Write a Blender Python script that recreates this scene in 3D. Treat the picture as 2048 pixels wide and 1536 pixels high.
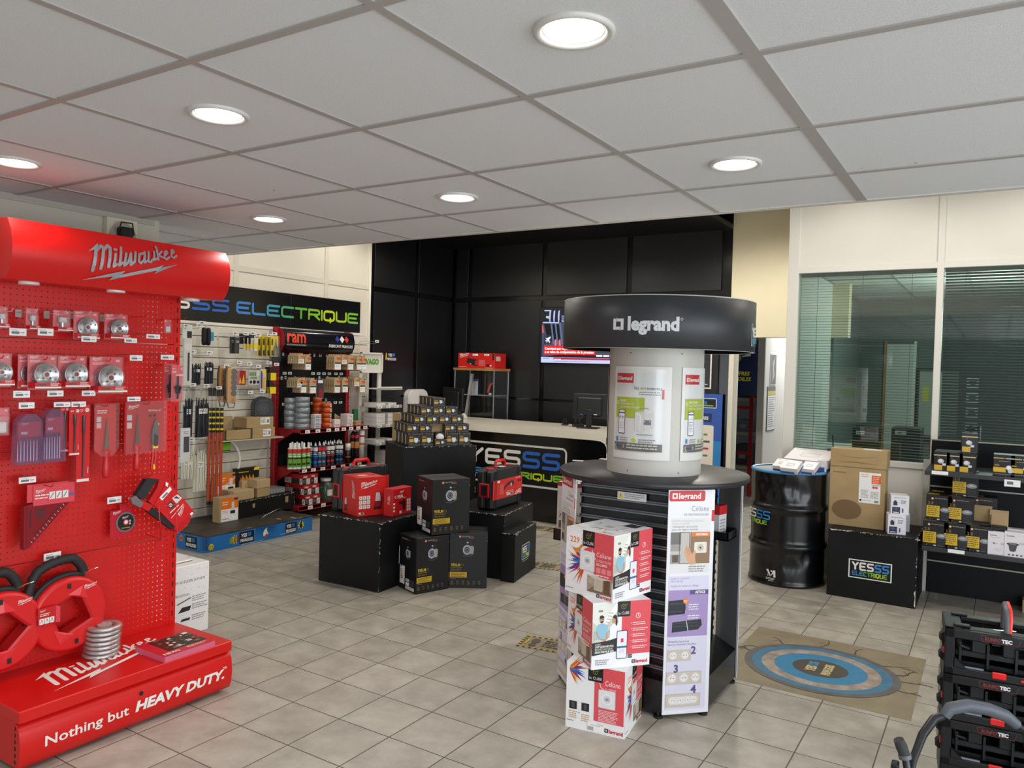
import bpy, math, random
from mathutils import Vector, Matrix
from math import pi, sin, cos, radians, atan2, sqrt, degrees

for o in list(bpy.data.objects):
    bpy.data.objects.remove(o)
SC = bpy.context.scene
COL = SC.collection
RND = random.Random(7)

# ------------------------------------------------------------------ camera
FPX, CAMH = 1544.6, 1.61                      # focal length in px of the 2048 px frame, eye height
PITCH, ROLL, HEAD = radians(-1.212), radians(-1.579), radians(32.142)
def _rot():
    X = Matrix.Rotation(PITCH, 3, 'X'); Y = Matrix.Rotation(ROLL, 3, 'Y'); Z = Matrix.Rotation(HEAD, 3, 'Z')
    return Z @ X @ Y
CR = _rot()
cam_data = bpy.data.cameras.new('camera')
cam = bpy.data.objects.new('camera', cam_data); COL.objects.link(cam)
cam_data.sensor_width = 36.0
cam_data.lens = 36.0*FPX/2048
cam_data.clip_start = 0.05
cam.matrix_world = Matrix.Translation((0, 0, CAMH)) @ (CR @ Matrix(((1, 0, 0), (0, 0, -1), (0, 1, 0)))).to_4x4()
SC.camera = cam
EYE = Vector((0, 0, CAMH))
def ray(u, v): return CR @ Vector(((u-1024)/FPX, 1, -(v-768)/FPX))
# measuring: where the sight line through a photo point meets a real plane of the shop
def atZ(u, v, z=0): d = ray(u, v); return EYE + d*((z-CAMH)/d.z)
def atX(u, v, x): d = ray(u, v); return EYE + d*(x/d.x)
def atY(u, v, y): d = ray(u, v); return EYE + d*(y/d.y)
def atD(u, v, dd): return EYE + ray(u, v)*dd

# ------------------------------------------------------------------ colour management, world
vs = SC.view_settings
vs.view_transform = 'Standard'; vs.look = 'None'; vs.gamma = 1; vs.use_curve_mapping = False
vs.exposure = 0.24
W = bpy.data.worlds.new('daylight'); SC.world = W; W.use_nodes = True
W.node_tree.nodes['Background'].inputs[0].default_value = (0.84, 0.92, 1.0, 1)
W.node_tree.nodes['Background'].inputs[1].default_value = .85

def area(name, loc, rot, sx, sy, watts, col=(1, 1, 1), spread=pi):
    l = bpy.data.lights.new(name, 'AREA'); l.shape = 'RECTANGLE'; l.size = sx; l.size_y = sy
    l.energy = watts; l.color = col; l.spread = spread
    o = bpy.data.objects.new(name, l); COL.objects.link(o); o.location = loc; o.rotation_euler = rot
    return o
def spot(name, loc, watts, col, ang=radians(165), blend=.5, rad=.07):
    l = bpy.data.lights.new(name, 'SPOT'); l.energy = watts; l.color = col; l.spot_size = ang; l.spot_blend = blend
    l.shadow_soft_size = rad
    o = bpy.data.objects.new(name, l); COL.objects.link(o); o.location = loc
    return o
# daylight through the glazed shop front behind the camera and along the right-hand side
area('shopfront_daylight', (-5.2, -2.6, 1.3), (radians(74), 0, 0), 3.4, 2.1, 70, (.88, .94, 1))
area('shopfront_daylight', (2.3, -2.6, 1.3), (radians(74), 0, 0), 2.3, 2.1, 75, (.88, .94, 1))
area('side_window_daylight', (3.45, 1.6, 1.25), (radians(72), 0, radians(90)), 5.5, 2.1, 130, (.88, .94, 1))
# warm downlights of the high ceiling behind the dropped one
HIGH_LIGHTS = [(-5.5, 4.6, 25), (-5.6, 6.2, 25), (-5.45, 7.1, 25), (-4.1, 4.6, 29), (-4.05, 7.1, 25), (-2.85, 4.6, 29), (-2.85, 7.1, 25), (-1.5, 4.7, 29), (-1.95, 7.0, 88), (-0.4, 4.7, 29), (-1.0, 5.75, 26), (0.35, 5.75, 26), (1.7, 5.75, 26)]
for hx, hy, hw in HIGH_LIGHTS:
    spot('high_downlight_beam', (hx, hy, 3.14 if (hy > 7 and hx < -2.5) else 3.33), hw, (1, .945, .86))

# ------------------------------------------------------------------ materials
def lin(h):
    h = h.lstrip('#')
    def c(v):
        v /= 255
        return v/12.92 if v <= .04045 else ((v+.055)/1.055)**2.4
    return tuple(c(int(h[i:i+2], 16)) for i in (0, 2, 4)) + (1,)
MATS = {}
def S(h, rough=.5, metal=0.0, spec=.5):
    k = (h, rough, metal, spec)
    if k in MATS: return MATS[k]
    m = bpy.data.materials.new('paint_'+h.lstrip('#')); m.use_nodes = True
    b = m.node_tree.nodes['Principled BSDF']
    b.inputs['Base Color'].default_value = lin(h); b.inputs['Roughness'].default_value = rough
    b.inputs['Metallic'].default_value = metal; b.inputs['Specular IOR Level'].default_value = spec
    MATS[k] = m; return m
def EM(h, s):
    k = ('em', h, s)
    if k in MATS: return MATS[k]
    m = bpy.data.materials.new('glow_'+h.lstrip('#')); m.use_nodes = True
    b = m.node_tree.nodes['Principled BSDF']
    b.inputs['Base Color'].default_value = (0, 0, 0, 1); b.inputs['Roughness'].default_value = .3
    b.inputs['Emission Color'].default_value = lin(h); b.inputs['Emission Strength'].default_value = s
    MATS[k] = m; return m
def _new(name):
    m = bpy.data.materials.new(name); m.use_nodes = True
    nt = m.node_tree; return m, nt, nt.nodes['Principled BSDF'], nt.nodes['Material Output']
def noisy(name, c1, c2, scale, rough=.6, detail=4, bump=0.0, bscale=None, lo=.35, hi=.65, metal=0.0, spec=.5):
    m, nt, b, out = _new(name)
    tc = nt.nodes.new('ShaderNodeTexCoord'); n = nt.nodes.new('ShaderNodeTexNoise'); r = nt.nodes.new('ShaderNodeValToRGB')
    n.inputs['Scale'].default_value = scale; n.inputs['Detail'].default_value = detail
    r.color_ramp.elements[0].position = lo; r.color_ramp.elements[0].color = lin(c1)
    r.color_ramp.elements[1].position = hi; r.color_ramp.elements[1].color = lin(c2)
    nt.links.new(tc.outputs['Object'], n.inputs['Vector']); nt.links.new(n.outputs['Fac'], r.inputs['Fac'])
    nt.links.new(r.outputs['Color'], b.inputs['Base Color'])
    b.inputs['Roughness'].default_value = rough; b.inputs['Metallic'].default_value = metal; b.inputs['Specular IOR Level'].default_value = spec
    if bump:
        n2 = nt.nodes.new('ShaderNodeTexNoise'); n2.inputs['Scale'].default_value = bscale or scale*8
        bp = nt.nodes.new('ShaderNodeBump'); bp.inputs['Strength'].default_value = bump; bp.inputs['Distance'].default_value = .002
        nt.links.new(tc.outputs['Object'], n2.inputs['Vector']); nt.links.new(n2.outputs['Fac'], bp.inputs['Height'])
        nt.links.new(bp.outputs['Normal'], b.inputs['Normal'])
    return m
def clear(name, tint='#ffffff', gloss=.10, rough=.08, trans='#ffffff', diff=0.0, top=.35):
    """thin transparent plastic or glass: sees through, with a coat of reflection"""
    m, nt, b, out = _new(name); nt.nodes.remove(b)
    t = nt.nodes.new('ShaderNodeBsdfTransparent'); t.inputs[0].default_value = lin(trans)
    g = nt.nodes.new('ShaderNodeBsdfGlossy'); g.inputs[0].default_value = lin(tint); g.inputs['Roughness'].default_value = rough
    lw = nt.nodes.new('ShaderNodeLayerWeight'); lw.inputs[0].default_value = .25
    mp = nt.nodes.new('ShaderNodeMapRange'); mp.inputs[3].default_value = gloss; mp.inputs[4].default_value = top
    mx = nt.nodes.new('ShaderNodeMixShader')
    nt.links.new(lw.outputs['Fresnel'], mp.inputs[0]); nt.links.new(mp.outputs[0], mx.inputs[0])
    nt.links.new(t.outputs[0], mx.inputs[1]); nt.links.new(g.outputs[0], mx.inputs[2])
    last = mx
    if diff:
        d = nt.nodes.new('ShaderNodeBsdfDiffuse'); d.inputs[0].default_value = lin(tint)
        m2 = nt.nodes.new('ShaderNodeMixShader'); m2.inputs[0].default_value = diff
        nt.links.new(mx.outputs[0], m2.inputs[1]); nt.links.new(d.outputs[0], m2.inputs[2]); last = m2
    nt.links.new(last.outputs[0], out.inputs[0])
    return m

WHITE = S('#e8e6e0', .5); WPAPER = S('#f1f0ee', .45); BLACK = S('#141416', .45); BLK = S('#0d0d0f', .35)
GREY = S('#8d8d8c', .5); DGREY = S('#3a3b3d', .5); LGREY = S('#c3c3c1', .5)
RED = S('#d0120f', .32); TRED = S('#cf1d22', .4); DRED = S('#9c0f14', .45); PINK = S('#df4652', .42)
YEL = S('#f0cf1c', .45); ORANGE = S('#ee7d1c', .45); BLUE = S('#2a62c8', .45); CYAN = S('#2d86d8', .45)
GREEN = S('#8ac23a', .45); LIME = S('#b9cf1f', .45); STEEL = S('#b9bcc0', .28, 1.0); CHROME = S('#d9dbde', .12, 1.0)
TXT = S('#34353a', .5); GTXT = S('#8f8f92', .5); GOLD = S('#e3b92a', .45)
CLEAR = clear('clear_plastic', gloss=.035, rough=.2, diff=.02, top=.22)
BAG = clear('clear_bag', gloss=.05, rough=.22, diff=.05)
PURPLE_CLEAR = clear('violet_plastic', gloss=.06, rough=.15, trans='#dccbe0', tint='#cfc4e4', diff=.10)
GLASS = clear('window_glass', gloss=.07, rough=.0, trans='#e3ece7', top=.3)
TBL = noisy('black_plinth_paint', '#0b0c0d', '#121315', 3, .55, bump=.25, bscale=120, spec=.3)
KRAFT = noisy('kraft_card', '#a68b60', '#b1976c', 5, .75, bump=.1, bscale=60)
KRAFT2 = noisy('kraft_card_light', '#b59b72', '#bda47b', 5, .75)

# ------------------------------------------------------------------ mesh builder
_tc = {}
def text_geo(s, bold=0.0):
    k = (s, bold)
    if k in _tc: return _tc[k]
    cu = bpy.data.curves.new('t', 'FONT'); cu.body = s; cu.size = 1; cu.offset = bold; cu.resolution_u = 2
    ob = bpy.data.objects.new('t', cu); COL.objects.link(ob)
    dg = bpy.context.evaluated_depsgraph_get()
    me = ob.evaluated_get(dg).to_mesh()
    vv = [(v.co.x, v.co.y) for v in me.vertices]; ff = [tuple(p.vertices) for p in me.polygons]
    # faces must look along +z
    out = []
    for f in ff:
        a = sum(vv[f[i]][0]*vv[f[(i+1) % len(f)]][1]-vv[f[(i+1) % len(f)]][0]*vv[f[i]][1] for i in range(len(f)))
        out.append(f if a > 0 else f[::-1])
    bpy.data.objects.remove(ob); bpy.data.curves.remove(cu)
    xs = [v[0] for v in vv] or [0]; x0, x1 = min(xs), max(xs)
    _tc[k] = ([(x-x0, y) for x, y in vv], out, x1-x0); return _tc[k]

class B:
    def __init__(s):
        s.v = []; s.f = []; s.fm = []; s.sm = []; s.mats = []; s.M = Matrix.Identity(4); s.warp = None; s.lay = .0004
    def mi(s, m):
        for i, q in enumerate(s.mats):
            if q is m: return i
        s.mats.append(m); return len(s.mats)-1
    def add(s, vs, fs, m, smooth=False):
        o = len(s.v); k = s.mi(m)
        for p in vs:
            p = s.M @ Vector(p)
            s.v.append(s.warp(p) if s.warp else p)
        for f in fs:
            s.f.append(tuple(o+i for i in f)); s.fm.append(k); s.sm.append(smooth)
        return s
    # frames -------------------------------------------------------
    def at(s, o=(0, 0, 0), rx=0, ry=0, rz=0):
        s.M = Matrix.Translation(o) @ Matrix.Rotation(radians(rz), 4, 'Z') @ Matrix.Rotation(radians(ry), 4, 'Y') @ Matrix.Rotation(radians(rx), 4, 'X'); return s
    def on(s, o, u, v):
        u = Vector(u).normalized(); v = Vector(v); v = (v-u*v.dot(u)).normalized(); n = u.cross(v)
        s.M = Matrix(((u.x, v.x, n.x, o[0]), (u.y, v.y, n.y, o[1]), (u.z, v.z, n.z, o[2]), (0, 0, 0, 1))); s.lay = .0005; return s
    def face(s, name, w, d, h, x0=None, y0=0, z0=0):
        """drawing frame on a side of a box of size w,d,h (front looks to -y; box is centred in x)"""
        x0 = -w/2 if x0 is None else x0
        if name == 'front': return s.on((x0, y0, z0), (1, 0, 0), (0, 0, 1))
        if name == 'right': return s.on((x0+w, y0, z0), (0, 1, 0), (0, 0, 1))
        if name == 'left': return s.on((x0, y0+d, z0), (0, -1, 0), (0, 0, 1))
        if name == 'back': return s.on((x0+w, y0+d, z0), (-1, 0, 0), (0, 0, 1))
        return s.on((x0, y0, z0+h), (1, 0, 0), (0, 1, 0))
    # solids -------------------------------------------------------
    def box(s, x0, y0, z0, x1, y1, z1, m, bev=0.0):
        if x1 < x0: x0, x1 = x1, x0
        if y1 < y0: y0, y1 = y1, y0
        if z1 < z0: z0, z1 = z1, z0
        b = min(bev, (x1-x0)/2.01, (y1-y0)/2.01, (z1-z0)/2.01)
        if b <= 0:
            vs = [(x0, y0, z0), (x1, y0, z0), (x1, y1, z0), (x0, y1, z0), (x0, y0, z1), (x1, y0, z1), (x1, y1, z1), (x0, y1, z1)]
            return s.add(vs, [(0, 3, 2, 1), (4, 5, 6, 7), (0, 1, 5, 4), (1, 2, 6, 5), (2, 3, 7, 6), (3, 0, 4, 7)], m)
        vs = []; idx = {}
        X, Y, Z = (x0, x1), (y0, y1), (z0, z1)
        for i in (0, 1):
            for j in (0, 1):
                for k in (0, 1):
                    sx, sy, sz = (1, -1)[i]*b, (1, -1)[j]*b, (1, -1)[k]*b
                    for a, p in (('x', (X[i], Y[j]+sy, Z[k]+sz)), ('y', (X[i]+sx, Y[j], Z[k]+sz)), ('z', (X[i]+sx, Y[j]+sy, Z[k]))):
                        idx[(i, j, k, a)] = len(vs); vs.append(p)
        g = lambda i, j, k, a: idx[(i, j, k, a)]
        fs = []
        for e in (0, 1):
            q = [g(e, 0, 0, 'x'), g(e, 1, 0, 'x'), g(e, 1, 1, 'x'), g(e, 0, 1, 'x')]; fs.append(q if e else q[::-1])
            q = [g(0, e, 0, 'y'), g(0, e, 1, 'y'), g(1, e, 1, 'y'), g(1, e, 0, 'y')]; fs.append(q if e else q[::-1])
            q = [g(0, 0, e, 'z'), g(1, 0, e, 'z'), g(1, 1, e, 'z'), g(0, 1, e, 'z')]; fs.append(q if e else q[::-1])
        for i in (0, 1):
            for j in (0, 1):
                q = [g(i, j, 0, 'x'), g(i, j, 0, 'y'), g(i, j, 1, 'y'), g(i, j, 1, 'x')]; fs.append(q if i != j else q[::-1])
                q = [g(i, 0, j, 'x'), g(i, 1, j, 'x'), g(i, 1, j, 'z'), g(i, 0, j, 'z')]; fs.append(q if i != j else q[::-1])
                q = [g(0, i, j, 'y'), g(0, i, j, 'z'), g(1, i, j, 'z'), g(1, i, j, 'y')]; fs.append(q if i != j else q[::-1])
                for k in (0, 1):
                    q = [g(i, j, k, 'x'), g(i, j, k, 'y'), g(i, j, k, 'z')]; fs.append(q if (i+j+k) % 2 else q[::-1])
        return s.add(vs, fs, m)
    def prism(s, pts, z0, z1, m, smooth=False):
        """outline pts (x,y), counter-clockwise, pulled from z0 to z1"""
        n = len(pts); a = sum(pts[i][0]*pts[(i+1) % n][1]-pts[(i+1) % n][0]*pts[i][1] for i in range(n))
        if a < 0: pts = pts[::-1]
        vs = [(x, y, z0) for x, y in pts]+[(x, y, z1) for x, y in pts]
        s.add(vs, [tuple(range(n-1, -1, -1)), tuple(range(n, 2*n))], m)
        return s.add(vs, [(i, (i+1) % n, n+(i+1) % n, n+i) for i in range(n)], m, smooth)
    def cyl(s, x, y, z0, z1, r, m, n=24, r1=None, cap=True):
        r1 = r if r1 is None else r1
        vs = [(x+r*cos(2*pi*i/n), y+r*sin(2*pi*i/n), z0) for i in range(n)]+[(x+r1*cos(2*pi*i/n), y+r1*sin(2*pi*i/n), z1) for i in range(n)]
        s.add(vs, [(i, (i+1) % n, n+(i+1) % n, n+i) for i in range(n)], m, True)
        if cap: s.add(vs, [tuple(range(n-1, -1, -1)), tuple(range(n, 2*n))], m)
        return s
    def lathe(s, prof, m, n=32, a0=0, a1=2*pi, smooth=True):
        full = abs(a1-a0-2*pi) < 1e-6; k = n if full else n+1
        vs = []
        for r, z in prof:
            for i in range(k):
                a = a0+(a1-a0)*i/n; vs.append((r*cos(a), r*sin(a), z))
        fs = []
        for j in range(len(prof)-1):
            for i in range(n):
                p, q = i, (i+1) % k
                fs.append((j*k+p, j*k+q, (j+1)*k+q, (j+1)*k+p))
        return s.add(vs, fs, m, smooth)
    def tube(s, pts, r, m, n=8, cap=True):
        pts = [Vector(p) for p in pts]; rs = r if isinstance(r, (list, tuple)) else [r]*len(pts)
        vs = []; up = None
        for i, p in enumerate(pts):
            t = (pts[min(i+1, len(pts)-1)]-pts[max(i-1, 0)]).normalized()
            if up is None:
                up = Vector((0, 0, 1)) if abs(t.z) < .9 else Vector((1, 0, 0))
            a = t.cross(up)
            if a.length < 1e-4: a = t.cross(Vector((0, 1, .3)))
            a.normalize(); b2 = a.cross(t); up = b2
            for k in range(n):
                an = 2*pi*k/n; vs.append(p+(a*cos(an)+b2*sin(an))*rs[i])
        fs = []
        for i in range(len(pts)-1):
            for k in range(n):
                fs.append((i*n+k, i*n+(k+1) % n, (i+1)*n+(k+1) % n, (i+1)*n+k))
        s.add(vs, fs, m, True)
        if cap: s.add(vs, [tuple(range(n-1, -1, -1)), tuple(range((len(pts)-1)*n, len(pts)*n))], m)
        return s
    def sheet(s, rows, m, smooth=True):
        k = len(rows[0]); vs = [p for r in rows for p in r]
        return s.add(vs, [(j*k+i, j*k+i+1, (j+1)*k+i+1, (j+1)*k+i) for j in range(len(rows)-1) for i in range(k-1)], m, smooth)
    # flat print (in the current frame, facing local +z) ----------------
    def up(s): s.lay += .0001 if s.warp else .00003; return s.lay
    def poly(s, pts, m, h=None):
        h = s.up() if h is None else h
        n = len(pts); a = sum(pts[i][0]*pts[(i+1) % n][1]-pts[(i+1) % n][0]*pts[i][1] for i in range(n))
        if a < 0: pts = pts[::-1]
        return s.add([(x, y, h) for x, y in pts], [tuple(range(n))], m)
    def rect(s, x0, y0, x1, y1, m, nx=1):
        h = s.up()
        if s.warp: nx = max(nx, int((x1-x0)/.009))
        if nx <= 1: return s.add([(x0, y0, h), (x1, y0, h), (x1, y1, h), (x0, y1, h)], [(0, 1, 2, 3)], m)
        vs = [(x0+(x1-x0)*i/nx, y, h) for i in range(nx+1) for y in (y0, y1)]
        return s.add(vs, [(2*i, 2*i+2, 2*i+3, 2*i+1) for i in range(nx)], m)
    def disc(s, x, y, r, m, n=20, ry=None):
        ry = r if ry is None else ry
        return s.poly([(x+r*cos(2*pi*i/n), y+ry*sin(2*pi*i/n)) for i in range(n)], m)
    def ring(s, x, y, r0, r1, m, n=28, ry=1.0):
        h = s.up()
        vs = [(x+r*cos(2*pi*i/n), y+ry*r*sin(2*pi*i/n), h) for r in (r0, r1) for i in range(n)]
        return s.add(vs, [(i, n+i, n+(i+1) % n, (i+1) % n) for i in range(n)], m)
    def rrect(s, x0, y0, x1, y1, r, m, n=4):
        p = []
        for cx, cy, a in ((x1-r, y0+r, -90), (x1-r, y1-r, 0), (x0+r, y1-r, 90), (x0+r, y0+r, 180)):
            for i in range(n+1): an = radians(a+90*i/n); p.append((cx+r*cos(an), cy+r*sin(an)))
        return s.poly(p, m)
    def frame(s, x0, y0, x1, y1, w, m):
        s.rect(x0, y0, x1, y0+w, m); s.rect(x0, y1-w, x1, y1, m); s.rect(x0, y0+w, x0+w, y1-w, m); return s.rect(x1-w, y0+w, x1, y1-w, m)
    def rframe(s, x0, y0, x1, y1, r, w, m, n=5):
        o = []; q = []
        for cx, cy, a in ((x1-r, y0+r, -90), (x1-r, y1-r, 0), (x0+r, y1-r, 90), (x0+r, y0+r, 180)):
            for i in range(n+1):
                an = radians(a+90*i/n); o.append((cx+r*cos(an), cy+r*sin(an))); q.append((cx+(r-w)*cos(an), cy+(r-w)*sin(an)))
        k = len(o); h = s.up()
        return s.add([(x, y, h) for x, y in q+o], [(i, k+i, k+(i+1) % k, (i+1) % k) for i in range(k)], m)
    def stroke(s, pts, w, m, caps=True):
        h = s.up(); r = w/2
        if s.warp:
            q = [pts[0]]
            for a, c in zip(pts, pts[1:]):
                n = max(1, int(sqrt((c[0]-a[0])**2+(c[1]-a[1])**2)/.012)); q += [(a[0]+(c[0]-a[0])*i/n, a[1]+(c[1]-a[1])*i/n) for i in range(1, n+1)]
            pts = q
        for i in range(len(pts)-1):
            (x0, y0), (x1, y1) = pts[i], pts[i+1]; L = sqrt((x1-x0)**2+(y1-y0)**2) or 1
            nx, ny = -(y1-y0)/L*r, (x1-x0)/L*r
            s.add([(x0+nx, y0+ny, h), (x0-nx, y0-ny, h), (x1-nx, y1-ny, h), (x1+nx, y1+ny, h)], [(0, 1, 2, 3)], m); h += 8e-6
        if caps:
            for x, y in pts:
                s.add([(x+r*cos(2*pi*i/10), y+r*sin(2*pi*i/10), h) for i in range(10)], [tuple(range(10))], m); h += 8e-6
        s.lay = h
        return s
    def text(s, t, x, y, size, m, align='L', bold=0.0, sx=1.0, skew=0.0, maxw=None, fit=None):
        vv, ff, w = text_geo(t, bold)
        if fit: sx = fit/(w*size)
        if maxw and w*size*sx > maxw: sx = maxw/(w*size)
        h = s.up()+(.0004 if s.warp else 0); ox = {'L': 0, 'C': -w*size*sx/2, 'R': -w*size*sx}[align]
        return s.add([(x+ox+(a+b*skew)*size*sx, y+b*size, h) for a, b in vv], ff, m)
    def lines(s, x0, y1, x1, n, pitch, m, hgt=None, ragged=.25, seed=1):
        """small print too fine to read in the photo: rows of dashes"""
        r = random.Random(seed); hgt = hgt or pitch*.42
        for i in range(n):
            y = y1-i*pitch; e = x1-(x1-x0)*ragged*r.random(); x = x0
            h = s.up()
            while x < e:
                w = min(hgt*(1.5+3*r.random()), e-x); s.add([(x, y-hgt, h), (x+w, y-hgt, h), (x+w, y, h), (x, y, h)], [(0, 1, 2, 3)], m); x += w+hgt*.6
        return s
    # -------------------------------------------------------------------
    def build(s, name, parent=None, loc=(0, 0, 0), rz=0, rot=None):
        me = bpy.data.meshes.new(name); me.from_pydata([tuple(p) for p in s.v], [], s.f)
        for m in s.mats: me.materials.append(m)
        me.polygons.foreach_set('material_index', s.fm); me.polygons.foreach_set('use_smooth', s.sm); me.update()
        o = bpy.data.objects.new(name, me); COL.objects.link(o); o.location = loc
        o.rotation_euler = rot if rot else (0, 0, radians(rz))
        if parent: o.parent = parent
        return o

def tag(o, label, cat, group=None):
    o['label'] = label; o['category'] = cat
    if group: o['group'] = group
    return o
def empty(name, label, cat, loc=(0, 0, 0), rz=0, group=None, rot=None):
    o = bpy.data.objects.new(name, None); o.empty_display_size = .05; COL.objects.link(o); o.location = loc
    o.rotation_euler = rot if rot else (0, 0, radians(rz)); return tag(o, label, cat, group)
def struct(name, b, **k):
    o = b.build(name, **k); o['kind'] = 'structure'; return o
def dup(o, loc, rz=None, label=None, group=None, rot=None):
    c = o.copy(); COL.objects.link(c); c.location = loc
    if rot: c.rotation_euler = rot
    elif rz is not None: c.rotation_euler = (0, 0, radians(rz))
    if label: c['label'] = label
    if group: c['group'] = group
    for ch in o.children:
        d = ch.copy(); COL.objects.link(d); d.parent = c
        for g in ch.children:
            e = g.copy(); COL.objects.link(e); e.parent = d
    return c
ORD = ['first', 'second', 'third', 'fourth', 'fifth', 'sixth', 'seventh', 'eighth', 'ninth', 'tenth', 'eleventh', 'twelfth']

# ------------------------------------------------------------------ lettering that has its own shape
MS = [([(0.108, 0.344), (0.08, 0.104)], 0.0309), ([(0.106, 0.307), (0.158, 0.356), (0.182, 0.344), (0.158, 0.132)], 0.0292), ([(0.177, 0.316), (0.229, 0.37), (0.252, 0.351), (0.233, 0.16)], 0.0292), ([(0.304, 0.295), (0.285, 0.167), (0.318, 0.193)], 0.024), ([(0.295, 0.34), (0.316, 0.342)], 0.0223), ([(0.368, 0.37), (0.344, 0.186), (0.377, 0.215)], 0.024), ([(0.417, 0.316), (0.396, 0.191), (0.436, 0.224), (0.469, 0.325), (0.465, 0.205), (0.507, 0.243), (0.521, 0.342)], 0.0232), ([(0.623, 0.351), (0.561, 0.328), (0.552, 0.25), (0.573, 0.236), (0.613, 0.278), (0.625, 0.358), (0.616, 0.25), (0.646, 0.269)], 0.0215), ([(0.67, 0.368), (0.658, 0.267), (0.684, 0.262), (0.726, 0.309), (0.736, 0.38), (0.724, 0.292), (0.755, 0.307)], 0.0206), ([(0.771, 0.439), (0.774, 0.302)], 0.0223), ([(0.825, 0.396), (0.781, 0.347), (0.84, 0.328)], 0.0189), ([(0.851, 0.354), (0.894, 0.387), (0.887, 0.408), (0.858, 0.394), (0.849, 0.33), (0.87, 0.314), (0.91, 0.347)], 0.0172), ([(0.939, 0.384), (0.979, 0.417), (0.972, 0.436), (0.946, 0.425), (0.934, 0.358), (0.96, 0.342), (1.0, 0.373)], 0.0172)]
MP = [[(0.019, 0.283), (0.13, 0.382), (0.12, 0.33), (0.097, 0.314)], [(0.0, 0.0), (0.281, 0.099), (0.413, 0.139), (0.384, 0.099), (0.75, 0.215), (0.83, 0.248), (0.807, 0.219), (1.0, 0.278), (0.726, 0.142), (0.757, 0.182), (0.41, 0.075), (0.262, 0.024), (0.297, 0.068)]]
def script_logo(b, x, y, w, m, dep=0.0):
    """the tool maker's slanted script word with its lightning bolt; lower left corner x,y, width w"""
    for st, t in MS: b.stroke([(x+p*w, y+q*w) for p, q in st], t*w*1.12, m, caps=w > .1)
    for k, pl in enumerate(MP):
        q = [(x+a*w, y+c*w) for a, c in pl]
        b.poly(q, m)
F = {'Y': [[(0, 1), (.5, .5), (1, 1)], [(.5, .5), (.5, 0)]],
     'E': [[(1, 1), (.12, 1), (0, .88), (0, .12), (.12, 0), (1, 0)], [(0, .5), (.85, .5)]],
     'S': [[(1, 1), (.17, 1), (.03, .92), (0, .75), (.03, .58), (.17, .5), (.83, .5), (.97, .42), (1, .25), (.97, .08), (.83, 0), (0, 0)]],
     'L': [[(0, 1), (0, .12), (.12, 0), (1, 0)]],
     'C': [[(1, 1), (.17, 1), (.03, .9), (0, .8), (0, .2), (.03, .1), (.17, 0), (1, 0)]],
     'T': [[(0, 1), (1, 1)], [(.5, 1), (.5, 0)]],
     'R': [[(0, 0), (0, 1), (.82, 1), (.97, .92), (1, .75), (.97, .6), (.82, .5), (.1, .5)], [(.5, .5), (1, 0)]],
     'I': [[(0, 0), (0, 1)]],
     'Q': [[(.2, 0), (.05, .08), (0, .2), (0, .8), (.05, .92), (.2, 1), (.8, 1), (.95, .92), (1, .8), (1, .2), (.95, .08), (.8, 0), (.2, 0)], [(.62, .22), (.62, -.2)]],
     'U': [[(0, 1), (0, .2), (.05, .08), (.2, 0), (.8, 0), (.95, .08), (1, .2), (1, 1)]],
     'W': [[(0, 1), (.25, 0), (.5, .7), (.75, 0), (1, 1)]], 'A': [[(0, 0), (.12, 0), (.5, 1), (1, 1), (1, 0)], [(.35, .4), (1, .4)]], 'G': [[(1, 1), (0, 1), (0, 0), (1, 0), (1, .5), (.5, .5)]], 'O': [[(0, 0), (0, 1), (1, 1), (1, 0), (0, 0)]]}
def word(b, t, x, y, lw, hgt, gap, sw, mats):
    """monoline capitals; mats one material or one per letter"""
    for i, ch in enumerate(t):
        m = mats[i] if isinstance(mats, (list, tuple)) else mats
        if ch == ' ': x += gap*2.2; continue
        w = 0 if ch == 'I' else lw
        for st in F[ch]: b.stroke([(x+a*w, y+c*hgt) for a, c in st], sw, m)
        x += w+gap
    return x
BLU = S('#2c66c4', .4); MIDB = S('#3a86c8', .4); TEAL = S('#3fa58a', .4)
EGRAD = [S('#3d86d6', .4), S('#3f8fd0', .4), S('#3f98b0', .4), S('#4aa878', .4), S('#6ab83e', .4), S('#86c22f', .4), S('#a5cc2a', .4), S('#c9d823', .4), S('#b3d02a', .4), S('#7fc23a', .4)]
YSH = [S('#eceae4', .4)]*3
def shop_badge(b, x, y, w, h, ground=None, rim=True, blue=BLU):
    """the shop's two-line badge: white YES, blue SS, gradient ELECTRIQUE under it"""
    if ground: b.rect(x, y, x+w, y+h, ground)
    if rim: b.rframe(x, y, x+w, y+h, h*.12, h*.035, S('#e6e4de', .4))
    sw = h*.085; lw = w*.135; gp = w*.035
    x1 = x+w*.075+sw/2
    word(b, 'YESSS', x1, y+h*.46, lw, h*.34, gp+sw*.35, sw, YSH+[blue]*2)
    lw2 = w*.064; word(b, 'ELECTRIQUE', x1, y+h*.16, lw2, h*.17, w*.0245, sw*.62, EGRAD)
def brackets(b, x, y, s, m, ground=None):
    """the switch maker's square mark, of two interlocking brackets; side s"""
    t = s*.27
    b.rect(x, y, x+t, y+s, m); b.rect(x+t, y, x+s*.62, y+t, m)
    b.rect(x+s-t, y, x+s, y+s, m); b.rect(x+s*.38, y+s-t, x+s-t, y+s, m)
    b.rect(x+s*.3, y+s*.72, x+s*.36, y+s*1.08, m); b.rect(x+s*.64, y-s*.08, x+s*.7, y+s*.28, m)
def switch_word(b, x, y, h, mi, mt, maxw=None):
    """mark and lower-case word; h is the height of the mark"""
    brackets(b, x, y, h*.82, mi); b.text('legrand', x+h*1.0, y, h*1.12, mt, bold=.035, maxw=maxw)
    return x
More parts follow.
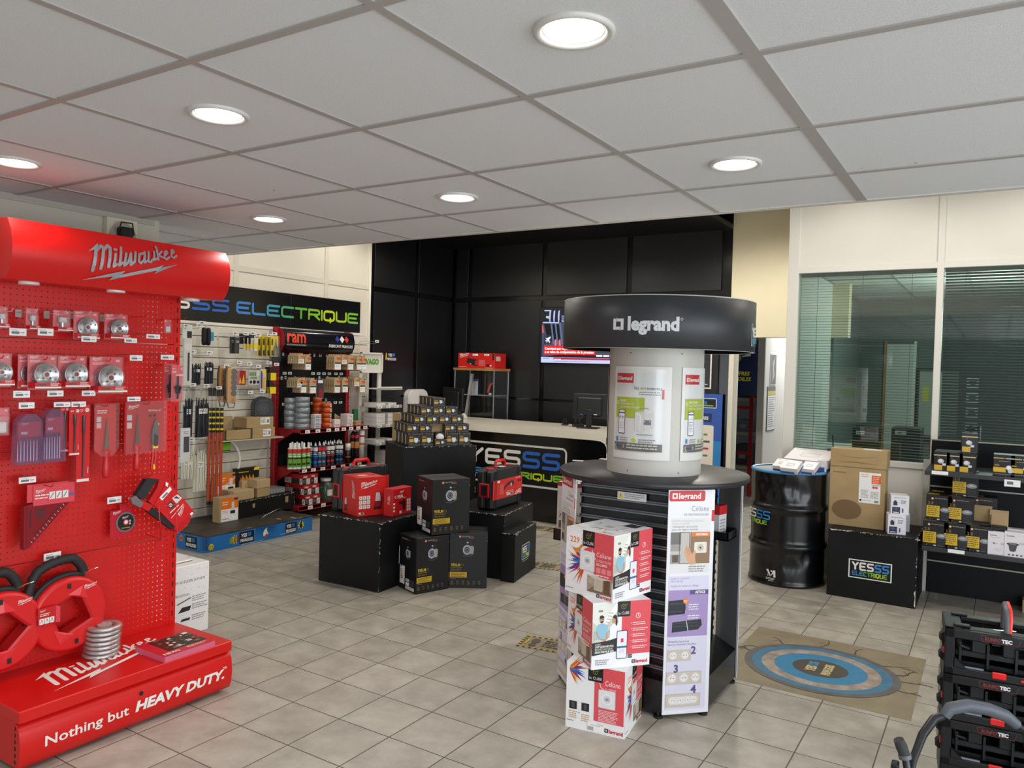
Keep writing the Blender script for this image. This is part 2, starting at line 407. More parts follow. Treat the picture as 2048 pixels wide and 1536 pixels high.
def price(b, x0, y0, x1, y1, seed=0, stripe=True):
    b.rect(x0, y0, x1, y1, WPAPER); w, h = x1-x0, y1-y0
    b.rect(x0+w*.1, y0+h*.22, x0+w*.58, y0+h*.58, S('#70727a', .5)); b.rect(x0+w*.66, y0+h*.36, x0+w*.9, y0+h*.5, GTXT)
    b.rect(x0+w*.08, y0+h*.72, x0+w*.5, y0+h*.8, GTXT)

# ================================================================== THE ROOM
CZ = 2.341                                    # dropped ceiling
def floor_mat():
    m, nt, b, out = _new('floor_tiles')
    N = nt.nodes.new; L = nt.links.new
    tc = N('ShaderNodeTexCoord'); mp = N('ShaderNodeMapping'); mp.vector_type = 'POINT'
    mp.inputs['Location'].default_value = (2.470/.2983, -2.537/.2983, 0); mp.inputs['Scale'].default_value = (1/.2983, 1/.2983, 1)
    L(tc.outputs['Object'], mp.inputs['Vector'])
    fr = N('ShaderNodeVectorMath'); fr.operation = 'FRACTION'; L(mp.outputs[0], fr.inputs[0])
    sb = N('ShaderNodeVectorMath'); sb.operation = 'SUBTRACT'; sb.inputs[1].default_value = (.5, .5, .5); L(fr.outputs[0], sb.inputs[0])
    ab = N('ShaderNodeVectorMath'); ab.operation = 'ABSOLUTE'; L(sb.outputs[0], ab.inputs[0])
    sp = N('ShaderNodeSeparateXYZ'); L(ab.outputs[0], sp.inputs[0])
    mx = N('ShaderNodeMath'); mx.operation = 'MAXIMUM'; L(sp.outputs[0], mx.inputs[0]); L(sp.outputs[1], mx.inputs[1])
    gr = N('ShaderNodeMapRange'); gr.inputs[1].default_value = .4885; gr.inputs[2].default_value = .4935; L(mx.outputs[0], gr.inputs[0])
    fl = N('ShaderNodeVectorMath'); fl.operation = 'FLOOR'; L(mp.outputs[0], fl.inputs[0])
    wn = N('ShaderNodeTexWhiteNoise'); L(fl.outputs[0], wn.inputs['Vector'])
    off = N('ShaderNodeVectorMath'); off.operation = 'MULTIPLY_ADD'; off.inputs[1].default_value = (9, 9, 9)
    L(wn.outputs['Color'], off.inputs[0]); L(tc.outputs['Object'], off.inputs[2])
    n = N('ShaderNodeTexNoise'); n.inputs['Scale'].default_value = 7; n.inputs['Detail'].default_value = 6; n.inputs['Roughness'].default_value = .62; L(off.outputs[0], n.inputs['Vector'])
    rp = N('ShaderNodeValToRGB'); rp.color_ramp.elements[0].position = .33; rp.color_ramp.elements[0].color = lin('#9d968a')
    rp.color_ramp.elements[1].position = .68; rp.color_ramp.elements[1].color = lin('#bab3a7'); L(n.outputs['Fac'], rp.inputs[0])
    tint = N('ShaderNodeMix'); tint.data_type = 'RGBA'; tint.blend_type = 'MULTIPLY'; tint.inputs[0].default_value = 1
    tr = N('ShaderNodeMapRange'); tr.inputs[3].default_value = .92; tr.inputs[4].default_value = 1.04; L(wn.outputs['Value'], tr.inputs[0])
    L(rp.outputs[0], tint.inputs[6]); L(tr.outputs[0], tint.inputs[7])
    mix = N('ShaderNodeMix'); mix.data_type = 'RGBA'; L(gr.outputs[0], mix.inputs[0]); L(tint.outputs[2], mix.inputs[6]); mix.inputs[7].default_value = lin('#5d534b')
    L(mix.outputs[2], b.inputs['Base Color'])
    rr = N('ShaderNodeMapRange'); rr.inputs[3].default_value = .30; rr.inputs[4].default_value = .46; L(n.outputs['Fac'], rr.inputs[0])
    rm = N('ShaderNodeMath'); rm.operation = 'MULTIPLY_ADD'; rm.inputs[1].default_value = .4; L(gr.outputs[0], rm.inputs[0]); L(rr.outputs[0], rm.inputs[2]); L(rm.outputs[0], b.inputs['Roughness'])
    bp = N('ShaderNodeBump'); bp.invert = True; bp.inputs['Strength'].default_value = .5; bp.inputs['Distance'].default_value = .002; L(gr.outputs[0], bp.inputs['Height']); L(bp.outputs[0], b.inputs['Normal'])
    return m
def ceiling_mat():
    m, nt, b, out = _new('ceiling_tiles')
    N = nt.nodes.new; L = nt.links.new
    tc = N('ShaderNodeTexCoord'); n = N('ShaderNodeTexNoise'); n.inputs['Scale'].default_value = 220; n.inputs['Detail'].default_value = 3; L(tc.outputs['Object'], n.inputs['Vector'])
    rp = N('ShaderNodeValToRGB'); rp.color_ramp.elements[0].position = .3; rp.color_ramp.elements[0].color = lin('#d0d3d6'); rp.color_ramp.elements[1].position = .7; rp.color_ramp.elements[1].color = lin('#d9dcdf'); L(n.outputs[0], rp.inputs[0])
    # a few dark specks
    v = N('ShaderNodeTexVoronoi'); v.inputs['Scale'].default_value = 3.2; L(tc.outputs['Object'], v.inputs['Vector'])
    mr = N('ShaderNodeMapRange'); mr.inputs[1].default_value = .012; mr.inputs[2].default_value = .02; mr.inputs[3].default_value = .25; mr.inputs[4].default_value = 1; L(v.outputs['Distance'], mr.inputs[0])
    mx = N('ShaderNodeMix'); mx.data_type = 'RGBA'; mx.blend_type = 'MULTIPLY'; mx.inputs[0].default_value = 1; L(rp.outputs[0], mx.inputs[6]); L(mr.outputs[0], mx.inputs[7])
    L(mx.outputs[2], b.inputs['Base Color']); b.inputs['Roughness'].default_value = .85
    bp = N('ShaderNodeBump'); bp.inputs['Strength'].default_value = .35; bp.inputs['Distance'].default_value = .002; L(n.outputs[0], bp.inputs['Height']); L(bp.outputs[0], b.inputs['Normal'])
    return m
b = B(); b.box(-9, -2.7, -.06, 4, 16, 0, floor_mat()); struct('floor', b)
# dropped ceiling: tiles laid in a grid of T-bars, 0.6 m
GX0, GY0, GT = -1.700, 1.183, .6012
CT = ceiling_mat(); BAR = S('#a5a29e', .5)
b = B(); b.box(-7.2, -2.7, CZ, 3.6, 3.46, CZ+.05, CT)
b.box(-7.2, 3.44, CZ+.05, 3.6, 3.47, 3.56, S('#d8d4ca', .7))
b.box(-7.2, 3.46, CZ-.004, 3.6, 3.5, CZ+.05, S('#cfccc4', .45))
for i in range(-9, 10):
    x = GX0+i*GT
    if -7.2 < x < 3.5: b.box(x-(.019 if i == 2 else .012), -2.7, CZ-.004, x+(.019 if i == 2 else .012), 3.46, CZ+.01, BAR)
for j in range(-6, 5):
    y = GY0+j*GT
    if -2.6 < y < 3.45: b.box(-7.2, y-.012, CZ-.0042, 3.6, y+.012, CZ+.01, BAR)
struct('ceiling', b)
HZ = 3.42
b = B(); b.box(-7, 3.47, HZ, 3.6, 16, HZ+.06, S('#8f8c86', .8)); struct('ceiling_high', b)
WALLW = noisy('wall_panel_white', '#dcd5c4', '#e3dccc', 2, .42)
BATT = S('#d9d2c1', .4)
def vbatten(b, x0, x1, y0, y1, z0, z1): b.box(x0, y0, z0, x1, y1, z1, BATT, .003)
# left wall (white panels with battens), black panels beyond
b = B(); b.box(-6.4, -2.7, 0, -6.3, 6.82, HZ, WALLW)
for y in (.5, 1.7, 2.9, 3.75, 4.93, 6.12): b.box(-6.3, y-.03, 0, -6.292, y+.03, HZ, BATT, .003)
b.box(-6.3, -2.7, 2.475, -6.291, 6.79, 2.535, BATT, .003)
b.box(-6.3, 6.79, 0, -6.285, 6.825, HZ, S('#efe9da', .4))
struct('wall_left', b)
BP = S('#0d0d0f', .42, 0, .6); BS = S('#040405', .22, 0, .6)
def black_wall(b, horiz, a0, a1, joints, pos):
    """panels with sunk strips between them"""
    ed = [a0]+[q for j in joints for q in (j-.035, j+.035)]+[a1]
    for k in range(0, len(ed), 2):
        for z0, z1 in ((0, 1.2), (1.23, 2.47), (2.53, 3.2)):
            if horiz: b.box(ed[k], pos, z0, ed[k+1], pos+.02, z1, BP, .002)
            else: b.box(pos-.02, ed[k], z0, pos, ed[k+1], z1, BP, .002)
b = B(); b.box(-6.4, 6.83, 0, -6.32, 8.6, HZ, BS); black_wall(b, False, 6.90, 8.45, [7.69], -6.30); struct('wall_left_black', b)
b = B(); b.box(-6.3, 8.475, 0, -2.5, 8.6, HZ, BS); black_wall(b, True, -6.24, -2.62, [-6.02, -4.875, -3.72], 8.455); b.box(-2.60, 8.44, 0, -2.50, 8.47, 3.2, BS, .003)
struct('wall_back_black', b)
b = B(); b.box(-6.3, 6.95, 3.19, -2.5, 8.6, 3.24, S('#08080a', .5)); struct('ceiling_black', b)
# cream header over the way to the store room, and its frame
CREAM = noisy('cream_paint', '#ddd2b2', '#e2d8bb', 1.5, .6)
b = B(); b.box(-2.50, 8.44, 2.01, -1.3, 8.6, HZ, CREAM); struct('wall_header', b)
b = B(); b.box(-2.50, 8.43, 0, -2.445, 8.62, 2.01, S('#ded8c8', .5), .003); struct('trim_1', b)
# store room beyond
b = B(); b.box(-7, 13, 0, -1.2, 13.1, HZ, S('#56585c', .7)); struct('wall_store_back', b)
b = B(); b.box(-2.50, 9.72, 0, -2.43, 12.1, 2.6, S('#e3e1da', .5)); b.box(-2.505, 9.68, 0, -2.425, 9.72, 2.6, S('#b9b6b0', .5), .003); struct('wall_passage', b)
b = B(); b.box(-2.5, 12.1, 0, -1.3, 12.2, 2.9, S('#e3e0d8', .5)); struct('wall_passage_end', b)
# right wall: glazed partition of two bays, Y = 6.7
WF = noisy('partition_panel', '#d9d5cb', '#dedad0', 2, .45); FR = S('#dcd9d0', .4)
WY = 6.7
b = B()
b.box(-1.45, WY, 0, 3.5, WY+.06, .955, WF); b.box(-1.45, WY, 2.465, 3.5, WY+.06, HZ, WF)
for x0, x1 in ((-1.51, -1.425), (-.418, -.372), (.66, .71), (1.75, 1.8), (2.85, 2.9)): b.box(x0, WY-.0125, 0, x1, WY+.065, HZ, FR, .003)
b.box(-1.43, WY-.012, .915, 3.5, WY+.065, .962, FR, .003); b.box(-1.43, WY-.012, 2.455, 3.5, WY+.065, 2.505, FR, .003)
b.box(-1.43, WY-.006, 0, 3.5, WY, .09, FR)
struct('wall_right', b)
WINX = [(-1.425, -.418), (-.372, .66), (.71, 1.75)]
SLAT = S('#59625f', .5); SLATB = S('#4a525a', .45)
for k, (x0, x1) in enumerate(WINX):
    b = B(); b.box(x0, WY+.02, .962, x1, WY+.026, 2.455, GLASS); struct('window_%d' % (k+1), b)
    b = B()
    tilt = (radians(8), radians(50), radians(50))[k]; n = 66; sm = SLAT if k == 0 else SLATB
    for i in range(n):
        z = .985+i*1.455/(n-1); c, s_ = .0115*cos(tilt), .0115*sin(tilt)
        b.add([(x0+.01, WY+.075-c, z-s_), (x1-.01, WY+.075-c, z-s_), (x1-.01, WY+.075, z+.002), (x0+.01, WY+.075, z+.002), (x1-.01, WY+.075+c, z+s_), (x0+.01, WY+.075+c, z+s_)], [(0, 1, 2, 3), (3, 2, 4, 5)], sm, True)
    e = empty('venetian_blind', ['venetian blind with open slats behind the window above the oil drum', 'grey half-closed venetian blind behind the window above the black shelving', 'grey venetian blind in the window bay farther right along the partition'][k], 'blind', (0, 0, 0))
    b.build('slats', e)
    b = B(); b.box(x0+.005, WY+.06, 2.43, x1-.005, WY+.095, 2.462, S('#7b8383', .5), .003); b.build('head_rail', e)
    for fx in (.14, .48, .83):
        b = B(); xx = x0+(x1-x0)*fx; b.box(xx-.0012, WY+.058, .97, xx+.0012, WY+.06, 2.44, S('#3c4644', .6)); b.build('ladder_cord', e)
# office behind the glass
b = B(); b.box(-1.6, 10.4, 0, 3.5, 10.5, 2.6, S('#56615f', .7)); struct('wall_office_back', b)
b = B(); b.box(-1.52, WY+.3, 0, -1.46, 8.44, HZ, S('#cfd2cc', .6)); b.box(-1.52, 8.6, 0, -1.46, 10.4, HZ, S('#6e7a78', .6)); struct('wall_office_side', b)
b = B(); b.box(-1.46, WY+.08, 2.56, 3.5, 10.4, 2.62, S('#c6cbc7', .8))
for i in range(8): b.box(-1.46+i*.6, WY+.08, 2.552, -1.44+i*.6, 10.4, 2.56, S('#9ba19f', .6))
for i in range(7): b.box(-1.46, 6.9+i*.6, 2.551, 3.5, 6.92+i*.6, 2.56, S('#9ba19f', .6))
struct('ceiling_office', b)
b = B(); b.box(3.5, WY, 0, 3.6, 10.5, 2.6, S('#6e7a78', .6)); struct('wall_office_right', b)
# partition (column) behind the red stand, right-hand room wall behind the camera's right
b = B(); b.box(-3.93, -2.7, 0, -3.83, 2.5, CZ, S('#b9b5a6', .7)); b.box(-3.83, -2.7, CZ-.03, -3.822, 2.47, CZ-.004, S('#a8a498', .5)); struct('wall_partition', b)
b = B(); b.box(3.6, 3.6, 0, 3.7, 16, HZ, WF); struct('wall_far_right', b)
for zz, nm in ((0, 'wall_shopfront_blocker'), ):
    b = B(); b.box(-7.2, -2.75, 0, 3.7, -2.7, .15, S('#7d7f80', .5)); b.box(-7.2, -2.75, 2.3, 3.7, -2.7, 3.5, S('#7d7f80', .5)); b.box(-3.4, -2.75, .15, 1.1, -2.7, 2.3, S('#6a6661', .6)); struct(nm, b)  # unseen dark middle panel, added to keep the partition window's reflections dark

# ------------------------------------------------------------------ recessed lights in the dropped ceiling
def downlight():
    e = empty('recessed_downlight', '', 'ceiling light')
    b = B(); b.lathe([(.064, .012), (.070, .0), (.074, -.004), (.083, -.006), (.089, -.002), (.089, .004)], S('#cbc9c4', .35), 40); b.build('trim_ring', e)
    b = B(); b.cyl(0, 0, .004, .012, .066, EM('#fffdf8', 9.0), 40); b.build('diffuser', e)
    return e
DL = [(-.800, 1.484, 'round recessed light, largest one, at the top of the photo'), (-1.99, 1.484, 'round recessed light between the top one and the one at the left edge'),
      (-3.19, 1.484, 'round recessed light at the left edge, above the red stand'), (-2.0, 2.70, 'round recessed light above the black back wall, in the middle'),
      (-3.195, 2.695, 'small round recessed light above the white wall, lowest on the left'), (-.797, 2.686, 'round recessed light on the right, above the legrand display')]
DL[5] = (-.797, 2.686, 'round recessed light on the right, above the round display stand')
d0 = downlight()
for i, (x, y, lb) in enumerate(DL):
    if i == 0: d0.location = (x, y, CZ-.004); d0['label'] = lb
    else: dup(d0, (x, y, CZ-.004), label=lb)
# lights of the high ceiling, seen only as reflections and glow
def high_lamp():
    b = B(); b.lathe([(.058, .01), (.07, 0), (.085, .0), (.085, .012)], S('#cbc9c4', .35), 28); b.cyl(0, 0, .004, .012, .06, EM('#ffe9cc', 5.0), 28)
    return b
pl_ = bpy.data.lights.new('passage_fill_light', 'AREA'); pl_.size = .5; pl_.energy = 60; po = bpy.data.objects.new('passage_fill_light', pl_); COL.objects.link(po); po.location = (-1.95, 10.9, 2.9)  # fill lamp added to brighten the passage wall, no fixture
for x, y in ((-.8, .28), (-2.0, .28), (-3.2, .28), (.4, .28), (.4, 1.48), (.4, 2.69), (1.6, 1.48), (1.6, .28), (-.8, -.92), (.4, -.92), (-2., -.92)):
    dup(d0, (x, y, CZ-.004), label='round recessed light of the dropped ceiling, outside the view', group='recessed lights outside the view')
    spot('downlight_beam', (x, y, CZ-.02), 11, (1, .985, .96), radians(150), .9, .06)
for x, y, lb in DL: spot('downlight_beam', (x, y, CZ-.02), 11, (1, .98, .95), radians(150), .9, .06)
hl = None
for n, (x, y, hw) in enumerate(HIGH_LIGHTS):
    z = 3.165 if (y > 7 and x < -2.5) else HZ-.02
    lb = 'round downlight in the high ceiling behind the dropped ceiling'
    if hl is None: hl = tag(high_lamp().build('high_downlight', None, (x, y, z)), lb, 'ceiling light', 'downlights of the high ceiling')
    else: dup(hl, (x, y, z))

# ================================================================== RED TOOL STAND (left)
def wpart(b, name, parent, label=None):
    """part built in world coordinates under an unrotated thing"""
    o = b.build(name, parent); o.location = -parent.location
    if label: o['label'] = label
    return o
PX = -3.545
def peg_mat():
    m, nt, b, out = _new('red_pegboard')
    N = nt.nodes.new; L = nt.links.new
    tc = N('ShaderNodeTexCoord'); mp = N('ShaderNodeMapping'); mp.inputs['Scale'].default_value = (1, 40, 40); L(tc.outputs['Object'], mp.inputs[0])
    fr = N('ShaderNodeVectorMath'); fr.operation = 'FRACTION'; L(mp.outputs[0], fr.inputs[0])
    sb = N('ShaderNodeVectorMath'); sb.operation = 'SUBTRACT'; sb.inputs[1].default_value = (.5, .5, .5); L(fr.outputs[0], sb.inputs[0])
    ab = N('ShaderNodeVectorMath'); ab.operation = 'ABSOLUTE'; L(sb.outputs[0], ab.inputs[0])
    sp = N('ShaderNodeSeparateXYZ'); L(ab.outputs[0], sp.inputs[0])
    mx = N('ShaderNodeMath'); mx.operation = 'MAXIMUM'; L(sp.outputs[1], mx.inputs[0]); L(sp.outputs[2], mx.inputs[1])
    lt = N('ShaderNodeMath'); lt.operation = 'LESS_THAN'; lt.inputs[1].default_value = .105; L(mx.outputs[0], lt.inputs[0])
    b.inputs['Base Color'].default_value = lin('#cf1310'); b.inputs['Roughness'].default_value = .38
    t = N('ShaderNodeBsdfTransparent'); ms = N('ShaderNodeMixShader'); L(lt.outputs[0], ms.inputs[0]); L(b.outputs[0], ms.inputs[1]); L(t.outputs[0], ms.inputs[2]); L(ms.outputs[0], out.inputs[0])
    return m
PEG = peg_mat()
T = empty('tool_display_stand', 'red tool display stand with pegboard, curved header and low base', 'display stand', (-3.40, 1.97, 0))
for z0, z1 in ((.25, .703), (.707, 1.192), (1.196, 1.677), (1.681, 1.93)):
    b = B(); b.add([(PX, 1.44, z0), (PX, 2.405, z0), (PX, 2.405, z1), (PX, 1.44, z1)], [(0, 1, 2, 3)], PEG)
    b.box(PX-.012, 1.44, z0, PX-.0005, 2.405, z0+.012, RED); b.box(PX-.012, 1.44, z1-.012, PX-.0005, 2.405, z1, RED); wpart(b, 'peg_panel', T)
for y0 in (1.405, 2.406):
    b = B(); b.box(-3.60, y0, .03, PX+.002, y0+.035, 2.12, RED, .002)
    b.on((PX+.002, y0, 0), (0, 1, 0), (0, 0, 1))
    for k in range(33): b.rect(.013, .29+k*.05, .019, .318+k*.05, S('#1c0505', .6))
    wpart(b, 'upright', T)
HP = [(-3.30, 1.905), (-3.275, 1.93), (-3.258, 1.96), (-3.248, 1.995), (-3.245, 2.03), (-3.249, 2.065), (-3.259, 2.10), (-3.285, 2.142)]
def hx(z):
    for (xa, za), (xb, zb) in zip(HP, HP[1:]):
        if z <= zb: return xa+(xb-xa)*(z-za)/(zb-za)
    return HP[-1][0]
b = B(); b.M = Matrix(((1, 0, 0, 0), (0, 0, 1, 0), (0, 1, 0, 0), (0, 0, 0, 1)))
prof = [(-3.60, 1.915)]+HP+[(-3.60, 2.165)]
pr = [(x, z) for x, z in prof]; n = len(pr); y0, y1 = 1.503, 2.507
b.M = Matrix.Identity(4)
vs = [(x, y0, z) for x, z in pr]+[(x, y1, z) for x, z in pr]
b.add(vs, [tuple(range(n)), tuple(range(2*n-1, n-1, -1))], RED)
b.add(vs, [(i, n+i, n+(i+1) % n, (i+1) % n) for i in range(1, n-2)], RED, True)
b.add(vs, [(i, n+i, n+(i+1) % n, (i+1) % n) for i in (0, n-2, n-1)], RED)
H = wpart(b, 'header', T)
b = B(); b.warp = lambda p: Vector((hx(p.z)+.003+p.x, p.y, p.z)); b.on((0, 0, 0), (0, 1, 0), (0, 0, 1)); b.lay = .002
script_logo(b, 1.785, 1.928, .425, S('#b9bcc2', .25, .6)); o = b.build('logo', H)
for u, v in ((58, 564), (232, 580), (383, 598)):
    p = atZ(u, v, 1.908); b = B(); b.M = Matrix.Translation((min(p.x, -3.335), p.y, 1.897)); b.cyl(0, 0, 0, .016, .038, S('#e9e6e2', .4), 24); wpart(b, 'puck_light', T)
# base
b = B(); b.box(-3.60, 1.487, .02, -3.135, 2.442, .2, RED, .003); b.box(-3.60, 1.481, .2, -3.100, 2.447, .2495, RED, .004)
for k in range(6): b.box(-3.137, 1.484, .04+k*.026, -3.128, 1.49, .054+k*.026, S('#3a0606', .6))
b.on((0, 0, .2495), (0, 1, 0), (-1, 0, 0))
pl, pr_ = atZ(107, 1383.4, .25), atZ(317.6, 1281, .25)
script_logo(b, pl.y, -pl.x, pr_.y-pl.y, WHITE); BASE = wpart(b, 'base', T)
b = B(); fp = [(-3.133, .014), (-3.115, .02), (-3.103, .05), (-3.097, .09), (-3.097, .12), (-3.103, .16), (-3.118, .193), (-3.133, .196)]
rows = [[(x, 1.485, z) for x, z in fp], [(x, 2.447, z) for x, z in fp]]
b.sheet([list(r) for r in zip(*rows)], RED); n = len(fp)
b.add([(x, y, z) for y in (1.485, 2.447) for x, z in fp], [tuple(range(n)), tuple(range(2*n-1, n-1, -1))], RED)
def fx(z):
    for (xa, za), (xb, zb) in zip(fp, fp[1:]):
        if z <= zb: return xa+(xb-xa)*(z-za)/(zb-za)
    return -3.13
FRONT = wpart(b, 'front_panel', T)
b = B(); b.warp = lambda p: Vector((fx(p.z)+.001+p.x, p.y, p.z)); b.on((0, 0, 0), (0, 1, 0), (0, 0, 1)); b.lay = .001
p = atX(89, 1488, -3.1); q = atX(262, 1424, -3.1); b.text('Nothing but', p.y, .082, .058, WHITE, bold=.015, fit=q.y-p.y-.012)
p = atX(270, 1420, -3.1); q = atX(447, 1352, -3.1); b.text('HEAVY DUTY.', p.y, .082, .060, WHITE, bold=.045, skew=.18, fit=q.y-p.y)
p = atX(449, 1340, -3.1); b.text('TM', q.y-.006, .125, .014, WHITE, bold=.02)
p = atX(283, 1375, -3.1); b.disc(p.y, .152, .0095, S('#140202', .6)); b.build('lettering', FRONT)
for x, y in ((-3.17, 1.52), (-3.17, 2.41), (-3.56, 1.52), (-3.56, 2.41)): b = B(); b.cyl(x, y, 0, .021, .018, BLACK, 14); wpart(b, 'foot', T)
# shelf labels clipped to the panel, and hooks
TAGS = [(19, 657, 53, 671), (76, 657, 107, 671), (163, 672, 193, 684), (249, 676, 274, 686), (293, 668, 320, 678), (27, 782, 60, 795), (95, 781, 127, 793), (164, 781, 191, 792), (260, 710, 285, 722), (322, 709, 348, 720), (38, 805, 69, 817), (108, 804, 141, 814), (143, 803, 172, 814), (255, 793, 281, 803), (38, 954, 72, 966), (215, 993, 243, 1007), (88, 1105, 122, 1120)]
for k, (u0, v0, u1, v1) in enumerate(TAGS):
    xp = -3.40 if k < 14 else (-3.47 if k < 16 else -3.50)
    a = atX(u0, (v0+v1)/2+.5, xp); c = atX(u1, (v0+v1)/2-.5, xp); h = (v1-v0-1)/FPX*3.6
    zc = (a.z+c.z)/2; t = B(); t.box(xp-.003, a.y, zc-h/2, xp, c.y, zc+h/2, WPAPER); t.on((xp, a.y, zc-h/2), (0, 1, 0), (0, 0, 1)); price(t, .001, .001, c.y-a.y-.001, h-.001)
    ym = (a.y+c.y)/2; t.M = Matrix.Identity(4)
    t.tube([(PX, ym, zc+h*.6), (xp-.002, ym, zc+h*.6), (xp-.002, ym, zc+h*.3)], .0016, STEEL, 6, False)
    wpart(t, 'price_tag', T)
def hook(y, z, x1, mat, double=False):
    t = B(); t.tube([(PX, y, z), (x1-.012, y, z), (x1, y, z+.012)], .0022, mat, 6); t.box(PX, y-.012, z-.02, PX+.003, y+.012, z+.012, mat); wpart(t, 'hook', T)
for u, v, xx in ((262, 634, -3.42), (318, 640, -3.33), (255, 720, -3.40), (322, 716, -3.40)):
    p = atX(u, v, PX); hook(p.y, p.z, xx, RED)
for u, v in ((15, 623), (64, 624), (121, 627), (171, 628), (232, 634), (-4, 716), (84, 719), (142, 718), (210, 722), (345, 731), (55, 823), (98, 820), (148, 815), (205, 812), (288, 808), (95, 972), (246, 1010)):
    p = atX(u, v, -3.43); hook(p.y, p.z, -3.385, LGREY if v < 700 else RED)

def cell(u0, v0, u1, v1, xp):
    um, vm = (u0+u1)/2, (v0+v1)/2
    a, c = atX(u0, vm, xp), atX(u1, vm, xp); t, d = atX(um, v0, xp), atX(um, v1, xp)
    return (a.y+c.y)/2, d.z, c.y-a.y, t.z-d.z       # centre Y, bottom z, width, height
def blister(w, h, d, kind, label, cat, loc, seed=0):
    """clam-shell pack; local front looks to -y, bottom centre at the origin"""
    e = empty('blister_pack', label, cat, loc, 90)
    b = B(); b.box(-w/2+.004, -.0016, .004, w/2-.004, 0, h-.004, PINK if kind != 'long' else TRED)
    b.on((-w/2, -.0016, 0), (1, 0, 0), (0, 0, 1)); script_logo(b, w*.08, h*.86, w*.3, WHITE); b.lines(w*.1, h*.83, w*.45, 2, h*.035, WHITE)
    b.rect(w*.78, h*.86, w*.9, h*.92, LGREY); b.disc(w*.5, h*.93, w*.05, S('#7c1218', .6), ry=h*.012); b.build('card', e)
    b = B()
    if kind == 'saw':
        r = min(w*.40, h*.34); zc = h*.44
        b.at((0, -.003, zc), rx=90); b.lathe([(r, 0), (r, d*.8), (r*.97, d*.85), (r*.95, d*.8), (0.001, d*.78)], STEEL, 36); b.on((0, -.003-d*.782, zc), (1, 0, 0), (0, 0, 1))
        b.disc(0, 0, r*.2, S('#8a2026', .5)); b.ring(0, 0, r*.2, r*.28, LGREY)
        for a in (45, 135, 225, 315): b.disc(r*.42*cos(radians(a)), r*.42*sin(radians(a)), r*.085, S('#4a2224', .5), 10)
        for a in (20, 60, 150, 200): b.disc(r*.78*cos(radians(a)), r*.78*sin(radians(a)), r*.09, S('#9a4146', .5), 10)
        b.build('hole_saw', e)
    elif kind == 'small':
        b.box(-w*.22, -d*.7, h*.42, w*.22, -.003, h*.68, LGREY, .004); b.at((0, -d*.36, h*.2)); b.cyl(0, 0, 0, h*.25, w*.1, STEEL, 14); b.build('cutter', e)
    elif kind == 'arbor':
        b.at((0, -d*.45, h*.08)); b.lathe([(.004, 0), (.004, h*.14), (.011, h*.15), (.013, h*.26), (.017, h*.28), (.017, h*.34), (.008, h*.36), (.004, h*.4), (.0035, h*.6), (.001, h*.65)], S('#2b2b2d', .35, .5), 16); b.build('arbor', e)
    elif kind == 'cup':
        b.box(-w*.3, -d*.8, h*.1, w*.3, -.004, h*.5, S('#cfc9c6', .4), .006); b.build('insert', e)
    b = B()
    if kind == 'saw':
        r = min(w*.43, h*.37); zc = h*.44
        b.at((0, -.002, zc), rx=90); b.lathe([(r, 0), (r*.98, d*.95), (r*.9, d), (.001, d)], CLEAR, 36)
        b.M = Matrix.Identity(4); b.box(-w/2, -.0065, 0, w/2, -.005, h, CLEAR)
    else:
        b.box(-w/2, -.0055, 0, w/2, -.0045, h, CLEAR); b.box(-w*.38, -d, h*.06, w*.38, -.0056, h*.74, CLEAR, .006)
    b.build('clear_shell', e)
    if kind in ('saw', 'small'):
        b = B(); y = -d-.0015
        b.add([(-w*.46, -.006, h*.06), (-w*.40, y, h*.06), (w*.46, y, h*.06), (w*.46, y, h*.22), (-w*.40, y, h*.22), (-w*.46, -.006, h*.22)], [(0, 1, 4, 5), (1, 2, 3, 4)], TRED)
        b.on((-w*.40, y, 0), (1, 0, 0), (0, 0, 1)); b.rect(0, h*.06, w*.86, h*.105, WHITE); b.rect(w*.12, h*.135, w*.36, h*.185, S('#5d5050', .5)); b.lines(w*.5, h*.2, w*.8, 3, h*.03, WHITE); b.build('label_band', e)
    return e
def place(u0, v0, u1, v1, xp, kind, d, label, cat='tool pack'):
    y, z, w, h = cell(u0, v0, u1, v1, xp); return blister(w, h, d, kind, label, cat, (xp, y, z))
place(-12, 613, 14, 657, -3.44, 'small', .03, 'small red cutter pack in the top row, at the left edge of the photo')
place(50, 616, 75, 661, -3.44, 'small', .03, 'narrow red cutter pack with a short silver bit, top row of the red panel')
place(104, 620, 139, 664, -3.44, 'small', .035, 'tilted small cutter pack between the narrow pack and the two disc packs, top row')
place(145, 622, 197, 680, -3.44, 'saw', .02, 'clear pack with a flat silver hole saw, left of the pair in the top row')
place(207, 628, 254, 680, -3.44, 'saw', .04, 'clear pack with a deep silver hole saw, rightmost big pack in the top row')
place(327, 638, 342, 667, -3.36, 'cup', .012, 'tiny red carded pack hanging alone at the top right of the red panel')
place(-32, 706, 22, 774, -3.44, 'saw', .04, 'hole saw pack cut off by the left edge of the photo, second row')
place(34, 709, 84, 777, -3.455, 'saw', .012, 'hole saw pack half hidden behind another one, second row of the red panel')
place(53, 709, 114, 780, -3.42, 'saw', .045, 'hole saw pack hanging in front of another one, second row, left of the middle')
place(114, 711, 172, 777, -3.43, 'saw', .045, 'hole saw pack with dark slots in its cup, second row, centre')
place(177, 713, 245, 788, -3.43, 'saw', .05, 'widest hole saw pack with a bright mirror-like cup, second row, right end')
place(326, 727, 350, 802, -3.42, 'arbor', .02, 'narrow red pack with black arbor bit, rear one of the pair at the panel edge')
place(341, 729, 366, 804, -3.36, 'arbor', .022, 'narrow red pack with black arbor bit, front one of the pair at the panel edge')
place(-24, 815, 18, 872, -3.44, 'cup', .03, 'clear domed pack cut off by the left edge of the photo, third row')
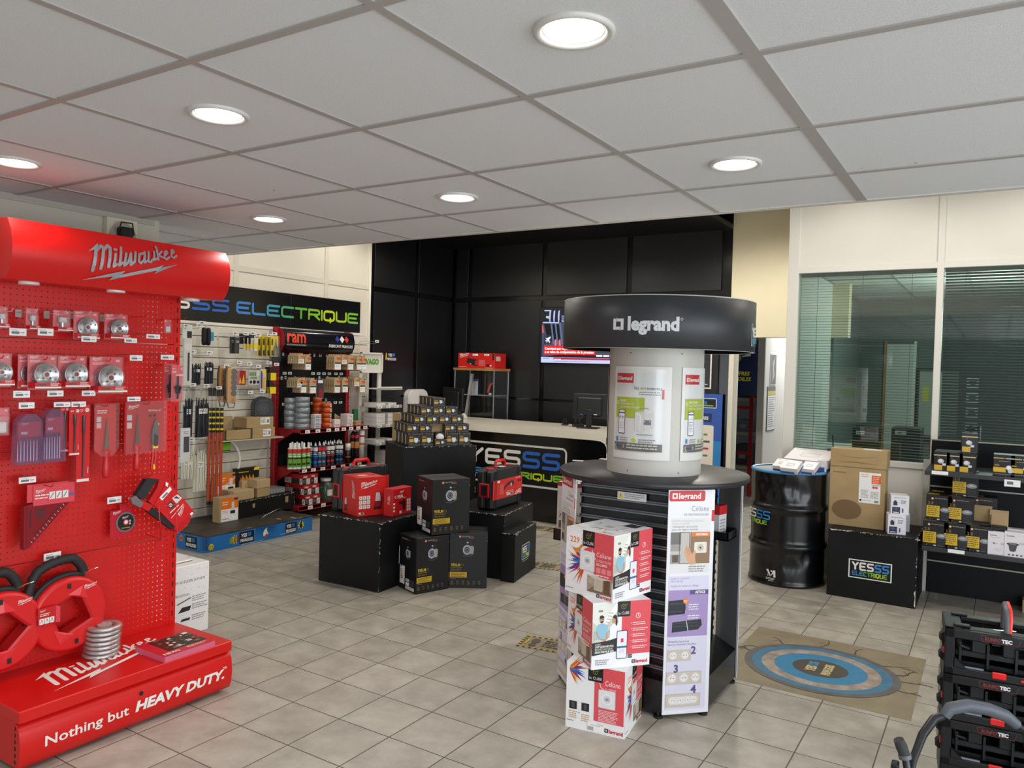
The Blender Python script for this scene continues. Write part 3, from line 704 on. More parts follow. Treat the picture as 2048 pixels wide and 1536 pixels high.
# clear violet bit tubs
def bit_tub(w, h, d, label, loc):
    e = empty('bit_case', label, 'tool pack', loc, 90)
    b = B(); b.prism([(-w/2, 0), (w/2, 0), (w/2-.006, h*.86), (w*.18, h), (-w*.18, h), (-w/2+.006, h*.86)], 0, d, PURPLE_CLEAR)
    for i, p in enumerate(b.v): b.v[i] = Vector((p.x, -p.z, p.y))
    b.f = [f[::-1] for f in b.f]
    o = b.build('tub', e)
    b = B(); b.box(-w*.42, -d*.8, h*.55, w*.42, -d*.78, h*.84, TRED); b.on((-w*.42, -d*.801, 0), (1, 0, 0), (0, 0, 1)); script_logo(b, w*.1, h*.77, w*.3, WHITE); b.rect(w*.1, h*.6, w*.34, h*.65, WHITE); b.build('label_card', e)
    r = RND
    for k in range(7):
        b = B(); x = -w*.36+k*w*.12; b.tube([(x, -d*.45, .012), (x, -d*.45, h*(.25+.12*r.random())), (x, -d*.45, h*.46)], [.004, .003, .0015], STEEL, 8); b.build('bit', e)
    return e
y, z, w, h = cell(22, 827, 76, 927, -3.44); bit_tub(w, h, .05, 'clear violet tub of flat bits, left one, third row of the red panel', (-3.44, y, z))
y, z, w, h = cell(77, 816, 120, 922, -3.43); bit_tub(w, h, .05, 'clear violet tub of bits with a handle slot, right one, third row', (-3.43, y, z))
# long card packs of masonry bits
def long_pack(u0, v0, u1, v1, xp, label):
    y, z, w, h = cell(u0, v0, u1, v1, xp); e = empty('drill_bit_pack', label, 'tool pack', (xp, y, z), 90)
    b = B(); b.box(-w/2, -.004, 0, w/2, 0, h, S('#d5151b', .4), .001); b.on((-w/2, -.004, 0), (1, 0, 0), (0, 0, 1)); b.disc(w*.75, h*.93, w*.17, WHITE, 6); b.text('SDS', w*.62, h*.925, w*.14, TXT); b.rect(w*.05, h*.015, w*.95, h*.05, WHITE); b.lines(w*.1, h*.94, w*.45, 2, h*.02, WHITE)
    b.M = b.M @ Matrix.Translation((w*.9, h*.12, 0)) @ Matrix.Rotation(pi/2, 4, 'Z'); b.text('IMPACT', 0, 0, w*.14, WHITE); b.build('card', e)
    b = B(); x = -w*.02
    b.tube([(x, -.008, h*.07), (x, -.008, h*.62), (x, -.008, h*.64), (x, -.008, h*.86)], [.0035, .0035, .0062, .0062], S('#5a5654', .35, .6), 10); b.build('drill_bit', e)
long_pack(119, 812, 138, 904, -3.455, 'red card with a masonry drill bit, short one at the back of the trio')
long_pack(137, 815, 159, 911, -3.44, 'red card with a masonry drill bit, short one in the middle of the trio')
long_pack(152, 809, 179, 965, -3.45, 'red card with the longest masonry drill bit, right one of the trio')
HANDLE = S('#c6191d', .35)
def saw_blade(b, x, y, z0, L):
    """tapered jab-saw blade pointing up from z0, saw teeth on the right side"""
    pts = [(x-.012, z0), (x+.012, z0)]
    for k in range(12): pts += [(x+.012-.008*k/12, z0+L*(k+.15)/12.5), (x+.009-.008*k/12, z0+L*(k+.85)/12.5)]
    pts += [(x-.001, z0+L)]
    b.on((0, y, 0), (1, 0, 0), (0, 0, 1)); b.prism(pts, 0, .002, S('#7e6a60', .35, .8))
    for k in range(4): b.disc(x-.002, z0+.02+k*.013, .003, WHITE, 8, None) if False else None
def grip(b, x, y, z1, L, w, m):
    b.at((x, y, z1-L)); b.M = b.M @ Matrix.Diagonal((1, .8, 1, 1))
    b.lathe([(.001, 0), (w*.36, .004), (w*.5, L*.12), (w*.46, L*.4), (w*.36, L*.62), (w*.42, L*.82), (w*.52, L*.95), (w*.3, L)], m, 20)
    b.M = Matrix.Identity(4)
y, z, w, h = cell(183, 806, 233, 910, -3.44)
e = empty('jab_saw_pack', 'clear pack with one jab saw, its red handle hanging out below', 'tool pack', (-3.44, y, z), 90)
b = B(); b.box(-w*.38, -.003, h*.05, w*.46, 0, h*.96, S('#c8141a', .4)); b.on((-w*.38, -.003, 0), (1, 0, 0), (0, 0, 1)); b.lines(w*.08, h*.86, w*.5, 2, h*.04, WHITE); b.rect(w*.06, h*.64, w*.24, h*.74, LGREY); b.rect(w*.06, h*.52, w*.24, h*.62, S('#d9b0a8', .5)); b.build('card', e)
b = B(); saw_blade(b, w*.05, -.012, h*.10, h*.62); b.M = Matrix.Identity(4); grip(b, w*.05, -.012, h*.12, .135, .036, HANDLE); b.build('jab_saw', e)
b = B(); b.prism([(-w/2, h*.12), (-w*.2, -.004), (w*.28, -.004), (w/2, h*.14), (w/2, h), (-w/2, h)], 0, .003, CLEAR); b.v = [Vector((p.x, -p.z-.02, p.y)) for p in b.v]; b.f = [f[::-1] for f in b.f]; b.build('clear_shell', e)
y, z, w, h = cell(248, 804, 326, 903, -3.44)
e = empty('drywall_tool_set', 'drywall set card with a jab saw and a pair of snips hanging below it', 'tool pack', (-3.44, y, z), 90)
b = B(); b.box(-w/2, -.003, 0, w/2, 0, h, S('#b9151c', .4)); b.on((-w/2, -.003, 0), (1, 0, 0), (0, 0, 1)); script_logo(b, w*.08, h*.85, w*.28, WHITE); b.text('DRYWALL SET', w*.6, h*.81, h*.05, WHITE, maxw=w*.34); b.rect(w*.06, h*.64, w*.18, h*.75, LGREY); b.rect(w*.06, h*.48, w*.18, h*.6, S('#d9c0b8', .5)); b.disc(w*.64, h*.72, w*.04, BLACK); b.disc(w*.76, h*.73, w*.04, BLACK); b.rect(w*.74, h*.52, w*.88, h*.56, YEL); b.build('card', e)
b = B(); saw_blade(b, -w*.2, -.012, h*.14, h*.64); b.M = Matrix.Identity(4); grip(b, -w*.2, -.012, h*.17, .13, .035, HANDLE); b.build('jab_saw', e)
b = B(); b.on((w*.24, -.01, 0), (1, 0, 0), (0, 0, 1)); b.prism([(-.002, h*.62), (.008, h*.66), (.016, h*.5), (.02, h*.3), (.012, h*.12), (-.012, h*.12), (-.018, h*.3), (-.012, h*.46)], 0, .008, S('#8c8a8a', .3, .9)); b.prism([(-.008, h*.1), (.012, h*.1), (.014, h*.3), (-.004, h*.36)], .008, .012, BLACK)
b.box(-.012, h*.06, 0, .014, h*.12, .012, YEL); b.build('snips_jaws', e)
b = B(); b.tube([(w*.24-.006, -.012, h*.08), (w*.2, -.012, -.02), (w*.17, -.012, -.085)], [.008, .0085, .007], HANDLE, 10); b.tube([(w*.24+.006, -.012, h*.08), (w*.28, -.012, -.02), (w*.25, -.012, -.07)], [.008, .0085, .007], HANDLE, 10); b.build('snips_handles', e)
b = B(); b.box(w*.21, -.018, -.09, w*.27, -.006, -.06, YEL, .004); b.build('snips_latch', e)
b = B(); b.box(-w/2-.004, -.024, -.004, w/2+.004, -.0225, h+.006, CLEAR); b.build('clear_shell', e)
# rafter square
y, z, w, h = cell(42, 966, 146, 1090, -3.47)
e = empty('rafter_square', 'dark red triangular rafter square under its carded header', 'tool', (-3.47, y, z), 90)
SQ = S('#8e1420', .3, .3); b = B(); b.on((0, 0, 0), (1, 0, 0), (0, 0, 1))
o = [(-w/2, h*.68), (w/2, h*.82), (w*.42, h*.74), (-w*.28, 0), (-w/2+.01, 0)]
q = [(-w*.32, h*.62), (w*.2, h*.68), (-w*.3, h*.2)]
out = [(-w/2+.012, 0), (-w*.36, 0), (w*.5, h*.72), (w*.46, h*.78), (-w/2+.012, h*.68)]
b.prism(out, 0, .006, SQ)
b.lay = .0066; b.poly([(-w*.28, h*.6), (-w*.06, h*.62), (-w*.06, h*.46), (-w*.2, h*.43)], S('#5d0d14', .4)); b.poly([(-w*.36, h*.6), (-w*.32, h*.6), (-w*.32, h*.34), (-w*.36, h*.3)], S('#4a0a10', .4)); b.stroke([(-w*.26, h*.2), (w*.22, h*.62)], .006, S('#4a0a10', .4))
for k in range(14): b.stroke([(-w*.3+k*w*.055, h*.08+k*h*.048), (-w*.33+k*w*.055, h*.11+k*h*.048)], .0012, WHITE, False)
b.M = Matrix.Identity(4); b.box(-w/2, -.022, 0, -w/2+.012, .008, h*.69, SQ, .002); b.build('square', e)
b = B(); b.box(-w*.3, -.010, h*.66, w*.5, -.007, h*.98, PINK); b.on((-w*.3, -.010, h*.66), (1, 0, 0), (0, 0, 1)); script_logo(b, w*.03, h*.19, w*.2, WHITE); b.lines(w*.03, h*.17, w*.3, 2, h*.045, WHITE)
for k in range(3): b.rect(w*(.3+k*.13), h*.08, w*(.41+k*.13), h*.2, WHITE); b.stroke([(w*(.32+k*.13), h*.1), (w*(.38+k*.13), h*.18)], .003, TXT, False)
b.rect(w*.7, h*.1, w*.78, h*.15, S('#5563a8', .5)); b.build('card', e)
b = B(); b.box(-w*.4, -.004, h*.72, w*.4, -.001, h*1.0, PINK); b.build('card', e)
# cutting disc on its card
y, z, w, h = cell(220, 1010, 268, 1073, -3.50)
e = empty('cutting_disc_pack', 'red card holding a black and silver cutting disc', 'tool pack', (-3.50, y, z), 90)
b = B(); b.box(-w*.5, -.003, 0, w*.38, 0, h*.86, S('#c4132c', .4)); b.box(-w*.12, -.003, h*.86, w*.25, 0, h, S('#c4132c', .4)); b.on((-w*.5, -.003, 0), (1, 0, 0), (0, 0, 1)); script_logo(b, w*.08, h*.72, w*.34, WHITE); b.build('card', e)
b = B(); r = w*.40; b.at((w*.12, -.004, h*.45), rx=90); b.cyl(0, 0, 0, .002, r, STEEL, 40); b.cyl(0, 0, .002, .003, r*.84, S('#1d1e20', .4), 40); b.on((w*.12, -.007, h*.45), (1, 0, 0), (0, 0, 1)); script_logo(b, -r*.42, r*.32, r*.7, WHITE); b.ring(0, 0, r*.2, r*.3, TRED); b.disc(0, 0, r*.2, WHITE); b.disc(r*.42, r*.08, r*.1, LGREY); b.disc(r*.42, -r*.2, r*.1, LGREY); b.text('DIAMOND', 0, -r*.62, r*.18, YEL, 'C'); b.build('disc', e)
# pruning-type saw lying in a wire basket
y0 = atX(325, 1005, -3.40)
e = empty('hacksaw', 'red and black hacksaw with card sleeve, tilted in a wire basket', 'tool', (y0.x, y0.y, y0.z), 0, None, (0, radians(0), 0))
e.rotation_euler = (0, 0, radians(90))
def hs(*p): return [((x-1385)*.00064, -(y-1290)*.00058) for x, y in p]
def hpart(nm, m, d0, d1, *outl):
    b = B(); b.on((0, 0, 0), (1, 0, 0), (0, 0, 1))
    for o in outl: b.prism(hs(*o), d0, d1, m)
    return b
hpart('frame', HANDLE, -.012, .012, [(1225, 1230), (1300, 1300), (1260, 1345), (1195, 1290), (1160, 1235)], [(1340, 1095), (1350, 1050), (1385, 1070), (1412, 1112), (1300, 1300), (1225, 1250), (1265, 1255), (1330, 1150)], [(1230, 1072), (1300, 1042), (1350, 1050), (1340, 1095)], [(1465, 1512), (1622, 1428), (1605, 1495), (1500, 1560)]).build('frame', e)
hpart('grip', S('#202022', .7), -.016, .016, [(1158, 1195), (1245, 1065), (1345, 1090), (1310, 1105), (1218, 1245)]).build('grip', e)
hpart('cap', STEEL, -.014, .014, [(1122, 1212), (1158, 1198), (1218, 1270), (1195, 1302), (1130, 1255)]).build('end_cap', e)
hpart('guard', S('#1c1c1e', .6), -.012, .014, [(1252, 1342), (1300, 1322), (1485, 1500), (1455, 1528)]).build('blade_guard', e)
b = hpart('card', S('#cf141b', .42), .006, .018, [(1408, 1108), (1645, 1410), (1478, 1505), (1298, 1300)]); b.lay = .0185
def hq(m, *p): b.poly(hs(*p), m)
hq(WPAPER, (1340, 1238), (1425, 1158), (1442, 1185), (1362, 1268)); hq(S('#70727a', .5), (1358, 1240), (1400, 1200), (1412, 1212), (1370, 1250)); hq(WPAPER, (1390, 1112), (1412, 1130), (1405, 1160), (1388, 1142))
hq(S('#3a3638', .4), (1398, 1312), (1440, 1278), (1475, 1330), (1430, 1348)); hq(LGREY, (1412, 1312), (1436, 1296), (1455, 1322), (1432, 1335)); hq(S('#d9d4d2', .4), (1445, 1258), (1490, 1232), (1530, 1270), (1482, 1312)); hq(TXT, (1455, 1262), (1480, 1246), (1515, 1272), (1498, 1270)); hq(WHITE, (1428, 1378), (1500, 1320), (1504, 1328), (1432, 1386)); hq(WHITE, (1440, 1424), (1530, 1330), (1533, 1334), (1443, 1428))
hq(WPAPER, (1600, 1415), (1622, 1402), (1632, 1418), (1610, 1432))
b.M = b.M @ Matrix.Translation(Vector(hs((1520, 1432))[0]+(0,))) @ Matrix.Rotation(radians(58), 4, 'Z'); script_logo(b, 0, 0, .062, WHITE); b.build('card_sleeve', e)
b = B()
def w3(u, v, x): return atX(u, v, x)
for L in ([(291, 1012, -3.54), (318, 1012, -3.36), (322, 1078, -3.36), (318, 1082, -3.54)], [(352, 1010, -3.36), (355, 1066, -3.36), (322, 1078, -3.36)], [(318, 1012, -3.36), (352, 1010, -3.36), (372, 994, -3.42)], [(290, 1068, -3.54), (322, 1078, -3.36)], [(330, 1057, -3.45), (355, 1066, -3.36), (375, 1050, -3.42)], [(333, 1075, -3.45), (333, 1055, -3.45)]):
    b.tube([w3(*q) for q in L], .0022, RED, 6)
E2 = empty('wire_basket', 'small red wire basket on the red panel, holding the hacksaw', 'basket', (PX, 2.33, .75)); wpart(b, 'wires', E2)
# fish-tape reels
def reel(label, loc, tilt):
    e = empty('fish_tape_reel', label, 'cable reel', loc, 90)
    b = B(); b.at((0, -.045, 0), rx=90)
    RB = S('#d3171a', .33); b.lathe([(.148, .036), (.157, .033), (.164, .024), (.166, .01), (.166, -.018), (.158, -.034), (.10, -.036)], RB, 56)
    n = 48
    def rf(a): a = (a-radians(50+tilt)) % (pi/2)-pi/4; return .070/cos(a)
    sq = [(rf(2*pi*i/n)*cos(2*pi*i/n), rf(2*pi*i/n)*sin(2*pi*i/n)) for i in range(n)]
    vs = [(x, y, .030) for x, y in sq]+[(1.14*x, 1.14*y, .034) for x, y in sq]+[(.148*cos(2*pi*i/n), .148*sin(2*pi*i/n), .036) for i in range(n)]+[(x*.97, y*.97, -.034) for x, y in sq]
    b.add(vs, [(i, n+i, n+(i+1) % n, (i+1) % n) for i in range(n)]+[(3*n+i, i, (i+1) % n, 3*n+(i+1) % n) for i in range(n)], S('#c01418', .4))
    b.add(vs, [(n+i, 2*n+i, 2*n+(i+1) % n, n+(i+1) % n) for i in range(n)], RB)
    for q in range(4):
        a = radians(50+tilt+90*q); c_, s_ = cos(a), sin(a)
        if q % 2 == 0: b.add([(.078*c_-.05*s_*t, .078*s_+.05*c_*t, .036) for t in (-1, 1)]+[(.13*c_, .13*s_, .0365), (.086*c_, .086*s_, .044)], [(0, 3, 1), (0, 2, 3), (3, 2, 1)], S('#dd3036', .35))
    b.on((0, -.0816, 0), (1, 0, 0), (0, 0, 1)); script_logo(b, .052, .098, .06, WHITE)
    for a in (95, 281): b.M = b.M.copy(); b.rect(.128*cos(radians(a))-.008, .128*sin(radians(a))-.01, .128*cos(radians(a))+.008, .128*sin(radians(a))+.012, S('#1a1516', .5))
    b.build('body', e)
    b = B(); kp = [(-.170, .02), (-.178, .06), (-.168, .115), (-.150, .175), (-.125, .212), (-.08, .233), (-.019, .243), (.022, .241), (.05, .215), (.064, .19), (.073, .165)]; pts = []
    for (x0, y0), (x1, y1) in zip(kp, kp[1:]): pts += [(x0+(x1-x0)*t/4, -.045, y0+(y1-y0)*t/4) for t in range(4)]
    b.tube(pts, [.019+.003*(i % 2) for i in range(len(pts))], S('#1d1d1f', .6), 12)
    a0, a1 = radians(192), radians(66); m = [(.172*cos(a0+(a1-a0)*i/16), -.045, .172*sin(a0+(a1-a0)*i/16)) for i in range(17)]; b.tube(m, .014, S('#1d1d1f', .6), 8); b.build('handle', e)
    b = B(); b.box(-.148, -.094, -.012, -.073, -.090, .062, S('#c2121a', .4)); b.on((-.148, -.094, -.012), (1, 0, 0), (0, 0, 1)); script_logo(b, .008, .056, .024, WHITE); b.lines(.008, .05, .05, 2, .007, WHITE)
    for k in range(3): b.rrect(.006+k*.021, .005, .025+k*.021, .03, .003, WHITE); b.stroke([(.01+k*.021, .01), (.016+k*.021, .026), (.021+k*.021, .01)], .002, TXT, False)
    b.M = Matrix.Identity(4); b.add([(-.073, -.094, -.012), (-.05, -.084, -.018), (-.05, -.084, .05), (-.073, -.094, .062)], [(0, 1, 2, 3)], PINK); b.build('label_card', e)
    b = B(); b.tube([(.058, -.05, .16), (.10, -.06, .178), (.122, -.065, .182)], .0022, S('#d65a28', .4), 6); b.tube([(.112, -.062, .18), (.124, -.066, .183)], .004, CHROME, 8); b.build('tape_end', e)
    return e
reel('red fish tape reel with black ribbed handle, whole one hanging low on the red panel', Vector(atX(134, 1226, -3.47))+Vector((-.045, 0, 0)), 18)
reel('red fish tape reel with black ribbed handle, partly cut off at the left edge', Vector(atX(-2, 1262, -3.47))+Vector((-.045, 0, 0)), 40)
# coils and magazines on the base
pc = atZ(205, 1312, .25)
for k in range(7):
    e = empty('coil_pack', 'clear round coil pack, %s of the stack on the red base' % (['lowest', 'second from the bottom', 'third from the bottom', 'middle one', 'third from the top', 'second from the top', 'topmost'][k]), 'coil', (pc.x-.02+.006*RND.random(), pc.y+.006*RND.random()+k*.0022, .2500+k*.0198), 0, 'stack of clear coil packs')
    b = B(); b.lathe([(.03, 0), (.07, .0), (.0775, .004), (.0775, .0155), (.07, .0195), (.03, .0195)], CLEAR, 36); b.build('clear_shell', e)
    b = B(); b.lathe([(.045, .002), (.068, .002), (.072, .0095), (.068, .017), (.045, .017), (.045, .002)], S('#c9c6c4', .3, .7), 36); b.build('wire_coil', e)
    b = B(); b.cyl(0, 0, .004, .0196, .030, S('#a9a3a1', .4), 24); b.on((0, 0, .0197), (0, 1, 0), (-1, 0, 0)); b.disc(0, 0, .022, S('#b9a9a6', .4)); b.ring(0, 0, .012, .016, PINK); b.build('hub', e)
mz = [atZ(*q) for q in ((268, 1305, .25), (332, 1325, .25), (432, 1291, .25))]
cx, cy = (mz[0].x+mz[2].x)/2, (mz[0].y+mz[2].y)/2; dv = mz[2]-mz[1]; ang = degrees(atan2(dv.y, dv.x)); w = dv.length; d = (mz[0]-mz[1]).length
b = B(); b.box(-w/2, -d/2, 0, w/2, d/2, .026, S('#d4637e', .5)); b.on((-w/2, -d/2, .026), (1, 0, 0), (0, 1, 0)); b.rect(0, 0, w, d, S('#c9182a', .3)); b.rect(w*.2, d*.22, w*.97, d*.97, S('#2c211c', .3))
r = random.Random(3)
for k in range(46):
    x, y = w*(.24+.68*r.random()), d*(.26+.66*r.random()); b.rrect(x, y, min(w*.97, x+w*(.02+.09*r.random())), min(d*.97, y+d*(.02+.1*r.random())), .003, S(r.choice(['#5a4a3c', '#c9c3bd', '#8a2a22', '#6d7a3c', '#3a3a40', '#b5402c', '#e6e2da', '#4d5a2c', '#7c6a5a']), .3))
b.text('NEWS', w*.04, d*.06, d*.13, WHITE, bold=.03); b.lines(w*.5, d*.16, w*.92, 2, d*.05, WHITE); b.rect(w*.86, d*.84, w*.95, d*.93, WHITE)
tag(b.build('magazine_stack', None, (cx, cy, .2497), ang), 'thick red magazine with a dark action photo, on the red base', 'magazine')
# white network cabinet carton behind the stand
Wb = [(-4.26, 2.52), (-3.935, 2.94)]
b = B(); w, d, h = .46, .33, .411
b.box(-w/2, 0, 0, w/2, d, h, S('#eceae8', .5), .004); b.face('front', w, d, h)
b.text('GIGABIT 19" 6U EQUIPE 24 PORTS', .16, .312, .021, TXT, maxw=.27); b.text('COMPOSITION', .2, .235, .019, TXT); b.disc(.17, .265, .022, LGREY); b.disc(.17, .264, .012, BLACK)
b.stroke([(.25, .195), (.335, .218)], .008, S('#6d6d72', .5)); b.lines(.345, .225, .44, 3, .012, GTXT); b.poly([(.255, .143), (.33, .146), (.34, .172), (.28, .172)], S('#26272a', .5)); b.lines(.345, .18, .45, 3, .012, GTXT); b.poly([(.27, .09), (.33, .09), (.335, .104), (.28, .104)], S('#26272a', .5)); b.lines(.345, .115, .44, 3, .012, GTXT)
r = random.Random(5)
for k in range(16): b.disc(.16+.29*r.random(), .25+.14*r.random(), .003, S('#d9b6bb', .5), 8)
b.lines(.16, .2, .24, 2, .02, GTXT); b.lines(.16, .13, .24, 2, .014, GTXT)
b.face('top', w, d, h); b.rect(0, d*.47, w, d*.53, S('#d8d4c8', .4)); b.lines(.2, d*.25, .38, 1, .02, GTXT)
tag(b.build('network_cabinet_carton', None, (-3.938, 2.705, 0), 90), 'white carton with printed list of parts on the floor behind the red stand', 'carton')
b = B(); b.box(-.20, 0, 0, .17, .2, .012, S('#efeeea', .5), .002); b.box(-.2, .0, .0, .17, .2, .004, S('#c9303a', .5)); tag(b.build('flat_carton', None, (-4.01, 2.70, .4115), 90), 'thin white and red flat carton on top of the white carton', 'carton')
b = B(); b.box(-.13, 0, 0, .09, .12, .13, S('#33508e', .5), .002); b.face('front', .22, .12, .13, x0=-.13); b.rect(.14, .06, .21, .075, WHITE); b.rect(.14, .02, .21, .035, WHITE); b.lines(.14, .11, .2, 2, .014, S('#c3cfe8', .5)); tag(b.build('blue_carton', None, (-4.03, 2.66, .424), 90), 'small blue carton with white stripes behind the red stand', 'carton')
# old wall box with a black fitting on the partition above the stand
p0, p1 = atX(207, 424, -3.825), atX(268, 470, -3.825)
E3 = empty('wall_box', 'cream wall box with a black fitting, above the red header', 'wall fitting', (-3.83, (p0.y+p1.y)/2, 2.12))
b = B(); b.box(-3.83, p0.y, 2.12, -3.79, p1.y, 2.312, S('#cbc5ae', .6), .003); b.on((-3.789, (p0.y+p1.y)/2, 2.21), (0, 1, 0), (0, 0, 1)); b.disc(0, 0, .075, S('#a39d8a', .7), 28, .085); wpart(b, 'box', E3)
b = B(); ym = (p0.y+p1.y)/2; b.box(-3.79, ym-.035, 2.13, -3.74, ym+.03, 2.265, S('#0d0d0d', .6), .008); b.tube([(-3.76, ym-.04, 2.24), (-3.74, ym-.038, 2.285), (-3.74, ym+.02, 2.287), (-3.75, ym+.035, 2.23)], .004, S('#0d0d0d', .6), 8); wpart(b, 'fitting', E3)

# ================================================================== LEFT WALL: sign, slat wall, platform
SLW = noisy('slatwall_white', '#d6cfbf', '#dfd8c9', 2.5, .42)
XS = -6.262
SIGN = B(); SIGN.box(-6.295, 2.6, 1.962, -6.27, 6.64, 2.318, S('#0b0b0d', .18), .004)
SIGN.box(-6.296, 2.59, 1.93, -6.262, 6.66, 1.958, S('#ece6d8', .4), .003)
SIGN.box(-6.2702, 5.60, 1.962, -6.2695, 5.603, 2.318, S('#2b2b2e', .3))
SIGN.on((-6.2695, 0, 0), (0, 1, 0), (0, 0, 1)); SIGN.lay = .001
a = atX(472.3, 626.7, -6.27); t_ = atX(472.3, 601.7, -6.27); c_ = atX(715.6, 645.8, -6.27); sw = .024
z0, hh = a.z+sw/2, t_.z-a.z-sw; pit = (c_.y-a.y-sw)/(9+.0); lw = pit*.80; gp = pit-lw
lw = (c_.y-a.y-sw-9*gp)/9
word(SIGN, 'ELECTRIQUE', a.y+sw/2, z0, lw, hh, gp, sw, EGRAD)
s1 = atX(383, 620, -6.27).y; s2 = atX(423, 620, -6.27).y; p2 = s2-s1
word(SIGN, 'YESSS', s1+sw/2-3*p2, z0, p2*.80, hh, p2*.20, sw, YSH+[BLU]*2)
tag(SIGN.build('shop_sign'), 'long black wall sign with blue to green ELECTRIQUE lettering', 'sign')

SWL = empty('slatwall', 'white grooved slat wall full of hanging packs, under the black sign', 'display wall', (-6.29, 4.6, 0))
b = B(); b.box(-6.296, 2.6, .0, -6.29, 6.77, 1.925, S('#4c4943', .7))
for k in range(19): z = .02+k*.1005; b.box(-6.29, 2.6, z, XS, 6.77, min(z+.094, 1.925), SLW, .002)
wpart(b, 'slats', SWL)
for yy in (4.25, 5.33): b = B(); b.box(XS-.002, yy-.012, .14, XS+.004, yy+.012, 1.92, S('#b9b3a6', .4)); wpart(b, 'joint_strip', SWL)
def hookw(y, z, x1=-6.02, price_=True, parent=SWL, x0=XS, low=0):
    t = B(); t.tube([(x0, y, z), (x1, y, z+.006), (x1+.004, y, z+.016)], .0024, STEEL, 5)
    t.box(x0, y-.012, z-.022, x0+.005, y+.012, z+.012, LGREY); wpart(t, 'hook', parent)
    if price_:
        t = B(); t.tube([(x0, y+.004, z+.028), (x1+.01, y+.004, z+.032)], .0016, STEEL, 5, False)
        t.box(x1+.008, y-.026, z+.018-low, x1+.011, y+.034, z+.046-low, WPAPER); t.on((x1+.011, y-.026, z+.018-low), (0, 1, 0), (0, 0, 1)); t.rect(.008, .008, .036, .02, S('#6d7078', .5)); t.rect(.04, .012, .055, .017, GTXT)
        wpart(t, 'price_tag', parent)
for u, v in ((372, 652), (398, 651), (404, 646), (470, 667), (491, 668), (505, 667), (516, 670), (538, 671), (548, 668), (385, 704), (418, 706), (452, 733), (478, 725), (498, 728), (516, 733), (537, 726), (552, 729), (500, 785), (524, 783), (385, 770), (412, 772), (383, 879), (404, 874), (437, 776)):
    p = atX(u, v, -6.02); hookw(p.y-.004, p.z-.03)
p = atX(718, 688, XS); hookw(p.y, p.z, -6.0)
p = atX(484, 672, XS); hookw(p.y, p.z, -6.04, False)
def cw(u0, v0, u1, v1, x): return cell(u0, v0, u1, v1, x)
def hang(b, name, label, cat, box, x, group=None):
    """b built with local front -y, width centred, bottom at 0"""
    y, z, w, h = cw(*box, x); o = b(w, h) ; o = o.build(name, None, (x, y, z), 90); return tag(o, label, cat, group)
def flat_pack(w, h, d, base, draw):
    b = B(); b.box(-w/2, -d, 0, w/2, 0, h, base, .002); b.on((-w/2, -d, 0), (1, 0, 0), (0, 0, 1)); draw(b, w, h); return b
def q_(box, x, d, base, draw, name, label, cat, group=None): return hang(lambda w, h: flat_pack(w, h, d, base, draw), name, label, cat, box, x, group)
nul = lambda b, w, h: None
# rolled black pouches
def pouch(w, h):
    b = B()
    for s in (-1, 1): b.at((s*w*.25, -.02, 0)); b.lathe([(.001, 0), (w*.2, .006), (w*.25, .03), (w*.25, h-.03), (w*.2, h-.004), (.001, h)], S('#0e0e10', .7), 14)
    b.M = Matrix.Identity(4); b.box(-.012, -.022, h-.01, .012, -.018, h+.02, LGREY); return b
hang(pouch, 'velcro_strap_pack', 'pair of rolled black straps hanging at the top left of the white slat wall', 'hanging pack', (401, 655, 418, 691), -6.06)
q_((418, 657, 427, 690), -6.08, .01, S('#cfd3d2', .3), lambda b, w, h: b.rect(w*.1, h*.25, w*.9, h*.78, S('#2f8ea6', .4)), 'bottle_pack', 'clear pack with teal label beside the rolled black straps', 'hanging pack')
q_((364, 650, 383, 677), -6.04, .012, S('#dedcd6', .35), lambda b, w, h: b.rect(w*.45, h*.05, w*.95, h*.55, S('#26272b', .5)), 'small_parts_pack', 'small white and black pack at the top edge next to the red stand', 'hanging pack')
q_((365, 677, 381, 771), -6.0, .02, S('#d9d4cf', .35), lambda b, w, h: (b.rect(w*.45, h*.1, w*.7, h*.7, S('#3a3c42', .5)), b.rect(w*.1, h*.75, w*.9, h*.9, S('#e6dfd6', .5))), 'tall_light_pack', 'tall narrow white pack beside the edge of the red stand', 'hanging pack')
for k, (u, sh) in enumerate(((462, 1), (470, 0))):
    q_((u-3+k*0, 674+k, u+6, 707), -6.10+.04*k, .02, S('#3a3a3c', .6), lambda b, w, h: (b.rect(w*.2, h*.76, w*.95, h*.8, LGREY), b.rect(w*.2, h*.68, w*.95, h*.71, LGREY)) if True else None, 'grey_pouch_pack', ['dark grey pouch pack, rear one of two', 'dark grey pouch pack with white print, front one of two'][k], 'hanging pack')
for k in range(3):
    q_((478+k*9, 667+k, 489+k*9, 688), -6.14+.035*k, .012, S('#212225', .5), lambda b, w, h: (b.disc(w*.75, h*.5, w*.18, YEL, 12), b.rect(w*.4, h*.75, w*.95, h*.95, S('#45464a', .5))), 'glove_pack', 'black glove pack with yellow dot above the yellow tags, %s of three' % ORD[k], 'hanging pack')
for k in range(4):
    q_((487+k*7, 676, 494+k*7, 701+(k % 2)), -6.10+.03*k, .006, S('#dcdad2', .4), lambda b, w, h: b.rect(w*.05, h*.15, w*.95, h*.6, YEL), 'yellow_tag_pack', 'small white and yellow carded pack left of the pliers, %s from the left' % ORD[k], 'hanging pack')
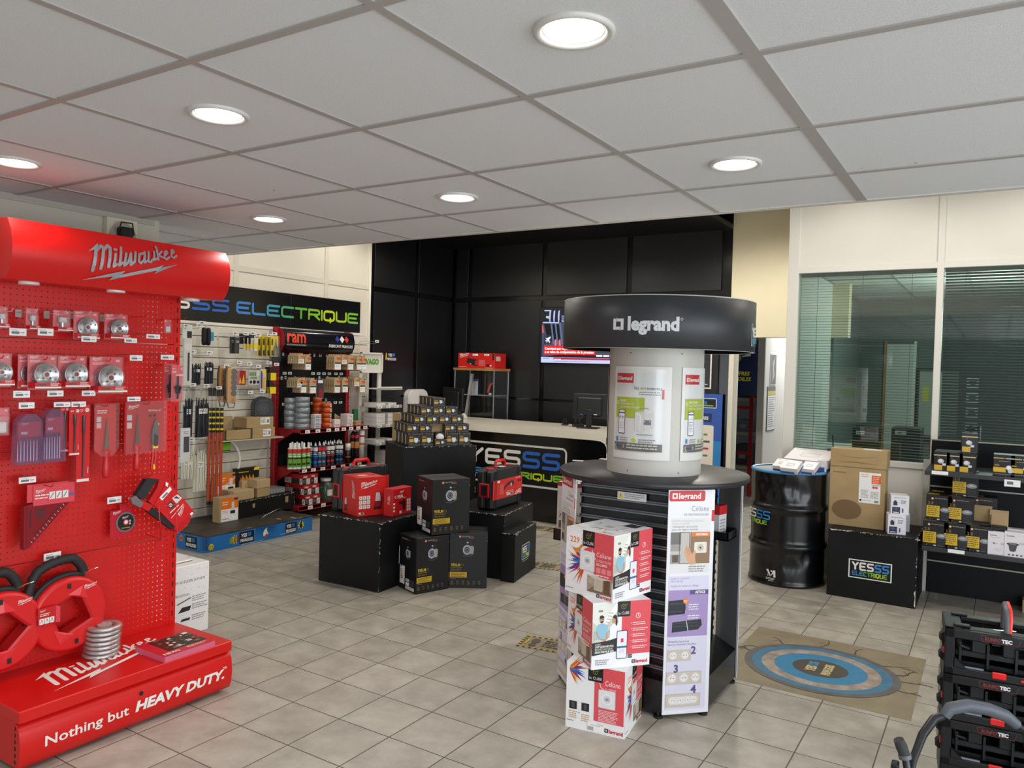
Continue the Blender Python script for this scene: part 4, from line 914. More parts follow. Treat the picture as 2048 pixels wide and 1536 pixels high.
def plier(w, h):
    b = B(); b.box(-w/2, -.004, 0, w/2, 0, h, S('#e4c714', .45), .001); b.on((-w/2, -.004, 0), (1, 0, 0), (0, 0, 1))
    b.rect(w*.08, h*.55, w*.3, h*.85, S('#3a3418', .5)); b.rect(w*.1, h*.04, w*.45, h*.3, S('#2a2a20', .5))
    b.M = Matrix.Identity(4)
    b.tube([(w*.12, -.012, h*.86), (w*.12, -.014, h*.58)], [.003, .009], S('#8c8d8c', .3, .8), 8)
    for s in (-1, 1): b.tube([(w*.12, -.014, h*.58), (w*.12+s*w*.2, -.014, h*.4), (w*.12+s*w*.25, -.014, h*.2), (w*.12+s*w*.16, -.014, h*.04)], [.006, .010, .010, .008], S('#6a6a64', .5), 8)
    b.box(-w/2, -.026, -.002, w/2, -.024, h+.004, CLEAR); return b
for k, u in enumerate((515, 524, 533, 541)):
    y, z, w, h = cw(u, 672, u+15, 713, -6.14+.045*k); tag(plier(w, h).build('pliers_pack', None, (-6.14+.045*k, y, z), 90), 'yellow carded pliers, %s of four hanging in a row' % ['rear one', 'second from the rear', 'third from the rear', 'front one'][k], 'hanging pack', 'yellow carded pliers')
q_((543, 690, 558, 724), -6.2, .03, S('#2c3138', .5), nul, 'dark_blue_pack', 'dark blue grey pack under the front pliers card', 'hanging pack')
# bags of cable ties
def tie_bag(w, h, col, n=22, lab=True):
    b = B(); r = random.Random(int(w*1e4)); ry = .018; b.box(-w*.36, -.02, h*.04, w*.36, -.004, h*.66, col, .006)
    rows = []
    for zz, k in ((0, .55), (.06, .9), (.3, 1), (.75, .95), (.9, .75), (1, .7)):
        rows.append([(w/2*k*cos(pi+pi*i/10), -ry*1.4*sin(pi*i/10)*k if True else 0, h*zz) for i in range(11)])
    b.sheet(rows, BAG)
    for i in range(n):
        x = (r.random()-.5)*w*.62; x2 = x+(r.random()-.5)*w*.2; y = -.012-ry*r.random(); b.tube([(x, y, h*.05), ((x+x2)/2, y-.002, h*.4), (x2, y, h*(.68+.14*r.random()))], .0042, col, 4)
    b.on((0, -ry*1.5-.002, 0), (1, 0, 0), (0, 0, 1)); b.box(-w*.22, h*.5, 0, w*.22, h*.6, .001, WPAPER) if lab else None
    if lab: b.lay = .0012; b.lines(-w*.18, h*.575, w*.16, 2, h*.03, TXT)
    return b
BT = S('#1a1d24', .45); WT = S('#e4e1cf', .5)
for k, (bx, x, col, lb) in enumerate((((378, 716, 402, 772), -6.06, BT, 'bag of short black cable ties, upper left one of the slat wall'), ((403, 712, 427, 770), -6.05, BT, 'bag of short black cable ties, upper one right of the other'), ((361, 778, 385, 878), -6.04, BT, 'bag of long black cable ties beside the edge of the red stand'), ((383, 776, 421, 878), -6.02, BT, 'big bag of long black cable ties in the middle of the left end'), ((357, 898, 386, 960), -5.99, WT, 'bag of short white cable ties beside the edge of the red stand'), ((380, 880, 414, 987), -6.02, WT, 'bag of long white cable ties left of the orange tubes'))):
    hang(lambda w, h: tie_bag(w, h, col, 26 if col is BT else 30), 'cable_tie_bag', lb, 'hanging bag', bx, x)
q_((360, 856, 379, 925), -5.97, .01, S('#e3e1e2', .3), lambda b, w, h: (b.rect(w*.3, h*.3, w*.9, h*.75, S('#4c4d55', .5)), b.lines(w*.3, h*.9, w*.8, 2, h*.05, GTXT)), 'printed_white_pack', 'white pack with a dark product picture at the edge of the red stand', 'hanging pack')
# orange rods
for k in range(4):
    y0 = atX(422+k*5.3, 790, -6.05); zt = atX(430, 776, -6.05).z; zb = atX(432, 1008, -6.05).z; L = zt-zb
    e = empty('orange_tube_pack', 'long orange tube pack with black and yellow label, %s of four from the left' % ORD[k], 'hanging pack', (-6.08+.02*k, y0.y+.012, zb), 90, 'long orange tube packs')
    b = B(); b.cyl(0, 0, .03, L*.62, .0135, S('#b9431f', .35), 12); b.build('tube', e)
    b = B(); b.cyl(0, 0, L*.62, L*.83, .0155, S('#17170f', .4), 12)
    for q in range(4): b.cyl(0, 0, L*(.64+q*.05), L*(.655+q*.05), .0158, YEL, 12, cap=False)
    b.build('label', e)
    b = B(); b.cyl(0, 0, L*.83, L*.93, .013, CLEAR, 12); b.build('clear_top', e)
    b = B(); b.cyl(0, 0, 0, .03, .016, BLACK, 12); b.cyl(0, 0, L*.93, L, .015, BLACK, 12); b.build('end_cap', e)
# yellow power strips
def pstrip(box, x, lb):
    y, z, w, h = cw(*box, x); e = empty('power_strip', lb, 'power strip', (x, y, z), 90)
    b = B(); b.box(-w/2, -.045, h*.12, w/2, 0, h, S('#e0990f', .45), .008); b.build('body', e)
    for k in range(5): b = B(); b.at((w*.13, -.045, h*(.90-k*.135)), rx=90); b.cyl(0, 0, 0, .010, w*.30, S('#33363a', .5), 18); b.build('socket_cover', e)
    b = B(); b.box(-w*.1, -.051, h*.16, w*.35, -.045, h*.24, S('#b5651d', .5), .002); b.build('switch', e)
    b = B(); b.tube([(-w*.1, -.02, h), (-w*.55, -.03, h*1.02), (-w*.75, -.03, h*.8), (-w*.7, -.03, h*.3), (-w*.3, -.03, 0), (w*.3, -.03, .0), (w*.45, -.03, h*.1), (w*.1, -.02, h*.13)], .0065, S('#34363a', .5), 8); b.build('cable', e)
    b = B(); b.box(-w*.8, -.060, -.02, w*.7, -.059, h*1.06, BAG) ; b.build('clear_bag', e)
pstrip((450, 735, 467, 815), -6.03, 'yellow power strip with grey socket covers in a clear bag, front one')
pstrip((434, 733, 447, 812), -6.14, 'yellow power strip mostly hidden behind the front one')
q_((470, 741, 490, 770), -6.08, .012, S('#a5161e', .4), lambda b, w, h: (b.poly([(w*.3, h*.12), (w*.45, h*.55), (w*.55, h*.12)], GOLD), b.poly([(w*.58, h*.1), (w*.78, h*.8), (w*.9, h*.1)], GOLD)), 'step_drill_pack', 'red pack with two golden step drills right of the power strip', 'hanging pack')
q_((463, 741, 471, 770), -6.16, .01, S('#b3202a', .4), nul, 'step_drill_pack', 'narrow red pack just behind the golden step drill pack', 'hanging pack')
q_((496, 740, 519, 770), -6.08, .008, S('#cfccc2', .3), lambda b, w, h: ([b.rect(w*(.08+q*.15), h*.6, w*(.19+q*.15), h*.85, S('#4f9a3a', .5)) for q in range(4)], b.disc(w*.2, h*.2, w*.11, BLACK), b.disc(w*.5, h*.2, w*.14, BLACK), b.disc(w*.82, h*.2, w*.11, BLACK), b.rect(w*.15, h*.4, w*.75, h*.55, S('#8b938a', .5)), b.rect(w*.75, h*.62, w*.97, h*.95, WHITE)), 'sleeve_kit', 'clear pack with green sleeves and three black discs', 'hanging pack')
q_((519, 738, 531, 781), -6.07, .012, S('#c9c8c0', .3), lambda b, w, h: (b.rect(w*.08, h*.1, w*.35, h*.9, S('#2b3f94', .5)), b.rect(w*.4, h*.05, w*.8, h*.62, S('#f0a81c', .5)), b.rect(w*.3, h*.8, w*.95, h*.95, YEL)), 'cutter_knife_pack', 'blue and yellow cutter knife card', 'hanging pack')
for k in range(3):
    q_((529+k*4.5, 734, 543+k*4.5, 787), -6.12+.035*k, .012, S('#1d1b1a', .45), lambda b, w, h: (b.rect(0, 0, w*.9, h*.25, YEL), b.rect(w*.1, h*.5, w*.9, h*.78, YEL), b.poly([(w*.2, h*.5), (w*.9, h*.5), (w*.9, h*.25)], S('#7a1a18', .5)), b.rect(0, h*.9, w, h, S('#4d1116', .5))), 'black_yellow_pack', 'black, yellow and red carded pack next to the red upright, %s of three' % ORD[k], 'hanging pack')
# siren
y, z, w, h = cw(501, 799, 534, 838, -6.16)
e = empty('alarm_sounder', 'black arched sounder unit standing on the kraft boxes', 'sounder', (-6.10, y, z), 62)
o = [(-w/2, 0), (w/2, 0), (w/2, h*.55)]+[(w/2*cos(a), h*.55+h*.45*sin(a)) for a in [pi*i/12 for i in range(1, 12)]]+[(-w/2, h*.55)]
b = B(); b.on((0, 0, 0), (1, 0, 0), (0, 0, 1)); b.prism(o, -.07, 0, S('#26282a', .5)); b.lay = .001
b.prism([(x*.82, .008+y_*.9) for x, y_ in o], 0, .012, S('#2f3133', .5)); b.build('housing', e)
b = B(); b.on((0, -.012, h*.42), (1, 0, 0), (0, 0, 1)); b.ring(0, 0, w*.12, w*.28, S('#3d4043', .5)); b.ring(0, 0, w*.05, w*.1, S('#55585b', .5)); b.rect(-w*.2, h*.34, w*.2, h*.4, S('#46494c', .5)); b.build('speaker_grille', e)
# wire shelf with kraft boxes
zz = .86
b = B(); b.box(XS, 4.60, zz-.012, -6.02, 5.32, zz, S('#bdb5a0', .4), .002); wpart(b, 'shelf', SWL)
def kraft(w, d, h, tape=True, labels=(), m=None):
    b = B(); b.box(-w/2, 0, 0, w/2, d, h, m or KRAFT, .003)
    if tape: b.face('top', w, d, h); b.rect(0, d*.485, w, d*.515, S('#8a6b42', .6))
    for nm, x0, y0, x1, y1 in labels:
        b.face(nm, w, d, h); ww = w if nm in ('front', 'back', 'top') else d; hh = d if nm == 'top' else h
        b.rect(ww*x0, hh*y0, ww*x1, hh*y1, WPAPER); b.lines(ww*(x0+.05*(x1-x0)), hh*(y1-.12*(y1-y0)), ww*(x0+.6*(x1-x0)), 4, hh*(y1-y0)*.2, TXT)
        b.rect(ww*(x0+.68*(x1-x0)), hh*(y0+.2*(y1-y0)), ww*(x0+.94*(x1-x0)), hh*(y0+.75*(y1-y0)), S('#8a8a8c', .5))
    return b
def kbox(box, x, d, label, rz=90, name='kraft_box', dz=None, **k):
    y, z, w, h = cw(*box, x); z = dz if dz is not None else z
    return tag(kraft(w, d, h, **k).build(name, None, (x, y, z), rz), label, 'box')
e = empty('open_kraft_box', 'open kraft box with raised lid on the wire shelf', 'box', (-6.05, 0, zz), 90)
y, z, w, h = cw(452, 858, 502, 878, -6.03); e.location = (-6.03, y, zz+.0005)
b = B(); t = .004; H_ = h
for bx in ((-w/2, 0, 0, w/2, .2, t), (-w/2, 0, 0, w/2, t, H_), (-w/2, .2-t, 0, w/2, .2, H_), (-w/2, 0, 0, -w/2+t, .2, H_), (w/2-t, 0, 0, w/2, .2, H_)): b.box(*bx, KRAFT)
b.build('tray', e)
b = B(); b.box(-w/2, .2, H_*.9, w/2-.06, .204, H_+.115, KRAFT); b.build('lid', e)
y, z, w, h = cw(506, 856, 550, 877, -6.02)
tag(kraft(w, .19, h-.002, labels=(('front', .45, .15, .8, .85),)).build('kraft_box', None, (-6.02, y, zz+.0005), 90), 'kraft box with white label on the wire shelf, lower of the stacked two', 'box')
y2, z2, w2, h2 = cw(493, 836, 549, 857, -6.02)
tag(kraft(w2*.95, .19, .102, labels=(('front', .5, .3, .85, .95),)).build('kraft_box', None, (-6.025, y2, zz+h-.0008), 90), 'kraft box with white label under the sounder, upper of the stacked two', 'box')
e.location.z = zz+.0005
SND = [o for o in COL.objects if o.name == 'alarm_sounder'][0]; SND.location.z = zz+h+.102
# white coil of conduit with card
p = atX(441, 925, -6.12)
e = empty('white_conduit_coil', 'loop of white flexible conduit hanging by a green and black card', 'cable', (-6.15, p.y, p.z), 90)
r_ = atX(482, 925, -6.12).y-p.y
b = B(); b.tube([(r_*cos(radians(a)), -.01, r_*sin(radians(a))) for a in range(-100, 101, 8)], .0115, S('#e9e6de', .45), 10)
b.build('conduit', e)
y, z, w, h = cw(441, 875, 461, 902, -6.10); b = B(); b.box(-w/2, -.003, 0, w/2, 0, h, S('#6cb529', .45)); b.on((-w/2, -.003, 0), (1, 0, 0), (0, 0, 1)); b.rect(0, h*.6, w, h, BLACK); b.rect(0, 0, w, h*.06, BLACK); b.rect(w*.3, h*.75, w*.75, h*.8, GREY)
o = b.build('card', e); o.location = (y-p.y, -.05, z-p.z)
# ------------------------------------------------------------------ low platform
PZ = .141
e = empty('display_platform', 'low platform with a blue printed front and dark worn top', 'platform', (-5.9, 4.65, 0))
b = B(); X0, X1, Y0, Y1 = -6.255, -5.512, 4.06, 5.245
b.box(X0, Y0, 0, X1, Y1, PZ-.012, S('#1f73b8', .4), .002)
BP_ = S('#0f1c3c', .5)
def priv(b, x, y, w, h):
    b.rect(x, y, x+w, y+h, S('#0c0f1a', .4)); b.text('YES', x+w*.08, y+h*.55, h*.42, WHITE, bold=.04, skew=.15, maxw=w*.42); b.text('SS', x+w*.55, y+h*.58, h*.42, CYAN, bold=.04, skew=.15, maxw=w*.36); b.text('PRIVILEGES', x+w*.06, y+h*.14, h*.36, WHITE, bold=.04, skew=.1, maxw=w*.86)
def burst(b, x, y, r, m, n=9, k=.6): b.poly([(x+(r if i % 2 else r*k)*cos(pi*i/n), y+(r if i % 2 else r*k)*sin(pi*i/n)) for i in range(2*n)], m)
b.on((X1, Y0, 0), (0, 1, 0), (0, 0, 1)); L = Y1-Y0
for (f, w) in ((.29, .155), (.72, .135)): priv(b, L*f, .016, w, .10)
burst(b, L*.25, .065, .045, YEL); b.rrect(L*.205, .035, L*.235, .085, .006, S('#7f9a3c', .5)); b.rrect(L*.24, .035, L*.265, .095, .006, S('#a0742c', .5)); b.rrect(L*.268, .04, L*.288, .1, .006, S('#5d3f7c', .5))
for i in range(26):
    for j in range(7): b.disc(L*(.44+.008*i), .118-j*.012, .0042*(1-j/8)*(1 if i < 22 else .6), BP_, 6)
b.poly([(L*.50, .07), (L*.515, .1), (L*.53, .112), (L*.54, .08), (L*.55, .06), (L*.535, .035), (L*.505, .04)], WHITE); b.poly([(L*.51, .04), (L*.53, .06), (L*.55, .05), (L*.535, .03)], S('#c23a3a', .5)); b.disc(L*.535, .11, .006, YEL, 8); burst(b, L*.875, .075, .043, YEL); b.poly([(L*.862, .05), (L*.858, .085), (L*.87, .1), (L*.885, .12), (L*.884, .09), (L*.892, .06), (L*.878, .045)], BLACK)
burst(b, L*.045, .045, .034, YEL); b.rect(L*.03, .035, L*.062, .055, S('#c6a33a', .5))
for i in range(10):
    for j in range(9): b.disc(.004+i*.009, .12-j*.012, .0042*(1-i/12), BP_, 6)
b.lines(L*.66, .03, L*.8, 1, .02, S('#c9d8e8', .5), hgt=.004); b.lines(L*.3, .012, L*.5, 1, .02, S('#c9d8e8', .5), hgt=.004)
b.on((X0, Y0, 0), (1, 0, 0), (0, 0, 1)); L = X1-X0
priv(b, L*.65, .016, .155, .10); burst(b, L*.57, .085, .032, S('#d98a2c', .5)); b.rect(L*.55, .075, L*.59, .095, S('#b5352c', .5))
for i in range(9):
    for j in range(9): b.disc(L-.004-i*.008, .12-j*.012, .0042*(1-i/11), BP_, 6)
wpart(b, 'printed_sides', e)
WOOD = noisy('worn_dark_top', '#2d2823', '#453d34', 9, .55, bump=.3, bscale=60)
b = B(); b.box(X0, Y0, PZ-.012, X1+.003, Y1+.002, PZ, WOOD, .002); b.on((X0, Y0, PZ), (1, 0, 0), (0, 1, 0)); r = random.Random(2)
for k in range(16): x, y = r.random()*.72, r.random()*1.15; b.poly([(x, y), (x+.006, y+.002), (x+.004, y+.007)], LGREY)
for x, y, a, c in ((.60, .86, .06, .02), (.66, .98, .08, .02), (.735, .42, .01, .05), (.735, 1.0, .012, .06)): b.rect(x, y, x+a, y+c, S('#b9b2a4', .6))
wpart(b, 'top', e)
CHIP = S('#cfcac0', .7)
def plinth(w, d, h, seed, chips='FRT', sticker=None):
    """black painted display cube with chipped edges; front -y, centred in x, base 0"""
    b = B(); b.box(-w/2, 0, 0, w/2, d, h, TBL, .0025); r = random.Random(seed)
    def chip_row(nm, n, ww, hh, edge):
        b.face(nm, w, d, h)
        for k in range(n):
            t = r.random(); s_ = .006+.022*r.random()**2; g = .002+.005*r.random()
            if edge == 'top': x = t*ww; b.poly([(x, hh-.001), (x+s_, hh-.001), (x+s_*.8, hh-g), (x+s_*.3, hh-g*1.3)], CHIP)
            else: y = t*hh; x = ww-.001 if edge == 'r' else .001; q = -1 if edge == 'r' else 1; b.poly([(x, y), (x, y+s_), (x+q*g, y+s_*.7), (x+q*g*.6, y+s_*.2)], CHIP)
    chip_row('front', 22, w, h, 'top'); chip_row('right', 22, d, h, 'top'); chip_row('front', 8, w, h, 'r'); chip_row('right', 6, d, h, 'l'); chip_row('left', 8, d, h, 'top')
    b.face('top', w, d, h)
    for k in range(34):
        t = r.random(); s_ = .01+.03*r.random()**2; g = .003+.006*r.random()
        if k % 2: x = t*(w-.04); b.poly([(x, .001), (x+s_, .001), (x+s_*.7, g), (x+s_*.2, g*1.4)], CHIP)
        else: y = t*(d-.04); b.poly([(w-.001, y), (w-.001, y+s_), (w-g, y+s_*.6), (w-g*1.3, y+s_*.3)], CHIP)
    if sticker: sticker(b)
    return b
b = plinth(.76, .30, .158, 3); b.face('front', .76, .30, .158); b.rect(.2, .08, .23, .12, S('#a98f62', .7)); b.rect(.63, .07, .67, .13, S('#a98f62', .7))
tag(b.build('low_plinth', None, (-5.915, 5.035, PZ+.0005), 95), 'low black plinth lying on the platform under the kraft boxes', 'plinth')
PT = PZ+.1595
def obox(w, d, h):
    b = B(); b.box(-w/2, 0, 0, w/2, d, h, KRAFT, .002); b.face('front', w, d, h); b.rect(w*.08, h*.03, w*.97, h*.97, WPAPER); b.rect(w*.08, h*.52, w*.97, h*.97, S('#e8761b', .45)); b.rect(w*.75, h*.86, w*.95, h*.94, S('#3a2c5c', .5)); b.lines(w*.14, h*.82, w*.45, 2, h*.09, S('#f7d9b5', .5)); b.lines(w*.14, h*.46, w*.45, 2, h*.06, ORANGE)
    b.box(w*.62, h*.42, .0, w*.76, h*.78, .002, S('#d9d7d4', .4)); b.box(w*.56, h*.32, .0, w*.8, h*.44, .003, S('#1c1c24', .4)); b.lines(w*.12, h*.14, w*.5, 1, h*.06, TXT); return b
tag(obox(.205, .10, .225).build('spotlight_carton', None, (-5.862, 4.565, PZ+.0005), 90), 'kraft carton with orange and white label standing on the front of the platform', 'carton')
tag(obox(.25, .06, .24).build('spotlight_carton', None, (-6.13, 4.74, PT), 90), 'kraft carton with orange label standing behind the white conduit loop', 'carton')
tag(kraft(.235, .17, .092, m=KRAFT2).build('kraft_box', None, (-5.945, 4.795, PT), 92), 'low kraft box on the black plinth, front left one', 'box')
tag(kraft(.165, .16, .085).build('kraft_box', None, (-5.955, 5.03, PT), 96), 'kraft box on the black plinth, lower right one of the stack', 'box')
tag(kraft(.165, .16, .082, m=KRAFT2).build('kraft_box', None, (-5.95, 5.025, PT+.0855), 93), 'kraft box on the black plinth, upper right one of the stack', 'box')
tag(kraft(.12, .12, .155, m=KRAFT2).build('kraft_box', None, (-6.07, 4.93, PT), 90), 'pale kraft box standing behind the low ones on the black plinth', 'box')
b = B(); w, h = .31, .25; b.prism([(-w/2, 0), (w*.38, 0), (w/2, h*.3), (w*.38, h*.62), (w*.38, h), (-w/2, h)], 0, .05, S('#16140f', .4)); b.v = [Vector((p.x, -p.z, p.y)) for p in b.v]; b.f = [f[::-1] for f in b.f]
b.on((-w/2, -.0505, 0), (1, 0, 0), (0, 0, 1)); b.poly([(w*.62, 0), (w*.88, 0), (w, h*.3), (w*.84, h*.62)], YEL); b.poly([(w*.66, h*.88), (w*.88, h*.88), (w*.88, h), (w*.7, h)], YEL); b.text('2', w*.78, h*.16, h*.2, BLACK, bold=.03); b.lines(w*.1, h*.86, w*.5, 1, h*.06, YEL)
for k in range(4): x = w*(.2+k*.13); b.poly([(x, h*.3), (x+.02, h*.34), (x+.03, h*.62), (x+.015, h*.74), (x+.005, h*.55), (x-.008, h*.66), (x-.012, h*.4)], S('#e38a1e', .45)); b.poly([(x+.004, h*.36), (x+.016, h*.4), (x+.012, h*.58)], S('#f7d75a', .45))
tag(b.build('fire_alarm_carton', None, (-6.17, 4.99, PT+.02), 90), 'black and yellow carton with flame pictures behind the kraft boxes', 'carton')
e = empty('parts_organiser', 'flat clear grey parts organiser on the right end of the black plinth', 'organiser', (-6.0, 5.24, PT), 90)
b = B(); b.box(-.10, 0, 0, .10, .17, .045, S('#8d9091', .35), .005); b.build('tray', e); b = B(); b.box(-.10, 0, .0455, .10, .17, .055, clear('smoked_plastic', gloss=.15, diff=.25, tint='#b9bcbd'), .003); b.build('lid', e)
p = atZ(545, 1031, PZ); b = B(); b.tube([(p.x, p.y-.12, PZ+.004), (p.x, p.y+.05, PZ+.05), (p.x, p.y+.09, PZ+.055), (p.x, p.y+.1, PZ+.04)], .003, STEEL, 6); b.box(p.x-.02, p.y-.15, PZ+.0003, p.x+.02, p.y-.11, PZ+.008, STEEL); tag(b.build('loose_hook'), 'loose wire display hook lying on the platform', 'hook')

# ================================================================== BLACK AND RED SHELF UNIT
XR = -6.225
G = empty('fixings_shelf_unit', 'black shelf unit with red shelves and curved printed header', 'shelf unit', (-6.05, 5.9, 0))
RSH = S('#a3121b', .38)
b = B(); b.box(XR-.03, 5.40, .05, XR, 6.37, 1.95, S('#0c0c0e', .6, 0, .3)); b.on((XR, 5.40, 0), (0, 1, 0), (0, 0, 1)); b.lay = .001
for i in range(22):
    for j in range(24): b.rect(.05+i*.042, .98+j*.028, .055+i*.042, .987+j*.028, S('#2a2a2c', .6))
wpart(b, 'back_panel', G)
for y in (5.36, 6.37):
    b = B(); b.box(XR-.034, y, .02, XR+.025, y+.045, 1.96, RSH, .003); b.on((XR+.0255, y, 0), (0, 1, 0), (0, 0, 1))
    for k in range(36): b.rect(.012, .1+k*.05, .018, .125+k*.05, S('#3a0609', .6)); b.rect(.028, .1+k*.05, .034, .125+k*.05, S('#3a0609', .6))
    wpart(b, 'upright', G)
b = B(); pts = [(XR+.01, 1.70), (XR+.075, 1.72), (XR+.105, 1.78), (XR+.11, 1.84), (XR+.095, 1.91), (XR+.07, 1.945), (XR+.01, 1.95)]
b.sheet([[(x, 5.39, z) for x, z in pts], [(x, 6.395, z) for x, z in pts]][::1], S('#12111a', .18)); n = len(pts)
b.f = [f[::-1] for f in b.f]
b.add([(x, y, z) for y in (5.39, 6.395) for x, z in pts], [tuple(range(n)), tuple(range(2*n-1, n-1, -1)), (0, 1, n+1, n), (n-1, 2*n-1, 0, n)], RSH)
hp = pts
def hx2(z):
    for (xa, za), (xb, zb) in zip(hp, hp[1:]):
        if z <= zb: return xa+(xb-xa)*(z-za)/(zb-za)
    return hp[-1][0]
HD = wpart(b, 'header', G)
b = B(); b.warp = lambda p: Vector((hx2(p.z)+.005+p.x, p.y, p.z)); b.on((0, 0, 0), (0, 1, 0), (0, 0, 1)); b.lay = .002
b.text('ram', 5.42, 1.81, .185, S('#e2472c', .4), bold=.03, maxw=.25); b.text('FIXATIONS POUR LE BATIMENT', 5.42, 1.775, .022, WHITE, maxw=.26)
x = 6.10
for k, m in enumerate((S('#2b3a9c', .4), S('#eceae6', .4), S('#d8382e', .4))): b.poly([(x+k*.062, 1.88), (x+.045+k*.062, 1.838), (x+.072+k*.062, 1.862), (x+.03+k*.062, 1.905)] if False else [(x-.01+k*.07, 1.865), (x+.025+k*.07, 1.828), (x+.06+k*.07, 1.868), (x+.025+k*.07, 1.905)], m)
b.text('FABRICANT FRANCAIS', 6.0, 1.775, .045, WHITE, bold=.03, maxw=.36); b.build('lettering', HD)
XF = -5.868
for k, (zt, zb, y1) in enumerate(((.93, .887, 6.39), (.534, .494, 6.39), (.157, .112, 6.39))):
    b = B(); b.box(XR, 5.40, zb+.01, XF, y1, zt-.002, RSH, .002); b.box(XF-.004, 5.398, zb, XF, y1+.002, zt, RSH, .001)
    if k < 2: b.prism([(XR, zb-.12), (XR, zb+.01), (XR+.25, zb+.01)], 5.40, 5.404, RSH)
    b.v = [p if not (abs(p.z-5.40) < .006 and p.y < 1.2) else Vector((p.x, p.z, p.y)) for p in b.v]
    sh = wpart(b, 'shelf', G)
    b = B(); b.on((XF, 0, 0), (0, 1, 0), (0, 0, 1)); b.lay = .0008
    ys = [5.46, 5.60, 5.75, 5.87, 5.97, 6.08, 6.19, 6.30] if k == 0 else ([5.43, 5.55, 5.68, 5.83, 5.97, 6.1, 6.22] if k == 1 else [5.52, 5.70, 5.9, 6.1])
    for y in ys:
        b = B(); b.box(XF, y, zb+.004, XF+.0025, y+.062, zt-.006, WPAPER); b.on((XF+.0025, y, zb+.004), (0, 1, 0), (0, 0, 1)); b.rect(.012, .01, .04, .02, S('#70727a', .5)); wpart(b, 'price_tag', G)
for z in (1.475, 1.155):
    for y in (5.47, 5.54, 5.86, 5.94, 6.02, 6.1, 6.2, 6.28):
        b = B(); b.box(XR, y, z, XR+.002, y+.05, z+.026, WPAPER); b.on((XR+.002, y, z), (0, 1, 0), (0, 0, 1)); b.rect(.008, .008, .034, .018, S('#70727a', .5)); wpart(b, 'price_tag', G)
for (u, v) in ((636, 707), (645, 710), (658, 710), (556, 757), (668, 800)):
    p = atX(u, v, -6.1); hookw(p.y, p.z, -6.0, False, G, XR)
# brown card packs on hooks
def brown(w, h, big):
    b = B(); b.box(-w/2, -.016, 0, w/2, 0, h, KRAFT2, .001); b.box(-w*.3, -.009, h, w*.3, -.007, h+.022, KRAFT2); b.on((-w/2, -.016, 0), (1, 0, 0), (0, 0, 1))
    b.poly([(w*.3, h*.93), (w*.97, h*.93), (w*.97, h*.76), (w*.55, h*.76)], S('#dd4a2c', .5)); b.rect(0, 0, w, h*.03, S('#a9402a', .5))
    if big: b.rect(w*.12, h*.03, w*.97, h*.5, WPAPER); b.rect(w*.12, h*.46, w*.97, h*.56, S('#2a2a2c', .5)); b.disc(w*.35, h*.3, w*.05, BLACK, 8); b.disc(w*.6, h*.3, w*.05, BLACK, 8)
    else: b.rect(w*.08, h*.1, w*.9, h*.55, WPAPER); b.lines(w*.14, h*.45, w*.8, 2, h*.15, TXT)
    b.face('left', w, .016, h, y0=-.016); b.disc(.008, h*.85, .005, TXT, 8); b.rect(.004, h*.2, .012, h*.7, S('#96794f', .6)); return b
CL = [((594, 711, 607, 728), 5, 0, 'top row, small packs at the left end'), ((608, 713, 620, 740), 6, 1, 'top row, tall packs second from the left'),
      ((666, 713, 680, 740), 4, 1, 'top row, tall packs right of the bare hooks'), ((681, 713, 692, 729), 3, 0, 'top row, small packs in the right half'), ((693, 714, 705, 740), 4, 1, 'top row, tall packs with white print, right half'), ((711, 716, 722, 740), 3, 1, 'top row, tall packs second from the right end'), ((721, 716, 731, 740), 2, 1, 'top row, tall packs at the right end'),
      ((592, 760, 603, 776), 5, 0, 'lower row, small packs at the left end'), ((599, 759, 611, 786), 4, 1, 'lower row, tall packs second from the left'), ((617, 760, 630, 787), 4, 1, 'lower row, tall packs left of the clear pack'),
      ((666, 759, 678, 786), 5, 1, 'lower row, tall packs right of the clear pack'), ((682, 759, 694, 785), 3, 1, 'lower row, tall packs in the right half'), ((706, 758, 717, 773), 4, 0, 'lower row, small packs in the right half'), ((717, 760, 728, 785), 2, 1, 'lower row, tall packs at the right end')]
for bx, n, big, where in CL:
    proto = None; XPF = -5.97
    for k in range(n):
        x = XPF-k*.034; y, z, w, h = cw(*bx, XPF)
        lb = 'brown pack, %s, %s' % (where, 'front one' if k == 0 else ORD[k]+' from the front')
        if proto is None: proto = tag(brown(w, h, big).build('fixing_pack', None, (x, y, z), 90), lb, 'hanging pack', 'brown fixing packs on hooks')
        else: dup(proto, (x, y, z+.001*(k % 2)), 90, lb)
    hookw(y, z+h+.016, XPF+.02, False, G, XR)
q_((630, 757, 646, 798), -5.98, .02, CLEAR, lambda b, w, h: (b.rect(w*.2, h*.78, w*.8, h*.92, WPAPER), b.rect(w*.3, h*.1, w*.7, h*.5, S('#9c1f2c', .5)), b.rect(w*.2, h*.5, w*.8, h*.75, S('#3a3b40', .5))), 'red_plug_pack', 'clear hanging pack with dark red plugs between brown packs', 'hanging pack')
